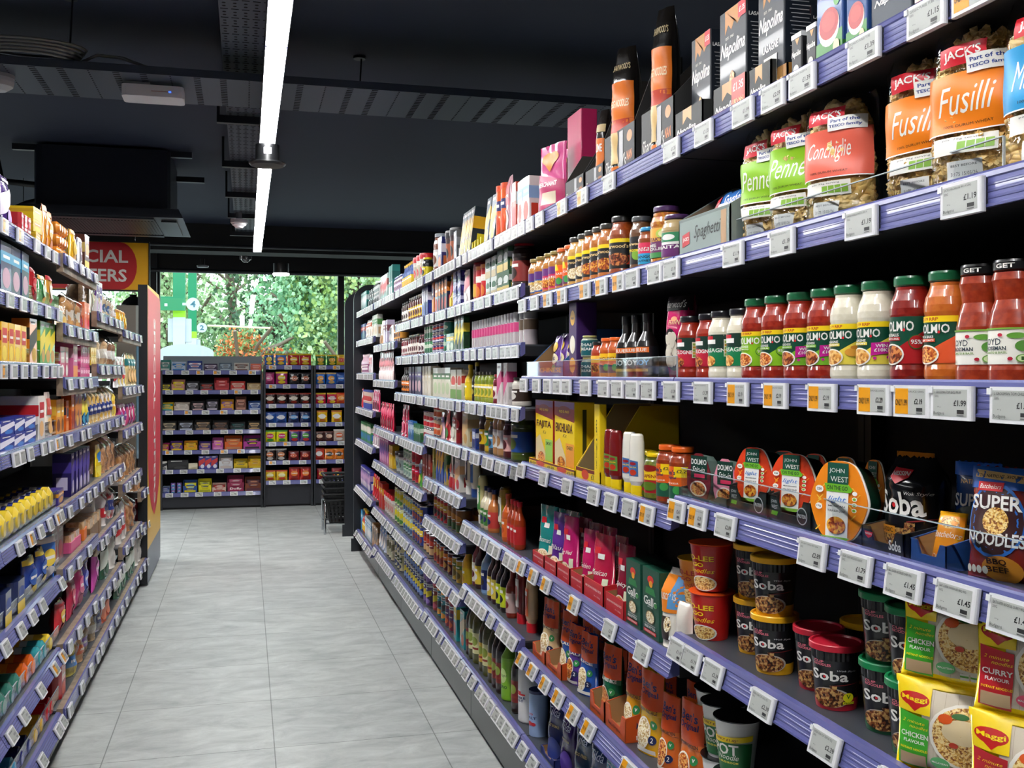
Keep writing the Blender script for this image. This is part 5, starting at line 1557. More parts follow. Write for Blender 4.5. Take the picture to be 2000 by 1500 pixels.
for a, b, v in ((1040, 1064, 1262), (1066, 1096, 1282), (1152, 1180, 1355), (1182, 1222, 1382)):
    boxR(a, b, v, .565, lambda w, d, h: t_tray(w, d, h * .9, h * 1.1, '#c4501c', [T("Ben's Original", -.05, .25, .6, .2, '#5a2410', 'b')], inner='#b5895a'), 'orange card rice tray', .10, dx=-.005)
pn = lambda c, nm: t_pot(.0445, .032, .112, '#e9e8e4', '#18181a', [R(-.6, 0, .6, .72, c), P([(-.6, .66), (.6, .78), (.6, .92), (-.6, .80)], '#f0cf1c'), T('ONLY £1.45*', .05, .80, .5, .06, '#7a1f1a', 'b'), T('POT', .0, .56, .6, .26, WHT, 'b'), T('Noodle', .06, .38, .5, .13, WHT, 's'), T('& MUSHROOM', .05, .25, .5, .05, '#e8d84a', 'b'), T('90g', .2, .08, .12, .05, '#d8e0d0')], ribs=False, flare=True, lidtop='#141416')
png, pnr = pn('#1f6b38', 'm'), pn('#6a1f1f', 'b')
for u, t, c, n, dx in ((1365, png, 'green', 2, .04), (1400, png, 'green', 2, .015), (1440, png, 'green', 2, .0), (1492, pnr, 'brown-red', 1, .03), (1545, pnr, 'brown-red', 1, .0)):
    for k in range(n):
        putR(t, u, .565, ('top' if k else 'bottom') + ' white and %s noodle pot' % c if n > 1 else 'white and brown-red noodle pot, black lid', turn=.42, dx=dx, dz=.1085 * k)
for u in (1620, 1700, 1790, 1900):
    putR(spr if u % 20 else pnr, u, .565, 'noodle pot low in the nearest bay', turn=.4)
# ---- base shelf of the second bay
oilb = lambda c, lab, cap, r=.031, h=.255: t_lathe('oil_bottle', 'bottle', [(.9, 0), (1, .02), (1, .55), (.92, .66), (.42, .80), (.38, .9)], wet(c), r, h, lab, .16, .48, [C(0, .6, .25, .22, '#8a9a3a'), R(-.3, .2, .3, .3, '#8a2a1c')], cap=([(.44, .9), (.44, 1), (.3, 1)], mat(cap, .35)))
ob1, ob2, ob3 = oilb('#4a4a14', '#dcd9a0', '#2a4a1c'), oilb('#3a3410', '#c9a23a', '#1a1a1a', .026, .235), oilb('#2a1a12', '#7a1f1a', '#151515', .024, .23)
for u, t, d in ((921, ob3, 'slim dark vinegar bottle, red label'), (930, ob1, 'green olive oil bottle, pale label'), (938, ob1, 'green olive oil bottle, pale label'), (948, ob2, 'golden olive oil bottle'), (958, ob1, 'green olive oil bottle, pale label'), (966, ob2, 'golden olive oil bottle'),
                (973, ob3, 'slim dark vinegar bottle, red label'), (981, ob3, 'slim dark vinegar bottle, red label'), (1012, ob3, 'slim dark vinegar bottle, red label')):
    putR(t, u, .27, d, turn=.4)
gb = t_lathe('oil_bottle', 'bottle', [(.9, 0), (1, .02), (1, .64), (.6, .74), (.45, .80)], mat('#7fb82a', .3, coat=.4), .033, .235, '#86bf2c', .04, .60, [C(0, .6, .22, .2, '#c9e08a'), T('Filippo', 0, .6, .5, .1, '#1c4a1a', 's'), T('BERIO', 0, .3, .5, .08, '#1c4a1a', 'b')], cap=([(.5, .80), (.42, .86), (.30, .98), (.1, 1)], mat('#12502f', .35)))
putR(gb, 997, .27, 'lime green squeezy oil bottle, dark green nozzle', turn=.35)
salt = t_lathe('salt_bottle', 'bottle', [(.92, 0), (1, .02), (1, .70), (.85, .82), (.62, .90)], mat('#e6e4e2', .4), .036, .235, None, ops=[R(-.34, .52, .05, .60, '#d3202c'), R(-.2, .46, .25, .52, '#d3202c'), T('TABLE', -.02, .38, .55, .08, '#1c2a6b', 'b'), T('SALT', -.05, .27, .45, .08, '#1c2a6b', 'b')], cap=([(.64, .90), (.64, .99), (.5, 1)], mat('#e2e0de', .4)))
putR(salt, 1033, .27, 'tall white plastic table salt bottle', turn=.35)
lo = t_lathe('salt_drum', 'tub', [(.98, 0), (1, .01), (1, .93)], mat('#9fb8e0', .35), .031, .145, None, ops=[T('LO', -.02, .72, .3, .12, '#d3202c', 'b'), T('SALT', 0, .52, .6, .14, '#1c2a6b', 'b'), C(-.05, .2, .16, .12, '#c4202c'), C(.15, .18, .12, .1, '#c4202c')], cap=([(1.02, .93), (1.02, 1), (.9, 1)], mat('#1c2a5a', .35)))
putR(lo, 1052, .27, 'short blue and white low-salt drum', turn=.35)
til = lambda c, nm, c2, sd: (lambda w, d, h: t_pouch(w, h, d, c, [T('Tilda', 0, .72, .62, .13, '#c9d0e8', 's'), T(nm, 0, .5, .6, .045, '#d8c890', 'b'), C(.1, .16, .34, .18, c2), C(.3, .9, .12, .03, '#8a90b0')], 'stand', sd, name='rice_pouch', zig=.001))
for a, b, v, c, nm, c2, dd in ((1062, 1086, 1356, '#1f2a66', 'PURE BASMATI', '#2f3f8a', 'navy rice pouch with white script'), (1085, 1108, 1385, '#3a2068', 'WHOLEGRAIN', '#56359a', 'purple rice pouch with white script'), (1112, 1140, 1408, '#1f3a5a', 'EGG FRIED', '#6fae2a', 'navy and green rice pouch'),
                               (1142, 1170, 1436, '#243a6a', 'PILAU', '#6a2a4a', 'navy and maroon rice pouch'), (1168, 1200, 1464, '#1f7a92', 'COCONUT', '#7ac0c8', 'teal blue rice pouch'), (1206, 1240, 1480, '#2a4a7a', 'RICE', '#c04a2a', 'blue rice pouch at the frame foot')):
    boxR(a, b, v, .27, til(c, nm, c2, a), dd, .06, .2, dx=.01)
boxR(1056, 1082, 1470, .27, lambda w, d, h: t_tray(w, d, h, h * 1.1, '#24306f', [], inner='#a07a4e'), 'navy card tray at the base shelf', .1, dx=-.005)
# ================================================================ goods in runs
rg = random.Random(11)


def run_(spec, rowf, yof, X0_, sgn, zold_list=None):
    for line in spec.strip().split('\n'):
        q = [x.strip() for x in line.split('|')]
        ua, ub = [float(x) for x in q[0].split()]
        zold = float(q[1])
        k = q[2].split()
        kind, w, h = k[0], float(k[1]), float(k[2])
        opt = dict(x.split('=') for x in k[3:])
        cols = q[3].split()
        ya, yb = sorted((yof(ua), yof(ub)))
        D = float(opt['d']) if 'd' in opt else None
        if sgn < 0 and zold < .8 and kind not in ('roll', 'tray'):
            w, h = round(w * (1.22 if zold < .5 else 1.1), 3), round(h * (1.22 if zold < .5 else 1.1), 3)
        z, place = rowf((ua + ub) / 2, zold)
        b0, b1 = rowf.bay[0] + .004, rowf.bay[1] - .004
        ya, yb = max(ya, b0), min(yb, b1)
        if yb - ya < w:
            mid = min(max((ya + yb) / 2, b0 + w / 2), b1 - w / 2)
            ya, yb = mid - w / 2, mid + w / 2
        n = max(1, int((yb - ya + .004) / (w + .002)))
        pitch = (yb - ya) / n
        t = G(kind, w, h, cols[0], cols[1], cols[2], seed=sum(map(ord, cols[1])) if 's' not in opt else int(opt['s']), d=D)
        st = int(opt.get('st', 1))
        dp = int(opt.get('dp', 1))
        for i in range(n):
            Y = ya + pitch * (i + .5)
            for r in range(dp):
                for s_ in range(st):
                    desc = q[4]
                    if st > 1:
                        desc = (('lower', 'upper') if st == 2 else ('lower', 'middle', 'upper'))[s_] + ' ' + desc
                    if r:
                        desc += ', %s row' % ordw(r + 1)
                    X = X0_ + sgn * (t.d / 2 + (.004 if sgn > 0 else -.016) + r * (t.d + .004) + float(opt.get('dx', 0)))
                    tn = rg.uniform(-.06, .06) + float(opt.get('t', 0))
                    rot = -PI / 2 + tn if sgn > 0 else PI / 2 - tn
                    if s_ and h * s_ + z > 9:
                        continue
                    inst(t, (X, Y, z + s_ * (h if kind != 'tray' else h) + .0006 * (s_ + 1)), rot, desc, place, Y * sgn, lean=float(opt.get('l', 0)) * (1 if kind != 'x' else 0))


yofR = lambda u: onX(u, PF + .02)
run_('''
700 720|2.01|box .05 .15|#2f8f86 #dfe9e6 #1f5f5a|teal and white carton
722 732|2.01|pouch .08 .14|#1d2a2c #3a4a4c #10181a|dark green pouch
734 744|2.01|tube .05 .15|#cfd2d0 #8a9a98 #3a3a3a|clear pale tube
747 762|2.01|box .06 .17|#cfe0dc #b8262c #2f7a6a|pale green and red carton
764 772|2.01|box .09 .20|#2f8f86 #1f6f6a #c9d8d4|tall teal carton
773 788|2.01|jar .06 .11|#6a3a5a #b8a0c8 #22408f|small jar with blue cap
789 808|2.01|bottle .05 .15|#3a5aa0 #e8c21c #e8b01c|small blue bottle with yellow cap
810 829|2.01|tub .085 .15|#e9e6dc #c9c2ae #c8202a|white tub with red lid
829 832|2.01|jar .06 .12|#1a1a1c #e8d21c #e8d21c|black and yellow jar
834 858|2.01|jar .085 .20|#7a4026 #d8d6d0 #8f979c|tall nut jar with grey lid
861 870|2.01|box .08 .16 |#27306f #e8e4f0 #c8703a|navy and white carton
873 890|2.01|tub .10 .17 s=2|#3a2a30 #a85a3a #26262c|dark domed tub
892 900|2.01|box .07 .14|#5a6068 #8a9098 #c9c6bc|grey carton
902 925|2.01|box .028 .20 l=-.12 d=.11|#23303a #e8b01c #e8d21c|thin black and yellow sachet pack
926 950|2.01|case .085 .09 d=.12|#e8d21c #c9b21c #e8d21c|yellow card case
950 972|2.01|box .07 .19 l=-.1 d=.03|#3a4a5a #e8b01c #d8a82a|leaning grey and yellow sachet pack
974 992|2.01|tube .055 .20|#e8621c #2a2a6a #e8501c|orange card tube
993 1006|2.01|bag .08 .21|#d8a8b0 #c83a4a #e9dcd8|pale pink tall bag
1007 1018|2.01|box .05 .17|#c9402a #e9e2d8 #b8202a|red and white carton
1019 1042|2.01|box .07 .16|#e9e4e0 #8fb8e0 #c8402a|white and blue baby food carton
700 718|1.77|box .05 .13|#26407a #b83a2a #1f6f7a|blue and red carton
719 728|1.77|bag .09 .15|#d9d2c4 #c8603a #e9e2d0|cream bag
731 742|1.70|box .07 .16|#e6e6dc #4f8f4a #c9a070|white and green carton
743 752|1.70|pouch .11 .17|#c9a070 #e9dcc0 #a87a4a|kraft paper pouch
753 762|1.70|box .09 .16|#c9bcd8 #7a3a4a #e9e0f0|lilac carton
763 771|1.70|bag .10 .12|#e9e6e0 #3a3a44 #d8d4cc|white flour bag
773 786|1.80|jar .062 .13|#4a2412 #e8a23a #23201e|dark coffee jar with amber label
787 800|1.80|jar .062 .13|#3a1c10 #f0ece4 #1d1b1a|dark coffee jar with white label
801 828|1.80|jar .066 .14|#5a1c14 #e8c23a #e9e6e0|white-capped jar with yellow label
830 842|1.80|box .055 .16|#232c74 #e8e4f0 #2a3a9a|navy carton
843 855|1.80|box .055 .16|#e0742a #28306a #f0b060|orange and navy carton
856 880|1.80|box .075 .17|#23284a #e8842a #b82a2a|navy carton with orange picture
882 890|1.80|pouch .06 .16|#c8a23a #b8202a #e8d21c|gold pouch
891 908|1.80|box .065 .062 st=3|#2a2a6a #c8c4e0 #4a3a9a|small navy carton
910 919|1.80|pouch .08 .15|#e9e2e0 #e8a0a8 #f2eee8|white pouch
920 932|1.80|can .10 .20|#b3202c #8f1620 #d8a82a|big dark red coffee tin
933 953|1.80|tube .065 .14|#c8202c #e9e2d8 #d8742a|red coffee tub
955 978|1.80|box .075 .075 st=2|#c9d0cc #1c5a3a #b8a880|silver and green carton
979 1002|1.80|box .075 .08 st=2|#2a5a3a #c9d0cc #c8b060|dark green carton
1004 1015|1.80|jar .085 .17|#2a1412 #8f2a24 #c8202c|dark jar with bright red lid
699 705|1.50|bottle .06 .13|#4a2a14 #c9a07a #6a4a2a|small brown bottle
706 722|1.50|bottle .045 .15|#c9a8b8 #8a3a6a #e9dce0|pink and purple bottle
723 729|1.50|pouch .08 .14|#e0d4d8 #c83a4a #e9e2e0|pale pink pouch
731 771|1.453|pouch .075 .19|#e0b8b8 #c82a3a #f0e6e0|white and red tall pouch
773 800|1.60|jar .05 .11|#7a121c #e9e2dc #e4e6e0|red jam jar with pale lid
801 820|1.60|jar .055 .12|#5a1a1c #e8dcd0 #c8d8c4|dark jam jar with pale green lid
821 832|1.60|jar .062 .11|#4a0f1c #f2ece8 #e8a0b0|dark jam jar with pink lid
833 847|1.60|can .062 .075 st=2|#3f8a5a #c9dcc4 #2a6a4a|green can
848 868|1.60|can .066 .048 st=3|#28306f #c83a3a #c9ccd8|navy and red fish tin
869 878|1.60|can .062 .075 st=2|#2f8a7a #c9dcc4 #2a6a4a|teal can
879 893|1.60|box .075 .085|#3a6a4a #e8c84a #c9d8c0|green sardine carton
894 913|1.60|box .05 .15|#26502a #e8d23a #1f3a24|tall dark green and yellow carton
914 1015|1.60|spice .041 .115 dp=1|#d8d2d4 #c8407a #9a9a9c|slim spice jar with pink label
1019 1036|1.60|spice .05 .12|#8a8078 #5a4a3a #6a6a6a|wider spice jar with grey cap
699 712|1.22|pouch .06 .15|#c82a34 #e8e2dc #a81a24|red snack pouch
713 728|1.22|tube .05 .14|#c8b0a0 #b83a3a #3a4a9a|multicoloured card tube
773 803|1.38|bottle .06 .15|#1c1614 #e8842a #1f1c1a|black sauce bottle with orange label
804 828|1.38|box .10 .15|#2a2248 #4a3a7a #c8a0a8|dark purple carton
830 852|1.38|box .075 .15 d=.05|#e4dcc8 #d9cfb4 #e9e2d0|cream carton
853 885|1.38|box .10 .14 d=.06|#e2dcc4 #3f7a3a #b8c89a|cream carton with green leaves
886 910|1.38|box .11 .13 d=.06|#dcd8c0 #c83a2a #6a9a3a|cream carton with red and green
911 920|1.38|bottle .05 .15|#e8c21c #f0d01c #e8c21c|yellow bottle
921 930|1.38|bottle .045 .16|#1c1c1a #2a2a26 #c9b23a|black bottle
931 966|1.38|jar .055 .12|#8a9a2a #e8d24a #3a3a34|yellow-green jar
967 976|1.38|jar .05 .11|#7a1f2a #e9dcd8 #c83a3a|small red jar
977 1002|1.38|box .065 .15|#e0d8d4 #c8407a #b8b0ac|white and pink tall pack
1003 1015|1.38|jar .07 .10|#cfc8bc #3a2a20 #26262a|jar of pale beads with dark lid
700 728|.955|box .055 .14|#4a9a5a #e8e6d8 #3a7ac8|green and white carton
731 745|1.117|pouch .08 .15|#c82a5a #e8a0b8 #6a1a3a|pink sweet pouch
746 771|1.117|pouch .09 .17|#b3123a #e85a7a #8a0f2a|crimson sweet bag
773 800|1.117|pouch .10 .18|#b3123a #c8305a #e86a8a|crimson fruit bag
802 812|1.117|box .05 .10|#3a7ac8 #c8dce8 #2a6a4a|blue carton
813 827|1.117|box .045 .09|#2f7a4a #c9dcc4 #1f5a34|green carton
831 850|1.18|can .07 .085 st=2|#e6e2dc #c82a3a #c8303a|white and red tomato can
851 862|1.18|can .07 .085 st=2|#e0c8a8 #c83a2a #c85a2a|red and cream tomato can
863 872|1.18|pouch .08 .12|#c8a0a8 #5a4a9a #c8842a|lilac pouch
873 884|1.18|pouch .075 .15|#b8202a #d83a2a #3a7a3a|red tomato pouch
885 893|1.18|pouch .10 .13|#d8cdb8 #b83a2a #e9e2d0|beige pouch
894 903|1.18|tube .05 .15|#6a141c #c8303a #8a1a20|dark red puree tube
905 928|1.18|box .12 .14 d=.05|#d9cda4 #e0b87a #c89a4a|beige and yellow sachet box
929 937|1.18|box .07 .08|#26408f #c8d0e8 #1c2f6a|small blue card carton
938 950|1.18|jar .055 .14|#3a1c10 #e8c21c #26241c|dark relish jar with yellow label
951 958|1.18|jar .055 .14|#c8a21c #3a8a4a #e8c21c|yellow mustard jar
959 966|1.18|jar .06 .12|#3a3a3c #5a9ac8 #2a2a2c|small jar with blue label
967 984|1.18|jar .06 .16|#a87a4a #e0dcd4 #4a3a2a|pickled onion jar
985 999|1.18|jar .06 .14|#4a0f1a #e8b0a8 #2a2a2c|dark beetroot jar
1000 1015|1.18|jar .085 .17|#4a5a20 #26509a #c8202c|large gherkin jar with blue label
700 728|.566|box .06 .16|#3a3a9a #c8a0c8 #e9e2e0|purple and white carton
731 745|.87|pouch .09 .15|#d8c8d0 #c83a8a #e9e2e0|pale pouch with pink print
746 763|.87|box .08 .17|#b85a9a #5a3a8a #e0a8c8|purple and pink carton
764 771|.87|box .08 .14|#e8b81c #c8901c #f0d04a|yellow carton
774 790|.87|tub .10 .12 st=1|#c9ccc8 #8aa09a #4a4e50|clear plastic tub
791 806|.87|can .075 .10 st=2|#c8dcc8 #4a8a5a #8aa89a|pale green can
807 820|.87|can .075 .10 st=2|#b8202c #e8205a #8a1a24|red can
821 828|.87|pouch .10 .14|#4a9a3a #3a6aa0 #e8d23a|green and yellow pouch
831 848|.96|box .07 .19|#7a1f1c #a83a2a #c8a08a|dark red tall carton
849 856|.96|box .05 .18|#8a8a4a #c8b84a #5a7a3a|olive carton
857 872|.96|box .055 .18|#26408f #e8b01c #2a5ab0|blue carton with yellow foot
873 880|.96|box .055 .17|#c8a84a #3a6a3a #2a5ab0|gold and green carton
881 896|.96|pouch .07 .14|#e4dcd4 #c8402a #b8202a|white pouch with tartan foot
897 903|.96|box .10 .14 d=.10|#d9d4cc #e0b07a #c8202c|white carton with red tartan foot
906 914|.865|squeezy .07 .20|#e9e0bc #23283a #e9e6dc|cream mayonnaise bottle, dark label
915 926|.865|squeezy .07 .20|#e9e0bc #2a6aa8 #2a4a8a|cream mayonnaise bottle, blue cap
927 942|.865|squeezy .07 .19|#e4d89a #3f8a3a #e9e6dc|pale salad cream bottle, green label
943 956|.865|bottle .055 .16|#dcd0b0 #4a8a3a #1c2a5a|dressing bottle, navy cap
957 965|.865|bottle .055 .16|#c8783a #c8403a #1c2a5a|orange dressing bottle, navy cap
966 982|.865|squeezy .085 .18|#a88a14 #e4e0c8 #1c3a2a|large mustard-coloured bottle, brown foot
984 994|.865|bottle .05 .17|#c85a1c #e8702a #c8501c|orange hot sauce bottle
996 1016|.865|bottle .042 .16|#a83a14 #c82a2a #c8202c|red chilli sauce bottle
699 708|.19|box .10 .16|#3a9ad0 #8ac8e8 #2a7ab8|sky blue carton
709 716|.19|bottle .06 .17|#c8402a #e8c81c #e8c21c|red bottle with yellow cap
717 729|.19|box .07 .15|#b8c8d4 #5a8ab0 #e9e6e0|pale blue carton
731 742|.25|box .08 .16|#a87a4a #5a4a3a #c8a070|brown carton
743 757|.25|pouch .09 .17|#b8c8dc #3a6ab0 #e9e6e0|pale blue tissue pack
758 771|.25|can .08 .14|#c9c4a8 #6a6a4a #a8a88a|beige can
731 742|.535|pouch .09 .16|#c8202a #e8c81c #e8384a|red snack pouch
743 752|.535|box .08 .17|#c83a2a #e8a82a #b8202a|red and orange carton
753 771|.535|tub .08 .14|#e4e0dc #c8b8a8 #c8202a|white tub with red lid
774 790|.535|can .074 .108 st=2 dp=2|#c8cc9a #d8c81c #4a8a3a|yellow-green vegetable can
791 808|.535|can .074 .108 st=2 dp=2|#9ab8c8 #e8d23a #3a5a8a|pale blue vegetable can
809 828|.535|can .074 .108 st=2 dp=2|#26408f #e8c83a #8a3a3a|navy soup can
774 792|.25|can .074 .108 st=2 dp=2|#d8d0a0 #3a4a2a #1c2a5a|cream bean can
793 828|.25|can .074 .108 st=2 dp=2|#1c2a6a #e8d21c #6a8ac8|navy and yellow bean can
831 850|.53|can .074 .108 dp=3|#7a1a1c #c8402a #d8b07a|dark red bean can
851 868|.53|can .074 .108 dp=3|#c8502a #e8b03a #8a2a1c|orange spaghetti can
869 886|.53|can .074 .108 dp=3|#5a1f2a #e8842a #c8903a|maroon chilli can
887 902|.53|can .074 .108 dp=3|#b8942a #5a7a2a #6a5a1c|olive and yellow vegetable can
831 850|.76|can .074 .11 dp=3|#b8202c #3a6a3a #e8c23a|red tomato soup can
851 876|.76|can .074 .11 dp=3|#a81c20 #c8a03a #2a2a24|black-banded red soup can
877 902|.76|can .074 .11 dp=3|#8a5a2a #c8842a #3a5a2a|brown soup can
831 841|.27|can .074 .108 st=2 dp=2|#4a2a6a #e8d21c #8a6ab0|purple chickpea can
842 856|.27|can .074 .108 st=2 dp=2|#a83a2a #e8d21c #c8506a|red and yellow sweetcorn can
857 872|.27|can .074 .108 st=2 dp=2|#2a8a92 #26262a #e8a03a|teal and black bean can
873 888|.27|can .074 .108 st=2 dp=2|#8a1f3a #5a2a6a #d8602a|maroon mixed bean can
889 903|.27|box .085 .17 d=.1|#2a9aa0 #e8c81c #c8402a|teal carton with yellow edge
905 914|.27|box .07 .16 d=.1|#1f8a92 #e8d8b0 #c86a3a|teal stock carton
906 915|.592|bottle .055 .2|#e8b01c #e8c21c #d8a01c|yellow squeezy sauce bottle
916 930|.592|bottle .055 .2|#6a1414 #e0d8c8 #5a1212|ketchup bottle
931 940|.592|bottle .055 .19|#3a1a14 #e8c83a #e9e6e0|dark sauce bottle with white cap
941 955|.592|bottle .065 .2|#8ab0dc #1c2a6a #2a1612|pale blue brown-sauce bottle
956 972|.592|bottle .055 .19|#3a1812 #e0c84a #e4e2de|brown sauce bottle, white cap
973 990|.592|bottle .055 .19|#1c140f #c8d81c #15120f|black bottle with lime print
991 1003|.592|bottle .05 .18|#8a2a12 #c8a8a0 #7a2010|small red-brown sauce bottle
1004 1015|.592|squeezy .07 .19|#7a1f1a #d8d0c8 #c8202c|dark red squeezy sauce bottle
1019 1038|.565|squeezy .07 .18|#dcb88a #e8641b #c8202c|beige squeezy sauce bottle, red cap
''', rowR, yofR, PF, 1)


# ---------------------------------------------------------------- left-hand run
def rowL(u, zold, X=None):
    Y = onX(u, X or XL - .046)
    i = next((k for k, b in enumerate(LBAY) if b[0] <= Y < b[1]), 0 if Y < LBAY[0][0] else len(LBAY) - 1)
    zs = LBAY[i][2]
    z = zz(zold)
    j = min(range(len(zs)), key=lambda q: abs(zs[q] - z))
    rowL.bay = LBAY[i]
    return zs[j], '%s shelf, %s' % (shelfw(j, len(zs)), LBAY[i][3])


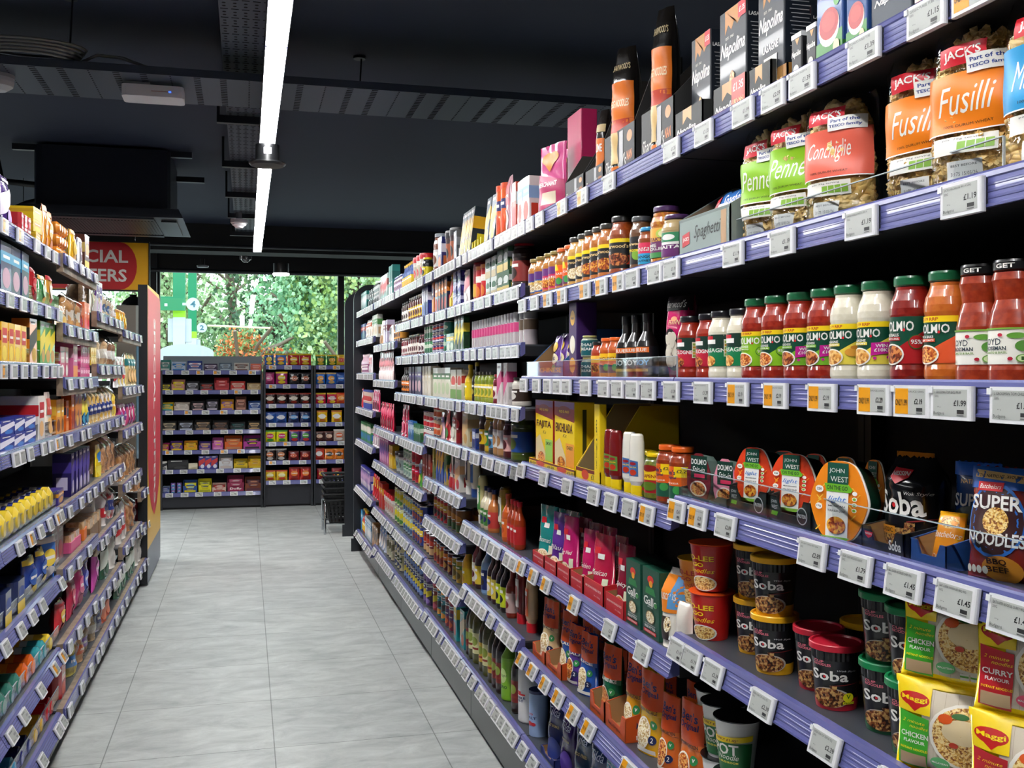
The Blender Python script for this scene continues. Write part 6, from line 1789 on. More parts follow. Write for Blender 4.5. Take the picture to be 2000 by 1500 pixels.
PL = XL - .036
yofL = lambda u: onX(u, PL - .02)
run_('''
-25 12|1.955|pouch .12 .15|#4a2a7a #e9e2f0 #8a5ab8|purple sweet bag
15 38|1.955|pack .05 .035 st=2 d=.16|#b8202c #e9dcd8 #c83a4a|red snack bar packet
40 62|1.955|box .11 .04 st=3 d=.16|#e0c01c #c8a01c #e8d23a|flat yellow carton
64 78|1.955|crisps .09 .16|#e8962a #f0b04a #d8781c|orange snack packet
79 94|1.955|crisps .09 .15|#e8962a #f0b04a #d8781c|orange snack packet
96 114|1.955|roll .045 .045 d=.18 st=3|#e0882a #f0c87a #c8641c|orange biscuit tube
-25 34|1.743|box .13 .15 d=.1|#1c2458 #3a9ac0 #c8a0b0|navy biscuit carton
36 54|1.743|crisps .10 .12|#a8141c #c8202a #8a0f18|red snack bag
56 74|1.743|crisps .10 .11|#3a8a4a #b8dcb0 #e0a03a|green snack bag
76 92|1.743|crisps .10 .12|#c88a2a #e9dcd0 #b8202a|gold and white snack bag
94 112|1.743|pouch .09 .08|#d8c8a8 #e0a86a #c8a03a|beige snack pouch
-25 28|1.53|box .085 .12|#f0b81c #c8202a #f6d84a|yellow breakfast biscuit carton
29 54|1.53|box .10 .15|#e0842a #3a3a30 #c8a02a|orange cereal bar carton
56 96|1.53|box .085 .15|#4a9a3a #e8d23a #c89a4a|green and yellow granola bar carton
98 115|1.53|box .09 .12|#c83a6a #c9c4bc #e9e2dc|pink and grey carton
-25 28|1.26|tub .13 .13 dx=.1|#2a2a2e #6a6a6e #1a1a1c|dark tub
-25 46|1.26|box .16 .045 st=2 d=.16|#243a9a #e9e6f0 #3a7ac8|blue biscuit carton
48 70|1.26|box .10 .15 d=.12|#e9e4dc #c8202a #e8b87a|white chocolate spread gift carton
72 88|1.26|pouch .09 .16|#e9dcd0 #c84a3a #e0b06a|white cone-shaped spread carton
90 106|1.26|box .08 .13|#e8921c #f0b83a #7a3a1c|orange carton
107 117|1.26|box .07 .12|#d8641c #2a2a3a #f08a3a|dark orange carton
-25 50|.98|box .11 .05 st=2 d=.1 dx=.16|#a85a1c #d8d4cc #8a4a1c|brown outer carton
-25 85|.98|roll .085 .085 d=.12|#e8c83a #28306f #e0dcd4|striped round cake packet
87 110|.98|box .14 .055 d=.16|#4a3a8a #e8a02a #c88a3a|low purple and orange carton
-25 30|.72|pack .12 .09 d=.18|#1c2a5a #26408f #e8c83a|dark blue bread pack
32 76|.72|crisps .13 .12|#26408f #2a5ab0 #e8c83a|blue snack bag
78 92|.72|crisps .11 .14 t=.4|#2a6ac0 #f0d04a #e9e6e0|bright blue biscuit bag with yellow end
93 115|.72|box .10 .16 dx=.02|#7a1420 #b8a8a4 #a82a34|dark red carton
-25 20|.44|roll .08 .08|#3a7a6a #8ab0a0 #2a4a3a|dark green biscuit roll
22 50|.44|roll .08 .08|#e0641c #f08a2a #7a3a1c|orange biscuit roll
52 72|.44|roll .075 .075|#3a9aa0 #c8dcd8 #e0b03a|teal biscuit roll
74 92|.44|roll .07 .07|#e8c83a #f0dc8a #c8843a|yellow biscuit roll
94 116|.44|crisps .12 .1|#c82a34 #e8b83a #a81a24|red and yellow snack packet
-60 10|.19|roll .08 .08|#3a9ac0 #c83a2a #c8dce8|light blue biscuit roll
12 40|.19|roll .075 .075|#28306f #4a5ab0 #c83a2a|navy biscuit roll
42 66|.19|roll .07 .07|#e8b83a #b8202a #f0dc8a|yellow and red biscuit roll
68 90|.19|roll .075 .075|#c8202a #e9dcd8 #26408f|red biscuit roll
92 116|.19|pack .12 .10 d=.18|#b8141c #e8b0a8 #c8503a|red wrapped cake pack
120 136|1.96|crisps .10 .15|#e8b01c #f0c84a #c88a1c|yellow cake bag
137 146|1.96|crisps .08 .14|#c9ccd0 #6a3a5a #e8e6e4|silver snack bag
147 160|1.96|box .10 .17 d=.07|#5a2f22 #c8a85a #e8d23a|brown and gold carton
161 170|1.96|crisps .08 .13|#c8c4b0 #b8c89a #e9e6e0|pale snack bag
171 184|1.96|box .10 .16 d=.06|#e0dce0 #5a2f86 #c8a0c8|white and purple carton
119 146|1.69|bread .12 .15|#a8743a #e0d8cc #c8965a|clear bag of seeded rolls
147 160|1.69|box .06 .13|#e8704a #f09a7a #e84a6a|peach card pack
161 184|1.69|bread .14 .17|#7a6248 #c8b08a #9a7c58|brown paper-backed bread bag
119 138|1.48|box .12 .15 d=.1|#d86a9a #f0b8cc #e08a3a|pink cake carton
139 160|1.48|box .06 .045 st=3|#d8508a #f0b8cc #c83a7a|small pink cake carton
161 172|1.48|box .055 .045 st=3|#e8c84a #f0dc9a #d8a82a|small yellow cake carton
173 184|1.48|bread .10 .15|#b8a078 #e0dcd0 #d8c8a8|pale bread bag
119 128|1.26|box .07 .15|#c8501c #e8842a #a83a14|dark orange carton
129 142|1.26|box .08 .15|#7a4a6a #d8842a #e0b05a|purple and orange cake carton
143 158|1.26|pouch .10 .16|#26508a #e8d23a #3a9ac0|blue and yellow pouch
159 184|1.26|bread .11 .17|#d8a83a #26408f #e8d8b0|blue and yellow wrapped loaf
119 176|.98|box .085 .17 d=.07|#221a5c #4a3a9a #c8c0e0|deep purple-blue chocolate roll carton
177 185|.98|pouch .10 .15|#e8c81c #2a7ac0 #f0dc4a|yellow cake pouch
120 140|.74|tray .12 .07|#d85a8a #c89a6a #e8b8a0|pink tray of small cakes
141 158|.74|tray .12 .08|#e0742a #c8965a #e8c89a|orange tray of small rolls
159 184|.74|tray .13 .10|#7a5a3a #c89a6a #e0c09a|brown tray of wrapped rolls
120 135|.45|crisps .12 .13|#b82a4a #d84a6a #8a1a34|crimson cake bag
136 150|.45|crisps .12 .15|#c83a7a #e06a9a #a82a5a|pink cake bag
151 166|.45|crisps .12 .15|#4a4ab0 #6a7ad0 #3a3a8a|blue-violet cake bag
167 184|.45|crisps .12 .16|#c84aa8 #e07ac8 #6a2a7a|magenta cake bag
122 138|.20|bread .13 .13|#c8b84a #4a8ad0 #d8cc7a|clear pack with blue label
139 152|.20|bread .12 .12|#b88a5a #e0641c #d8b080|clear pack with orange label
153 164|.20|bread .11 .12|#8a6a4a #8a5ab8 #a88a6a|clear pack with purple label
165 175|.20|bread .11 .12|#a8906a #e0dcd4 #c8b490|clear pack with white label
176 185|.20|bread .11 .14|#c8ccd8 #28306f #9aa0b8|clear pack with navy label
187 205|1.79|bread .12 .14|#b89a78 #26508a #d8c4a4|bag of wraps with blue print
206 218|1.79|bread .12 .13|#c8a888 #e0dcd8 #d8c4b0|bag of white rolls
219 235|1.79|crisps .12 .12|#e0a81c #f0c83a #c8842a|yellow crumpet bag
187 200|1.54|bread .13 .17|#c8a070 #e0dcd0 #e0c49a|tall loaf in clear bag
201 214|1.54|bread .13 .16|#8a5a34 #e4e0dc #a87a50|brown loaf in clear bag
215 235|1.54|pouch .13 .17|#e4e0dc #c83a3a #e8c83a|white bread bag
186 208|1.26|bread .11 .17|#e0dcd8 #26408f #e8b83a|white loaf bag with blue print
209 220|1.26|bread .11 .16|#e8c83a #e0a81c #f0dc7a|yellow loaf bag
221 235|1.26|crisps .12 .14|#c83a7a #7a3a9a #e8a0c0|pink and purple bun bag
186 235|.98|bread .15 .17 t=.2|#b88252 #- #d8aa7a|brown bread loaf in clear bag
186 200|.70|bread .13 .16|#e8e4e0 #b8202a #e9e6e4|large white loaf bag with bold print
201 222|.70|bread .13 .17|#b8202a #28408f #e8e4e0|loaf bag in red, white and blue
223 235|.70|bread .13 .17|#a8703a #e0dcd4 #c89a64|brown rolls in clear bag
186 202|.42|bag .13 .18|#1c4a34 #c9d0c4 #2a6a4a|dark green bread bag
203 218|.42|bag .12 .17|#e0dcd4 #b8b4ac #c8c4bc|white bread bag
219 235|.42|bag .12 .17|#d8d4cc #c83a3a #e4e0dc|cream bread bag
186 202|.20|pouch .12 .15|#d8502a #e9e2dc #e87a4a|orange packet
203 235|.20|bag .13 .16|#1f4f38 #c9d0c4 #2f7a54|green packet
238 255|1.42|bag .15 .20|#c8b07a #1f6a6a #e0a84a|croissant bag with teal top
256 271|1.42|bread .13 .16|#b88252 #e0dcd4 #d8aa7a|bag of brown pastries
238 271|1.17|crisps .12 .13|#c84a7a #e0dcd8 #8a3a9a|pink bun bag
238 271|.86|bread .15 .18|#a8703a #- #c89a64|brown rolls in clear bag
238 271|.50|bread .15 .18|#a86a3a #- #cc9a68|dark brown loaf in clear bag
238 252|.2|bag .12 .18|#1f4f38 #c9d0c4 #2f7a54|green packet
253 271|.2|bag .12 .17|#e0dcd4 #b8b4ac #c8c4bc|white packet
275 286|.70|bottle .07 .15|#8a5a2a #c8964a #e0c07a|amber bottle
275 286|.45|bottle .06 .12|#b8202a #d83a4a #8a1a24|red drink bottle
275 286|.2|bottle .06 .12|#b8203a #e06a7a #8a1a34|dark pink drink bottle
'''.replace('#-', '-'), rowL, yofL, PL, -1)
# union-jack style loaf hanging over the fascia with HOVIS on its white face
z, place = rowL(178, .74)
hov = t_pouch(.15, .14, .10, '#bdb9b2', [T('HOVIS', 0, .66, .7, .2, '#141414', 'b'), T('Soft White', 0, .42, .6, .14, '#26508a', 's'), R(-.5, 0, .5, .1, '#b8202a')], 'pillow', 40, name='bread_bag', cat='bread')
inst(hov, (PL - .07, onX(186, PL), z + .08), .45, 'white loaf printed HOVIS above the trays', place, 1)
# ---------------------------------------------------------------- units below the window
FX = {}
FZ = [1.44, 1.235, 1.025, .82, .612, .412, .172]
FZ2 = [1.495, 1.293, 1.085, .885, .682, .485, .275]
FYY = 11.12


def farunit(label, ua, ub, zs, top):
    xa, xb = onY(ua, FYY), onY(ub, FYY)
    w = xb - xa
    t = thing('shelving_bay', label, 'shelving', ((xa + xb) / 2, FYY, 0), 0)
    part('back_panel', MB().box(-w / 2, w / 2, .42, .44, 0, top, BLACK), t)
    for sx in (-1, 1):
        part('upright', MB().box(sx * w / 2 - (.02 if sx > 0 else 0), sx * w / 2 + (.02 if sx < 0 else 0), 0.0, .42, 0, top if sx > 0 else top, '#23252b'), t)
    for z in zs:
        s = part('shelf', MB().box(-w / 2 + .021, w / 2 - .021, 0, .415, z - .006, z, SHELF).box(-w / 2 + .021, w / 2 - .021, 0.001, .415, z - .03, z - .006, BLACK), t)
        r = part('price_rail', rail_mesh(w - .045, tilt(z) * .6), s)
        r.location = (0, 0, z)
    part('kick_plate', MB().box(-w / 2, w / 2, 0.03, .42, 0.02, zs[-1] - .031, mat('#26282f', .4)).box(-w / 2, w / 2, .05, .07, 0, .03, BLACK), t)
    FX[label.split(' next to')[0].replace('dark ', '')] = (xa, xb)
    return t


FU = [('confectionery unit under the window', 313, 513, FZ, 1.44), ('crisps unit under the window', 515, 611, FZ2, 1.50), ('second crisps unit', 613, 709, FZ2, 1.50)]
for nm, a, b, zs, tp in FU:
    u_ = farunit('dark ' + nm + (' next to the first one, half hidden' if 'second' in nm else ''), a, b, zs, tp)
    if 'confect' in nm:
        part('frosted_riser', MB().box(-(onY(513, FYY) - onY(313, FYY)) / 2, (onY(513, FYY) - onY(313, FYY)) / 2, .40, .41, 1.44, 1.60, mat('#7f8a90', .3)), u_)


def rowF(u, zold):
    for nm, a, b, zs, tp in FU:
        if a <= u < b + 2:
            j = int(zold)
            return zs[j], '%s shelf, %s' % (shelfw(j, len(zs)), nm)
    return FZ[int(zold)], 'far shelf'


def runF(spec):
    for line in spec.strip().split('\n'):
        q = [x.strip() for x in line.split('|')]
        ua, ub = [float(x) for x in q[0].split()]
        k = q[2].split()
        kind, w, h = k[0], float(k[1]), float(k[2])
        opt = dict(x.split('=') for x in k[3:])
        cols = q[3].split()
        xa, xb = onY(ua, FYY + .03), onY(ub, FYY + .03)
        n = max(1, int((xb - xa + .02) / (w + .004)))
        z, place = rowF((ua + ub) / 2, float(q[1]))
        t = G(kind, w, h, cols[0], cols[1], cols[2], seed=int(opt.get('s', sum(map(ord, cols[1])))), d=float(opt['d']) if 'd' in opt else None, txt=opt.get('txt'))
        for i in range(n):
            for s_ in range(int(opt.get('st', 1))):
                desc = q[4] if 'st' not in opt else ('lower', 'middle', 'upper', 'topmost', 'crowning')[s_] + ' ' + q[4]
                x = xa + (xb - xa) * (i + .5) / n
                inst(t, (x, FYY + .03 + t.d / 2 + float(opt.get('dx', 0)), z + .0006 + h * s_ * 1.004), rg.uniform(-.05, .05), desc, place, -x, lean=float(opt.get('l', 0)))
                if kind == 'case':
                    hb = h * .24
                    tb = G('pack', round(w * .84, 3), round(hb, 3), cols[1], cols[2], cols[0], 1, .08)
                    for kk in range(3):
                        inst(tb, (x, FYY + .042 + t.d / 2, z + .004 + kk * hb), rg.uniform(-.04, .04), ('lowest', 'middle', 'top')[kk] + ' packet inside the ' + q[4].split(' with')[0].split(' of')[0], place, -x)


TXT_ = []
runF('''
314 332|0|case .10 .12|#2f7a72 #c9d0cc #1f5a54|teal sweet case
335 362|0|case .14 .10|#b8c8d8 #2a7ac0 #e8d8a0|pale blue gum case
365 395|0|case .15 .11|#26408f #e9e6f0 #c83a3a|blue sweet case
397 425|0|case .14 .08|#3a2a4a #c9c4d8 #6a2a4a|dark purple sweet case
427 453|0|case .13 .09|#5a6a7a #b8c8d4 #3a4a5a|steel blue sweet case
456 487|0|case .15 .09|#c9c4bc #6a3a2a #26262a|white and brown sweet case
489 511|0|case .11 .08|#d86a4a #e9a0a0 #f0b87a|coral sweet case
314 333|1|case .10 .08|#2a2a30 #e8d81c #26262a|black and yellow chocolate case
335 361|1|case .13 .12|#c88a7a #e8d81c #a86a5a|pink-brown chocolate case
363 388|1|case .13 .10|#26262c #b8b8c0 #3a3a44|black chocolate case
390 417|1|case .13 .08|#3a3a3e #c83a2a #6a3a34|dark chocolate case with red
418 448|1|case .15 .14|#a8202c #c83a3a #e8a0a0|tall red chocolate case
449 480|1|case .15 .10|#c8302a #e8c8b8 #c89a7a|red and cream chocolate case
481 511|1|case .14 .08|#b89a6a #e0d0a8 #8a6a4a|tan chocolate case
313 338|2|case .13 .09|#e8c41c #2a9a9a #e8c41c|yellow case with teal packs
340 370|2|case .15 .09|#c9bcae #e4dcd0 #a89a8a|cream case with deep cut-out
373 400|2|case .13 .10|#26262c #c8a8a8 #4a3a3a|black case with pale bars
402 427|2|case .12 .12|#1c1c24 #b8b0c0 #3a344a|black case of purple bars
430 457|2|case .13 .12|#e0a01c #8a6ab0 #e8b83a|amber case with purple bars
459 482|2|case .11 .15|#7a4a3a #c8907a #b87a6a|tall brown chocolate case
484 511|2|case .13 .10|#26509a #c9d8f0 #1c3a7a|blue chocolate case
315 345|3|case .15 .10|#1e1c1c #c8b89a #2a2624|black case of pale wafer bars
347 378|3|case .15 .10|#1a1a1e #b8c0d0 #26262c|black case of silver bars
380 412|3|case .16 .11|#1e1c1c #a88a6a #2a2624|black case of brown bars
414 447|3|case .16 .10|#1c1a1c #7a5a4a #26221f|black case of dark bars
449 480|3|case .15 .08|#232427 #2a5a5a #3a3c40|black case with teal label
483 510|3|case .13 .09|#2a2622 #c8a87a #b89a6a|black case of cream packs
312 330|4|case .09 .08|#b82a7a #e8c41c #6a2a4a|magenta case with yellow tag
332 357|4|case .12 .10|#5a2a8a #e8c41c #3a1c5a|purple case with yellow tags
359 386|4|case .13 .10|#e8a01c #e8c41c #8a5a2a|amber case with yellow tags
388 413|4|case .12 .09|#4a2a8a #c89a9a #e8c41c|violet case with yellow tags
415 436|4|case .11 .13|#c85aa8 #e8a0d0 #e8c41c|pink case of tall bars
438 473|4|case .18 .15|#e0641c #c8845a #e8902a|large orange egg carton case
475 511|4|case .18 .15|#b83a9a #2a2630 #e8c41c|large magenta case with dark bars
312 326|5|box .07 .09|#d8d6d0 #26262a #8a8a88|white and black printed carton
328 367|5|box .20 .10|#1c1c1e #2a2a2c #3a3a3c|long black mallow carton
368 386|5|box .09 .065|#d9d0b0 #e4dcc0 #c8bc98|cream carton beside the black one
388 425|5|box .062 .14|#4a4a9a #c83a3a #e9e6f0|blue and red egg carton
427 455|5|case .14 .15|#d8d8da #c8b8b0 #e4e4e6|white card case
457 483|5|case .14 .10|#e8c81c #b8a01c #26262a|yellow chocolate case
485 511|5|case .14 .13|#e0a81c #e8c81c #c8842a|amber chocolate case
314 330|6|case .09 .07|#8a9ab8 #3a4a9a #c8c4d8|pale blue bar case
332 356|6|pack .045 .035 st=3|#5a3a8a #b8a8c8 #3a9ac0|purple mint roll
358 385|6|case .14 .13|#26509a #e8d81c #5ac0d0|blue and yellow sweet case
387 413|6|case .13 .14|#e8dc1c #b8b82a #4a4a26|yellow liquorice case
415 441|6|case .14 .09|#d8b8a8 #b83a34 #e9dcd0|pale pink sweet case
443 477|6|case .17 .17 txt=Dolly|#8a1f44 #b83a64 #c8a0a8|crimson sweet jelly case
479 511|6|case .17 .15|#7a3a22 #5a2a3a #c87a4a|brown cola jelly case
516 535|0|crisps .10 .13|#26509a #e8c83a #e0c02a|blue crisp packet
537 560|0|crisps .115 .13|#3a6ab8 #e8862a #e0c02a|blue crisp packet with orange disc
562 608|0|crisps .125 .13|#b01c28 #e8b02a #d8b82a|red crisp packet
516 536|1|crisps .11 .13|#a82a6a #d86a9a #8a1c54|magenta crisp packet
538 562|1|crisps .125 .14|#a82a6a #e8c81c #e8c81c|magenta and yellow crisp packet
564 608|1|crisps .115 .13 txt=MAX|#1c1a1e #a85a3a #2a262a|black crisp packet printed MAX
516 608|2|crisps .118 .12 txt=McCOY|#2a1614 #c8bca8 #8a2a1c|dark ridged crisp packet
516 560|3|crisps .118 .12 txt=McCOY|#26509a #c9d0e0 #1c3a7a|blue ridged crisp packet
562 608|3|crisps .115 .12 txt=DISCOS|#1c2a5a #3a8ac8 #16204a|navy crisp packet
516 562|4|crisps .118 .13|#e0dc1c #c82a6a #4a9a3a|yellow sweet packet with pink print
564 608|4|crisps .115 .13|#4a3a7a #4a9a3a #c83a3a|purple sweet packet
516 560|5|crisps .115 .13|#2a1c1a #c87a4a #c9c4bc|black nut packet with orange face
562 608|5|crisps .110 .10|#7a1f20 #c85a3a #5a1a1a|dark red snack packet
516 562|6|crisps .118 .11|#d8b01c #e8dc8a #c8401c|yellow snack packet
564 608|6|crisps .115 .14|#b82a20 #e8863a #8a1c18|red snack packet
615 660|0|crisps .11 .12|#2a6a2a #d8a82a #d8c02a|green crisp packet
661 672|0|crisps .11 .12|#d8a82a #c8401c #d8c02a|amber crisp packet
615 658|1|crisps .11 .13|#2a6ac0 #e8a03a #c9a86a|light blue crisp packet
660 672|1|crisps .11 .13|#26509a #3a7ad0 #1c3a7a|blue crisp packet
615 660|2|crisps .11 .12 txt=Doritos|#b81c40 #c9a8a8 #e0b82a|crimson tortilla packet
661 672|2|crisps .11 .12|#d8641c #e8a03a #c8401c|orange tortilla packet
615 672|3|crisps .115 .13 txt=Quavers|#e8b81c #e9e6d8 #c8701c|yellow snack packet with white disc
615 652|4|crisps .105 .11|#3a1c1c #c8a088 #5a2a24|dark brown snack packet
653 672|4|crisps .12 .13|#b8a090 #c8501c #e0d8d0|silver and orange packet
615 632|5|crisps .11 .13|#c8402a #e9e0d8 #a82a1c|orange-red crisp packet
634 672|5|crisps .105 .12 txt=MINI|#d8701c #26221c #e8902a|orange snack packet with black word
615 672|6|crisps .11 .12|#9a1420 #d8a82a #7a0f18|dark red snack packet with gold letters
''')
# ================================================================ clear risers on the shelf fronts
acr = film('acrylic', (0.93, 0.95, 0.96), 1.49, 0.03, 0, gloss=0.0)
acre = mat('#b9c4c8', .15, coat=1)


def riser(ua, ub, zold, h, label, sgn=1):
    X = (PF - .012) if sgn > 0 else (PL + .012)
    rowf = rowR if sgn > 0 else rowL
    z, pl = rowf((ua + ub) / 2, zold)
    ya, yb = sorted((onX(ua, X), onX(ub, X)))
    m = MB().box(-.0015, .0015, -(yb - ya) / 2, (yb - ya) / 2, 0.001, h, acr)
    m.box(-.0017, .0017, -(yb - ya) / 2, (yb - ya) / 2, h, h + .0015, acre).box(-.0017, .0017, -(yb - ya) / 2 - .0015, -(yb - ya) / 2, 0.001, h, acre)
    solid('clear_riser', m, label, 'shelf riser', (X, (ya + yb) / 2, z))


riser(1440, 1960, 1.75, .045, 'low clear plastic riser before the pasta bags')
riser(1030, 1322, 1.485, .050, 'clear plastic riser before the soy sauce bottles')
riser(1332, 2200, 1.228, .062, 'clear plastic riser before the tuna packs and noodle packets')
for z, h, lb in ((1.743, .055, 'green snack bags'), (1.53, .05, 'granola bar cartons'), (1.26, .055, 'blue biscuit cartons'), (.98, .055, 'round cake packets'), (.72, .05, 'blue snack bags'), (.44, .06, 'biscuit rolls'), (.19, .07, 'lowest biscuit packets')):
    riser(-60, 114, z, h, 'clear plastic riser before the left-hand ' + lb, -1)
# ================================================================ hanging sign
Y = 8.75
xa, za = px(18, 567, Y)
xb, zb = px(290, 475, Y)
zb = hv(475, xb, Y)
za = hv(567, xb, Y)
w, h = xb - xa, zb - za
t = thing('hanging_sign', 'red and yellow sign hanging over the left aisle end, reading SPECIAL OFFERS', 'sign', ((xa + xb) / 2, Y, za))
part('sign_board', MB().box(-w / 2, w / 2, 0, .03, 0, h, '#e0a414').box(-w / 2 - .008, w / 2 + .008, -.004, .034, -.012, 0, '#101114').box(-w / 2 - .008, w / 2 + .008, -.004, .034, h, h + .012, '#101114').box(w / 2, w / 2 + .01, -.004, .034, 0, h, '#101114'), t)
ex = h / w * .75
pl_ = [(-.5, .02)] + [(.5 - .085 - ex * .45 + ex * .45 * math.cos(a * PI / 12), .5 + .5 * math.sin(a * PI / 12)) for a in range(-6, 7)] + [(-.5, .98)]
part('red_disc', MB().deco([P(pl_, '#b51f24'), T('SPECIAL', .08, .70, .54, .27, '#d9d6d0', 'b'), T('OFFERS', .11, .30, .46, .27, '#d9d6d0', 'b')], lambda x, z, o: (x, -.001 - o * 2, z), w, h), t)
part('hanging_wire', MB().tube([(w / 2 - .1, .015, h), (w / 2 - .1, .015, CEIL - za)], .003, '#2a2d33').tube([(-w / 2 + .1, .015, h), (-w / 2 + .1, .015, CEIL - za)], .003, '#2a2d33'), t)
# upright promotional panel closing the left-hand run
Xp = XL + .02
ya, yb = onX(288, Xp), onX(313, Xp)
L_ = yb - ya
zt = 2.0
t = thing('promotion_panel', 'tall red and yellow end panel reading SPECIAL OFFERS sideways', 'sign panel', (Xp, (ya + yb) / 2, 0), PI / 2)
pp = [(-L_ / 2, .02), (L_ / 2, .02), (L_ / 2, zt - .15)] + [(L_ / 2 - .15 + .15 * math.cos(a * PI / 12), zt - .15 + .15 * math.sin(a * PI / 12)) for a in range(1, 7)] + [(-L_ / 2, zt)]
part('panel_board', MB().prism(pp, 0, .06, '#1b1d22').deco([P([(x / L_, z / zt) for x, z in pp], '#e2b23a'), R(-.5, .01, .5, .12, '#6d7480')], lambda x, z, o: (x, -o, z), L_, zt), t)
part('red_oval', MB().deco([P([(-.2, .24), (0, .205), (.2, .24), (.4, .31), (.48, .42), (.49, .93), (.42, .985), (-.49, .99), (-.48, .42), (-.4, .31)], '#c8253a'), T('SPECIAL', 0, 1.48 / zt, .64 / L_, .13 / zt, WHT, 'b', -90), T('OFFERS', 0, .80 / zt, .62 / L_, .13 / zt, WHT, 'b', -90)], lambda x, z, o: (x, -.001 - o * 2, z), L_, zt), t)
# glazed cabinet next to it
ya, yb = onX(268, XL - .04), onX(287, XL - .04)
t = thing('display_cabinet', 'grey upright glazed cabinet before the red promotion panel', 'cabinet', (XL - .04, (ya + yb) / 2, .80), PI / 2)
w = yb - ya - .02
part('cabinet_body', MB().box(-w / 2, w / 2, 0.01, .13, 0, 1.06, '#6d665d').box(-w / 2, w / 2, -.004, .01, .84, 1.06, '#8d938c'), t)
part('glass_door', MB().box(-w / 2 + .03, w / 2 - .03, -.006, .008, .05, .82, mat('#6f93a8', .08, coat=1)), t)
part('door_handle', MB().tube([(-w / 2 + .06, -.03, .3), (-w / 2 + .06, -.03, .6)], .008, mat('#b9bcc0', .3, .8)).box(-w / 2 + .055, -w / 2 + .065, -.03, 0, .3, .31, '#888888').box(-w / 2 + .055, -w / 2 + .065, -.03, 0, .59, .6, '#888888'), t)
solid('black_bag', MB().lathe([(.05, 0), (.08, .03), (.06, .06), (.02, .09), (.03, .10)], mat('#0f1012', .25, bump=.8, scale=20), 12, .8), 'crumpled black bag lying on top of the grey cabinet', 'bag', (XL - .11, (ya + yb) / 2 + .1, 1.861))

# ================================================================ shopping baskets on their stand
bx, by = onY(632, 9.2) + .24, 9.25
BK = mat('#17181b', .35)


def basket():
    b = MB()
    w0, w1, d0, d1, h = .19, .225, .13, .16, .20

    def rect(z):
        f = z / h
        return w0 + (w1 - w0) * f, d0 + (d1 - d0) * f
    b.box(-w0, w0, -d0, d0, 0, .006, BK)
    for sx in (-1, 1):
        for k in range(13):
            f = -1 + 2 * k / 12
            b.add([(f * w0 - .009, sx * d0, 0), (f * w0 + .009, sx * d0, 0), (f * w1 + .010, sx * d1, h), (f * w1 - .010, sx * d1, h)], [(0, 1, 2, 3)], BK)
        for k in range(9):
            f = -1 + 2 * k / 8
            b.add([(sx * w0, f * d0 - .010, 0), (sx * w0, f * d0 + .010, 0), (sx * w1, f * d1 + .012, h), (sx * w1, f * d1 - .012, h)], [(0, 1, 2, 3)], BK)
    for z in (0, .03, .06, .09, .12, .15):
        a, c = rect(z)
        for sx in (-1, 1):
            b.box(-a, a, sx * c - .003, sx * c + .003, z, z + .010, BK)
            b.box(sx * a - .003, sx * a + .003, -c, c, z, z + .010, BK)
    r = MB()
    for sx in (-1, 1):
        r.tube([(-w1 - .012, sx * (d1 + .012), h), (w1 + .012, sx * (d1 + .012), h)], .011, BK, 8)
        r.tube([(sx * (w1 + .012), -d1 - .012, h), (sx * (w1 + .012), d1 + .012, h)], .011, BK, 8)
    hd = MB().tube([(-w1, -.02, h + .012), (-w1 * .5, .0, h + .012), (w1 * .5, .0, h + .012), (w1, -.02, h + .012)], .006, '#2a2c30')
    return Tpl('shopping_basket', 'basket', [('basket_shell', b), ('rim', r), ('carry_handle', hd)], .3)


bk = basket()
for k in range(5):
    o = inst(bk, (bx, by, .10 + .052 * k), .02 * (-1) ** k, 'x')
    REC.pop()
    o['label'] = 'black plastic shopping basket, %s of the nested stack by the end panel' % ('lowest', 'second from below', 'middle one', 'second from top', 'topmost')[k]
    o['group'] = 'nested shopping baskets'
CH = mat('#c4c8cc', .15, 1.0)
t = thing('basket_stand', 'low chrome tube stand carrying the shopping baskets', 'stand', (bx, by, 0))
for sx in (-1, 1):
    part('leg_loop', MB().tube([(sx * .235, -.15, 0), (sx * .235, -.15, .27), (sx * .235, -.12, .30), (sx * .235, .12, .30), (sx * .235, .15, .27), (sx * .235, .15, 0)], .011, CH, 10), t)
part('cross_bar', MB().tube([(-.235, -.12, .09), (.235, -.12, .09)], .008, CH).tube([(-.235, .12, .09), (.235, .12, .09)], .008, CH), t)

# ================================================================ outside the window
struct('ground_outside', MB().box(-30, 40, FARY + .2, 60, -.35, -.25, mat('#8a8c88', .8)))


def leafmat(a, b):
    return mat(a, .6, noise=b, scale=1.6)


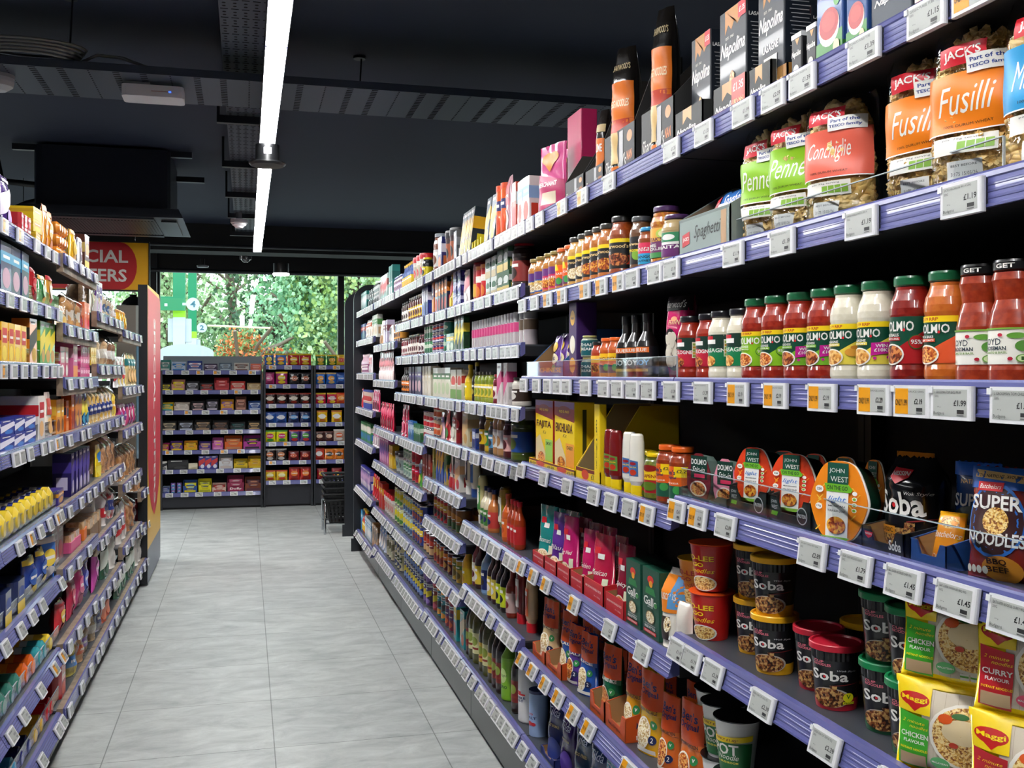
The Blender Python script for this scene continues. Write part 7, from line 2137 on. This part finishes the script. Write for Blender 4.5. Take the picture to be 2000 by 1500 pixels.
def tree(label, cx, cy, z0, z1, rx, ry, cols, n, lo=.05, hi=.13, sparse=0, name='tree', trunk=True, group='trees beyond the forecourt'):
    rr = random.Random(int(cx * 100 + cy))
    n = int(n * 1.7)
    f = MB()
    ms = [leafmat(*c) for c in cols]
    blobs = [(rr.uniform(-.75, .75) * rx, rr.uniform(-.6, .6) * ry, rr.uniform(.1, .9), rr.uniform(.25, .5)) for _ in range(16)]
    for i in range(n):
        bx_, by_, bz, br = rr.choice(blobs)
        a, e, q = rr.uniform(0, 2 * PI), rr.uniform(-1, 1), rr.random() ** .4
        x = bx_ + br * rx * q * math.cos(a) * math.sqrt(1 - e * e)
        y = by_ + br * ry * q * math.sin(a) * math.sqrt(1 - e * e)
        z = z0 + (z1 - z0) * (bz + br * .55 * q * e)
        if z < z0 - .3:
            z = z0 + rr.random()
        s = rr.uniform(lo, hi)
        M = Matrix.Translation((x, y, z)) @ Matrix.Rotation(rr.uniform(0, 6), 4, 'Z') @ Matrix.Rotation(rr.uniform(-1, 1), 4, 'X')
        f.add([(-s * .5, 0, -s * .3), (0, .0, -s * .55), (s * .5, s * .1, -s * .2), (s * .3, 0, s * .45), (-s * .3, s * .1, s * .4)], [(0, 1, 2, 3, 4)], ms[0], False, M)
        f.m[-1] = f.mi(ms[rr.randrange(len(ms))])
    t = thing(name, label, 'tree', (cx, cy, 0), 0, group)
    o = part('foliage', f, t)
    o['kind'] = 'stuff'
    if trunk:
        m = MB()
        m.tube([(0, 0, -.3), (.1, 0, z0 + .3), (-.1, .1, (z0 + z1) / 2), (.1, 0, z1 - .5)], .13, mat('#6a5f52', .9, noise='#3a3028'), 8)
        for k in range(9):
            a = rr.uniform(0, 2 * PI)
            zz1 = z0 + (z1 - z0) * rr.uniform(.1, .6)
            m.tube([(0, 0, zz1), (rx * .4 * math.cos(a), ry * .4 * math.sin(a), zz1 + .7), (rx * .8 * math.cos(a), ry * .8 * math.sin(a), zz1 + rr.uniform(.8, 1.8))], .04, '#6a5a4a', 6)
        part('trunk', m, t)
    return t


g1, g2, g3 = ('#86ad7c', '#b4cfa0'), ('#6f9270', '#9cb98a'), ('#4e7058', '#7a9a70')


def T_at(u, Y):
    return onY(u, Y)


tree('bushy green tree at the window edge, behind the green column', T_at(325, 27), 27, 0.2, 6.0, 1.6, 1.3, [('#8fae7a', '#b4c89a'), g1], 3200)
tree('airy bright green tree with thin branches in mid window', T_at(455, 30), 30, 1.6, 7.0, 3.0, 2.0, [('#7faa5a', '#b0cc84'), g1], 1900, .05, .11)
tree('dense dark evergreen right of the orange-berried tree', T_at(560, 27), 27, -.2, 7.0, 1.7, 1.6, [g3, g2, ('#35553a', '#4a7048')], 6500)
tree('light blue-green broadleaf tree at the window side', T_at(622, 24), 24, .8, 6.0, 1.6, 1.2, [('#7ab08a', '#a4d0a8'), ('#8cbe8c', '#b4dcae')], 5500)
tree('yellow-green willow behind the second window pane', T_at(700, 23), 23, -.2, 6.0, 1.5, 1.2, [('#8fae5a', '#b4c884'), g1], 4500)
tree('tree with masses of orange berries at its foot', T_at(475, 23), 23, -.2, 2.35, 1.35, 1.0, [('#d8703a', '#e8935a'), ('#5a7a44', '#86a060'), ('#6a8a50', '#93ac6a'), ('#c4602e', '#de8448')], 3600, .03, .09)
tree('low dark hedge along the forecourt edge', T_at(560, 25.5), 25.5, -.6, 1.4, 4.5, .7, [g3, g2], 5500, name='hedge', trunk=False, group='hedges beyond the forecourt')
tree('tall pale green backdrop trees behind the forecourt', T_at(540, 38), 38, -.5, 4.6, 7.5, 1.5, [g1, g2, ('#86a872', '#a8c694')], 6000, .08, .2, name='tree')
# petrol forecourt
YC = 19.0
GP, LG, WP = mat('#0a7a50', .35), '#8fd02a', mat('#b4bcc4', .4)


def column_(label, ul, ur, v_lime, Y, wb, vb, name='forecourt_column'):
    a, b = onY(ul, Y), onY(ur, Y)
    xc = (a + b) / 2
    w = (b - a)
    zl = hv(v_lime, xc, Y)
    t = thing(name, label, 'column', (xc, Y, -.25))
    part('green_shaft', MB().box(-w / 2, w / 2, -.15, .15, zl + .25, 5.5, GP), t)
    part('lime_band', MB().box(-w / 2, w / 2, -.152, .152, zl + .12, zl + .25, LG), t)
    part('white_base', MB().box(-w / 2, w / 2, -.15, .15, 0, zl + .12, WP).box(-wb * w, wb * w * 1.05, -.1, .16, max(0, hv(vb, xc, Y) + .25), zl + .1, WP), t)
    return t


column_('near green forecourt column with lime band and white base', 339, 362, 606, YC, .95, 668)
column_('thinner green forecourt column behind the white cable', 368, 384, 648, YC + 2, .9, 676)
xc, zc = px(338, 593, YC - .3)
t = solid('round_sign', MB().rbox(.44, .06, .24, GP, .02).box(-.12, -.07, -.035, -.03, .07, .12, WP), 'green rounded plate with a white dot beside the column', 'sign', (xc - .02, YC - .3, zc - .12))
for txt, u, v, rr_, lb in (('4', 377, 594, 12.5, 'larger white pump number disc reading 4'), ('2', 394.5, 640, 9.5, 'smaller white pump number disc reading 2')):
    Y = 17.6
    xc, zc = px(u, v, Y)
    r = rr_ * zd(xc, Y) / F
    M = Matrix.Translation((0, 0, 0)) @ Matrix.Rotation(PI / 2, 4, 'X')
    t = thing('pump_number_sign', lb, 'sign', (xc, Y, zc))
    part('disc', MB().lathe([(r, -.02), (r, .02)], WP, 28, M=M), t)
    part('digit', MB().deco([T(txt, 0, 0, .8, 1.0, '#3a6a7a', 'b')], lambda x, z, o: (x, -.022 - o, z), r, r), t)
    part('arm', MB().box(-r * 1.6 if txt == '4' else -.03, 0, .02, .05, -.02, .02, WP), t)
xc, zc = px(365, 684, 16.6)
pw = onY(417, 16.6) - onY(313, 16.6)
pts = [(-pw / 2, -1.6), (pw / 2, -1.6), (pw / 2, 0)] + [(pw / 2 * math.cos(a * PI / 12), .12 * math.sin(a * PI / 12) + .0) for a in range(1, 12)] + [(-pw / 2, 0)]
t = solid('fuel_pump', MB().prism(pts, -.2, .2, WP), 'white round-topped fuel pump housing at the column foot', 'pump', (xc, 16.6, hv(688, xc, 16.6)))
a, b = px(405, 636, 20), px(528, 641, 20)
solid('barrier_bar', MB().tube([(a[0], 20, a[1]), (b[0], 20, b[1])], .02, '#e4dcae'), 'thin pale horizontal bar crossing before the berries', 'bar')
xc, zc = px(473, 626, 21)
solid('small_notice', MB().box(-.045, .045, 0, .02, -.10, .10, '#e9e9ea'), 'small white upright notice above the berries', 'notice', (xc, 21, zc))

# ================================================================ price tags
TW, THH = .076, .042
_tg = {}
near_names = ['JACKS PENNE PASTA 500G', 'DOLMIO SAUCE 500G', 'NAPOLINA PASTA', 'SOBA NOODLES']


def tag_tpl(price=None, yellow=False, title='', lvl=0):
    k = (price, yellow, title, lvl)
    if k in _tg:
        return _tg[k]
    b = MB().rbox(TW, .008, THH, '#dedee0', .003, -THH / 2)
    b.box(-TW / 2 + .002, TW / 2 - .002, .004, .010, -THH / 2 + .002, THH / 2 - .002, '#2c2d30')
    s = MB()
    ops = [R(-.5, 0, .5, 1, mat('#b4b7b2', .25))]
    tx = '#2c2d2e'
    if yellow:
        ops.append(R(-.5, 0, -.06, 1, mat('#e59a10', .3)))
    if lvl:
        ops += [T(price, .3 if not yellow else .28, .5, .36 if not yellow else .26, .22, '#151516', 'b'), R(.22, .12, .42, .26, tx), R(.22, .04, .42, .08, '#6a6b6c')]
        if yellow:
            ops += [T('ONLY 1.99', -.28, .45, .38, .26, '#3a2c14', 'b'), T('SAUCE 500G', .22, .88, .5, .07, tx)]
        else:
            ops += [T(title or 'PASTA SAUCE 500G', -.05, .89, .78, .10, tx), T('500G', -.38, .74, .12, .09, tx), T('Budgens', -.3, .1, .32, .15, tx), T('39 g', -.3, .34, .1, .05, tx)]
    else:
        ops += [R(-.42, .82, .1, .9, tx), R(.0, .4, .36, .6, '#6a6b6c'), R(.15, .1, .4, .25, '#55565a'), R(-.42, .1, -.1, .2, '#6a6b6c')]
    s.deco(ops, lambda x, z, o: (x, -.004 - o, z), TW * .82, THH * .80) if 0 else None
    w, h = TW * .82, THH * .80
    s.deco(ops, lambda x, z, o: (x, -.004 - o, z - h / 2), w, h)
    if lvl:
        clip = MB().box(-TW / 2 - .001, -TW / 2 + .006, -.006, 0, THH * .28, THH * .46, mat('#e6e8ea', .1, coat=1))
        t = Tpl('price_tag', 'price tag', [('casing', b), ('screen', s), ('clip', clip)], .01)
    else:
        n = len(b.v)
        b.v += s.v
        for f_, m_, q in zip(s.f, s.m, s.s):
            b.f.append(tuple(n + i for i in f_))
            b.m.append(b.mi(s.mats[m_]))
            b.s.append(False)
        t = Tpl('price_tag', 'price tag', [(None, b)], .01)
    _tg[k] = t
    return t


TAGS = []             # (apparent size, template, location, rotation, lean, words, place, order)


def add_tag(sgn, Y, z, place, tpl, words, wood=False):
    a = tilt(z)
    t_, o_ = .026, .0065
    s, c = math.sin(a), math.cos(a)
    if wood:
        s, c, o_ = math.sin(.12), math.cos(.12), .0065
        a = .12
        yl = (-0.014 - t_ * s - o_ * c) * .5 - .022 - .004
    else:
        yl = -0.014 - t_ * s - o_ * c
    zl = .004 - t_ * c + o_ * s
    xs = XR + .014 if sgn > 0 else XL - .014
    X = xs + (yl if sgn > 0 else -yl)
    TAGS.append((1 / zd(X, Y), tpl, (X, Y, z + zl), -PI / 2 if sgn > 0 else PI / 2, -a, words, place, Y * sgn))


def tagsR(zold, lst):
    for q in lst:
        u, pr_, yl = q[0], q[1], len(q) > 2 and q[2]
        z, pl = rowR(u, zold, XR)
        if pr_:
            add_tag(1, onX(u, XR - .005), z, pl, tag_tpl('£' + pr_, bool(yl), q[3] if len(q) > 3 else '', 1), ('orange-panelled' if yl else 'white') + ' price tag reading £' + pr_)
        else:
            add_tag(1, onX(u, XR - .005), z, pl, tag_tpl(None, bool(yl)), ('orange-panelled' if yl else 'white') + ' price tag')


tagsR(2.01, [(1905, '1.15', 1), (1812, '1.15', 0, 'GARLIC PUREE TUBE'), (1690, '1.39', 0, 'TOMATO PUREE TUBE'), (1569, '1.39', 0, 'NAPOLINA PASSATA'), (1512, '2.09', 0, 'TABLE SALT CHEESE'), (1453, '1.99', 0, 'NAPOLINA LASAGNE'),
             (1376, '1.35', 0, 'NAPOLINA PENNE'), (1313, '1.35', 0, 'NAPOLINA FUSILLI'), (1191, '1.35'), (1139, '1.99', 1), (1099, '1.99', 1), (1055, ''), (1036, ''), (1020, '')])
tagsR(1.75, [(1882, '1.19', 0, 'JACKS MACARONI PM119 500G'), (1684, '1.19', 0, 'JACKS FUSILLI TWISTS PM119'), (1530, '1.19', 0, 'JACKS PASTA CONCHIGLIE PM119'), (1434, '1.19', 0, 'JACKS PENNE PM119 500G'), (1313, '1.19'), (1281, '1.39'), (1237, '2.50'),
             (1210, '2.00', 1), (1176, '2.00', 1), (1144, '2.00', 1), (1099, '2.00', 1), (1071, '2.00', 1), (1045, '1.75'), (1021, '1.75')])
tagsR(1.485, [(1985, '1.99', 0, 'L GROSSMAN TOM CHILLI'), (1863, '1.99', 0, 'L GROSSMAN TOM BASIL PM199'), (1785, '2.19', 1), (1710, '2.29', 1), (1608, '2.19', 1), (1517, '2.19', 1), (1443, '2.19', 1), (1375, '1.39', 0, 'JACKS WHITE LASAGNE PM139'), (1313, '1.39', 0, 'JACKS BOLOGNESE SAUCE'),
              (1268, '2.49'), (1237, '1.39'), (1208, '1.85'), (1181, '1.75'), (1145, '1.75'), (1108, ''), (1090, ''), (1071, ''), (1049, ''), (1024, '')])
tagsR(1.22, [(1985, '1.45', 0, 'BAT SUPER NOODLE CURRY 90G'), (1875, '1.45', 0, 'BAT SUPER NOODLES BBQ 90G'), (1771, '1.45', 0, 'BAT SUPER NOODLES CHKN 90G'), (1677, '1.79', 0, 'NISSIN SOBA NOODLES CLASSIC'), (1592, '2.89', 0, 'JW LIGHT LUNCH MEX TUNA'), (1422, '2.89', 0, 'JW LUNCH MED TUNA'), (1367, '2.39', 1), (1326, '2.45', 1),
             (1268, '1.39', 1), (1233, '1.99'), (1197, '2.15'), (1163, '2.35'), (1111, '1.80'), (1065, '2.29'), (1021, ''), (1008, '')])
tagsR(.93, [(1760, '1.35'), (1621, '2.39', 0, 'NISSIN SOBA CUP TERIYAKI 92G'), (1497, '2.39', 0, 'NISSIN SOBA CUP CHILLI 92G'), (1400, '2.39', 0, 'NISSIN SOBA CUP CLASSIC 92G'), (1358, '1.19', 0, 'KO LEE GO NOODLES'), (1330, '1.19', 0, 'KO LEE GO NOODLES'), (1262, '1.59'), (1197, '2.95'), (1127, '1.00', 1), (1072, '1.00', 1), (1047, '1.00', 1), (1023, '1.00', 1)])
tagsR(.565, [(1310, '1.99', 1), (1235, '1.99', 1), (1158, '1.99', 1), (1128, '1.99', 1), (1098, '1.99', 1), (1072, '1.99', 1), (1047, '1.99', 1), (1025, '1.99', 1)])
tagsR(.27, [(1048, ''), (1028, ''), (1010, ''), (998, ''), (987, ''), (977, ''), (965, ''), (954, ''), (944, ''), (929, ''), (917, ''), (907, '')])
rt = random.Random(5)
for i in range(2, 7):
    ya, yb, zs, nm = RBAY[i]
    for j, z in enumerate(zs):
        if i == 2 and j == len(zs) - 1:
            continue
        y = ya + .05
        while y < yb - .05:
            add_tag(1, y, z, '%s shelf, %s' % (shelfw(j, len(zs)), nm), tag_tpl(), 'white price tag')
            y += TW + .003 + (rt.random() < .38) * rt.uniform(.02, .07)
for u, zo in [(u, z) for z, us in ((1.955, (3, 34, 68, 89, 104)), (1.743, (15, 41, 62, 90, 115)), (1.53, (2, 22, 43, 62, 85, 101, 118)), (1.26, (24, 36, 53, 80, 94, 106, 117)), (.98, (30, 53, 72, 91, 106, 121)), (.72, (0, 31, 54, 74, 121)),
                                   (.44, (10, 35, 69, 97, 119)), (.19, (12, 36, 72, 104, 124))) for u in us]:
    z, pl = rowL(min(u, 116), zo, XL)
    add_tag(-1, onX(u if u < 113 else 113, XL), z, pl, tag_tpl(None, rt.random() < .12), 'white price tag')
for i in range(2, 6):
    ya, yb, zs, nm = LBAY[i]
    for j, z in enumerate(zs):
        y = ya + .07
        while y < yb - .05:
            add_tag(-1, y, z, '%s shelf, %s' % (shelfw(j, len(zs)), nm), tag_tpl(), 'white price tag', True)
            y += TW + .08 + rt.uniform(0, .16)
for (nm, a, b, zs, tp) in FU:
    xa, xb = FX[nm]
    for j, z in enumerate(zs):
        x = xa + .09
        while x < xb - .06:
            s, c = math.sin(tilt(z) * .6), math.cos(tilt(z) * .6)
            X = x
            TAGS.append((1 / zd(X, FYY), tag_tpl(None, rt.random() < .2), (X, FYY - .014 - .022 * s - .0065 * c, z + .004 - .022 * c + .0065 * s), 0, -tilt(z) * .6, 'white price tag', '%s shelf, %s' % (shelfw(j, len(zs)), nm), -x))
            x += rt.uniform(.14, .2)
TAGS.sort(key=lambda q: -q[0])
for q in TAGS[:300]:
    inst(q[1], q[2], q[3], q[5], q[6], q[7], lean=q[4])
rest = MB()
for q in TAGS[300:]:
    M = Matrix.Translation(Vector(q[2])) @ Matrix.Rotation(q[3], 4, 'Z') @ Matrix.Rotation(q[4], 4, 'X')
    me = q[1].parts[0][1]
    ms = list(me.materials)
    n = len(rest.v)
    rest.v += [tuple(M @ v.co) for v in me.vertices]
    for p_ in me.polygons:
        rest.f.append(tuple(n + k for k in p_.vertices))
        rest.m.append(rest.mi(ms[p_.material_index]))
        rest.s.append(False)
if rest.v:
    o = solid('price_tags', rest, 'many small price tags along the most distant shelf rails', 'price tags')
    o['kind'] = 'stuff'

# ================================================================ labels
NUM = 'zero one two three four five six seven eight nine ten eleven twelve thirteen fourteen fifteen sixteen seventeen eighteen nineteen twenty'.split()


def num(n):
    return NUM[n] if n <= 20 else ('twenty-' + NUM[n - 20] if n < 30 else 'many')


bykey = {}
for r_ in REC:
    k_ = ('price tag', r_[2]) if 'price tag' in r_[1] else (r_[1], r_[2])
    bykey.setdefault(k_, []).append(r_)
for (desc, place), lst in bykey.items():
    lst.sort(key=lambda r: -r[3])
    n = len(lst)
    for k, (o, d, p, key) in enumerate(lst):
        if n == 1:
            lab = '%s, %s' % (d, p) if p else d
        else:
            lab = '%s, %s of %s, %s' % (d, ordw(k + 1), num(n), p)
        o['label'] = lab
        if n > 1:
            o['group'] = '%ss, %s' % (desc, p)
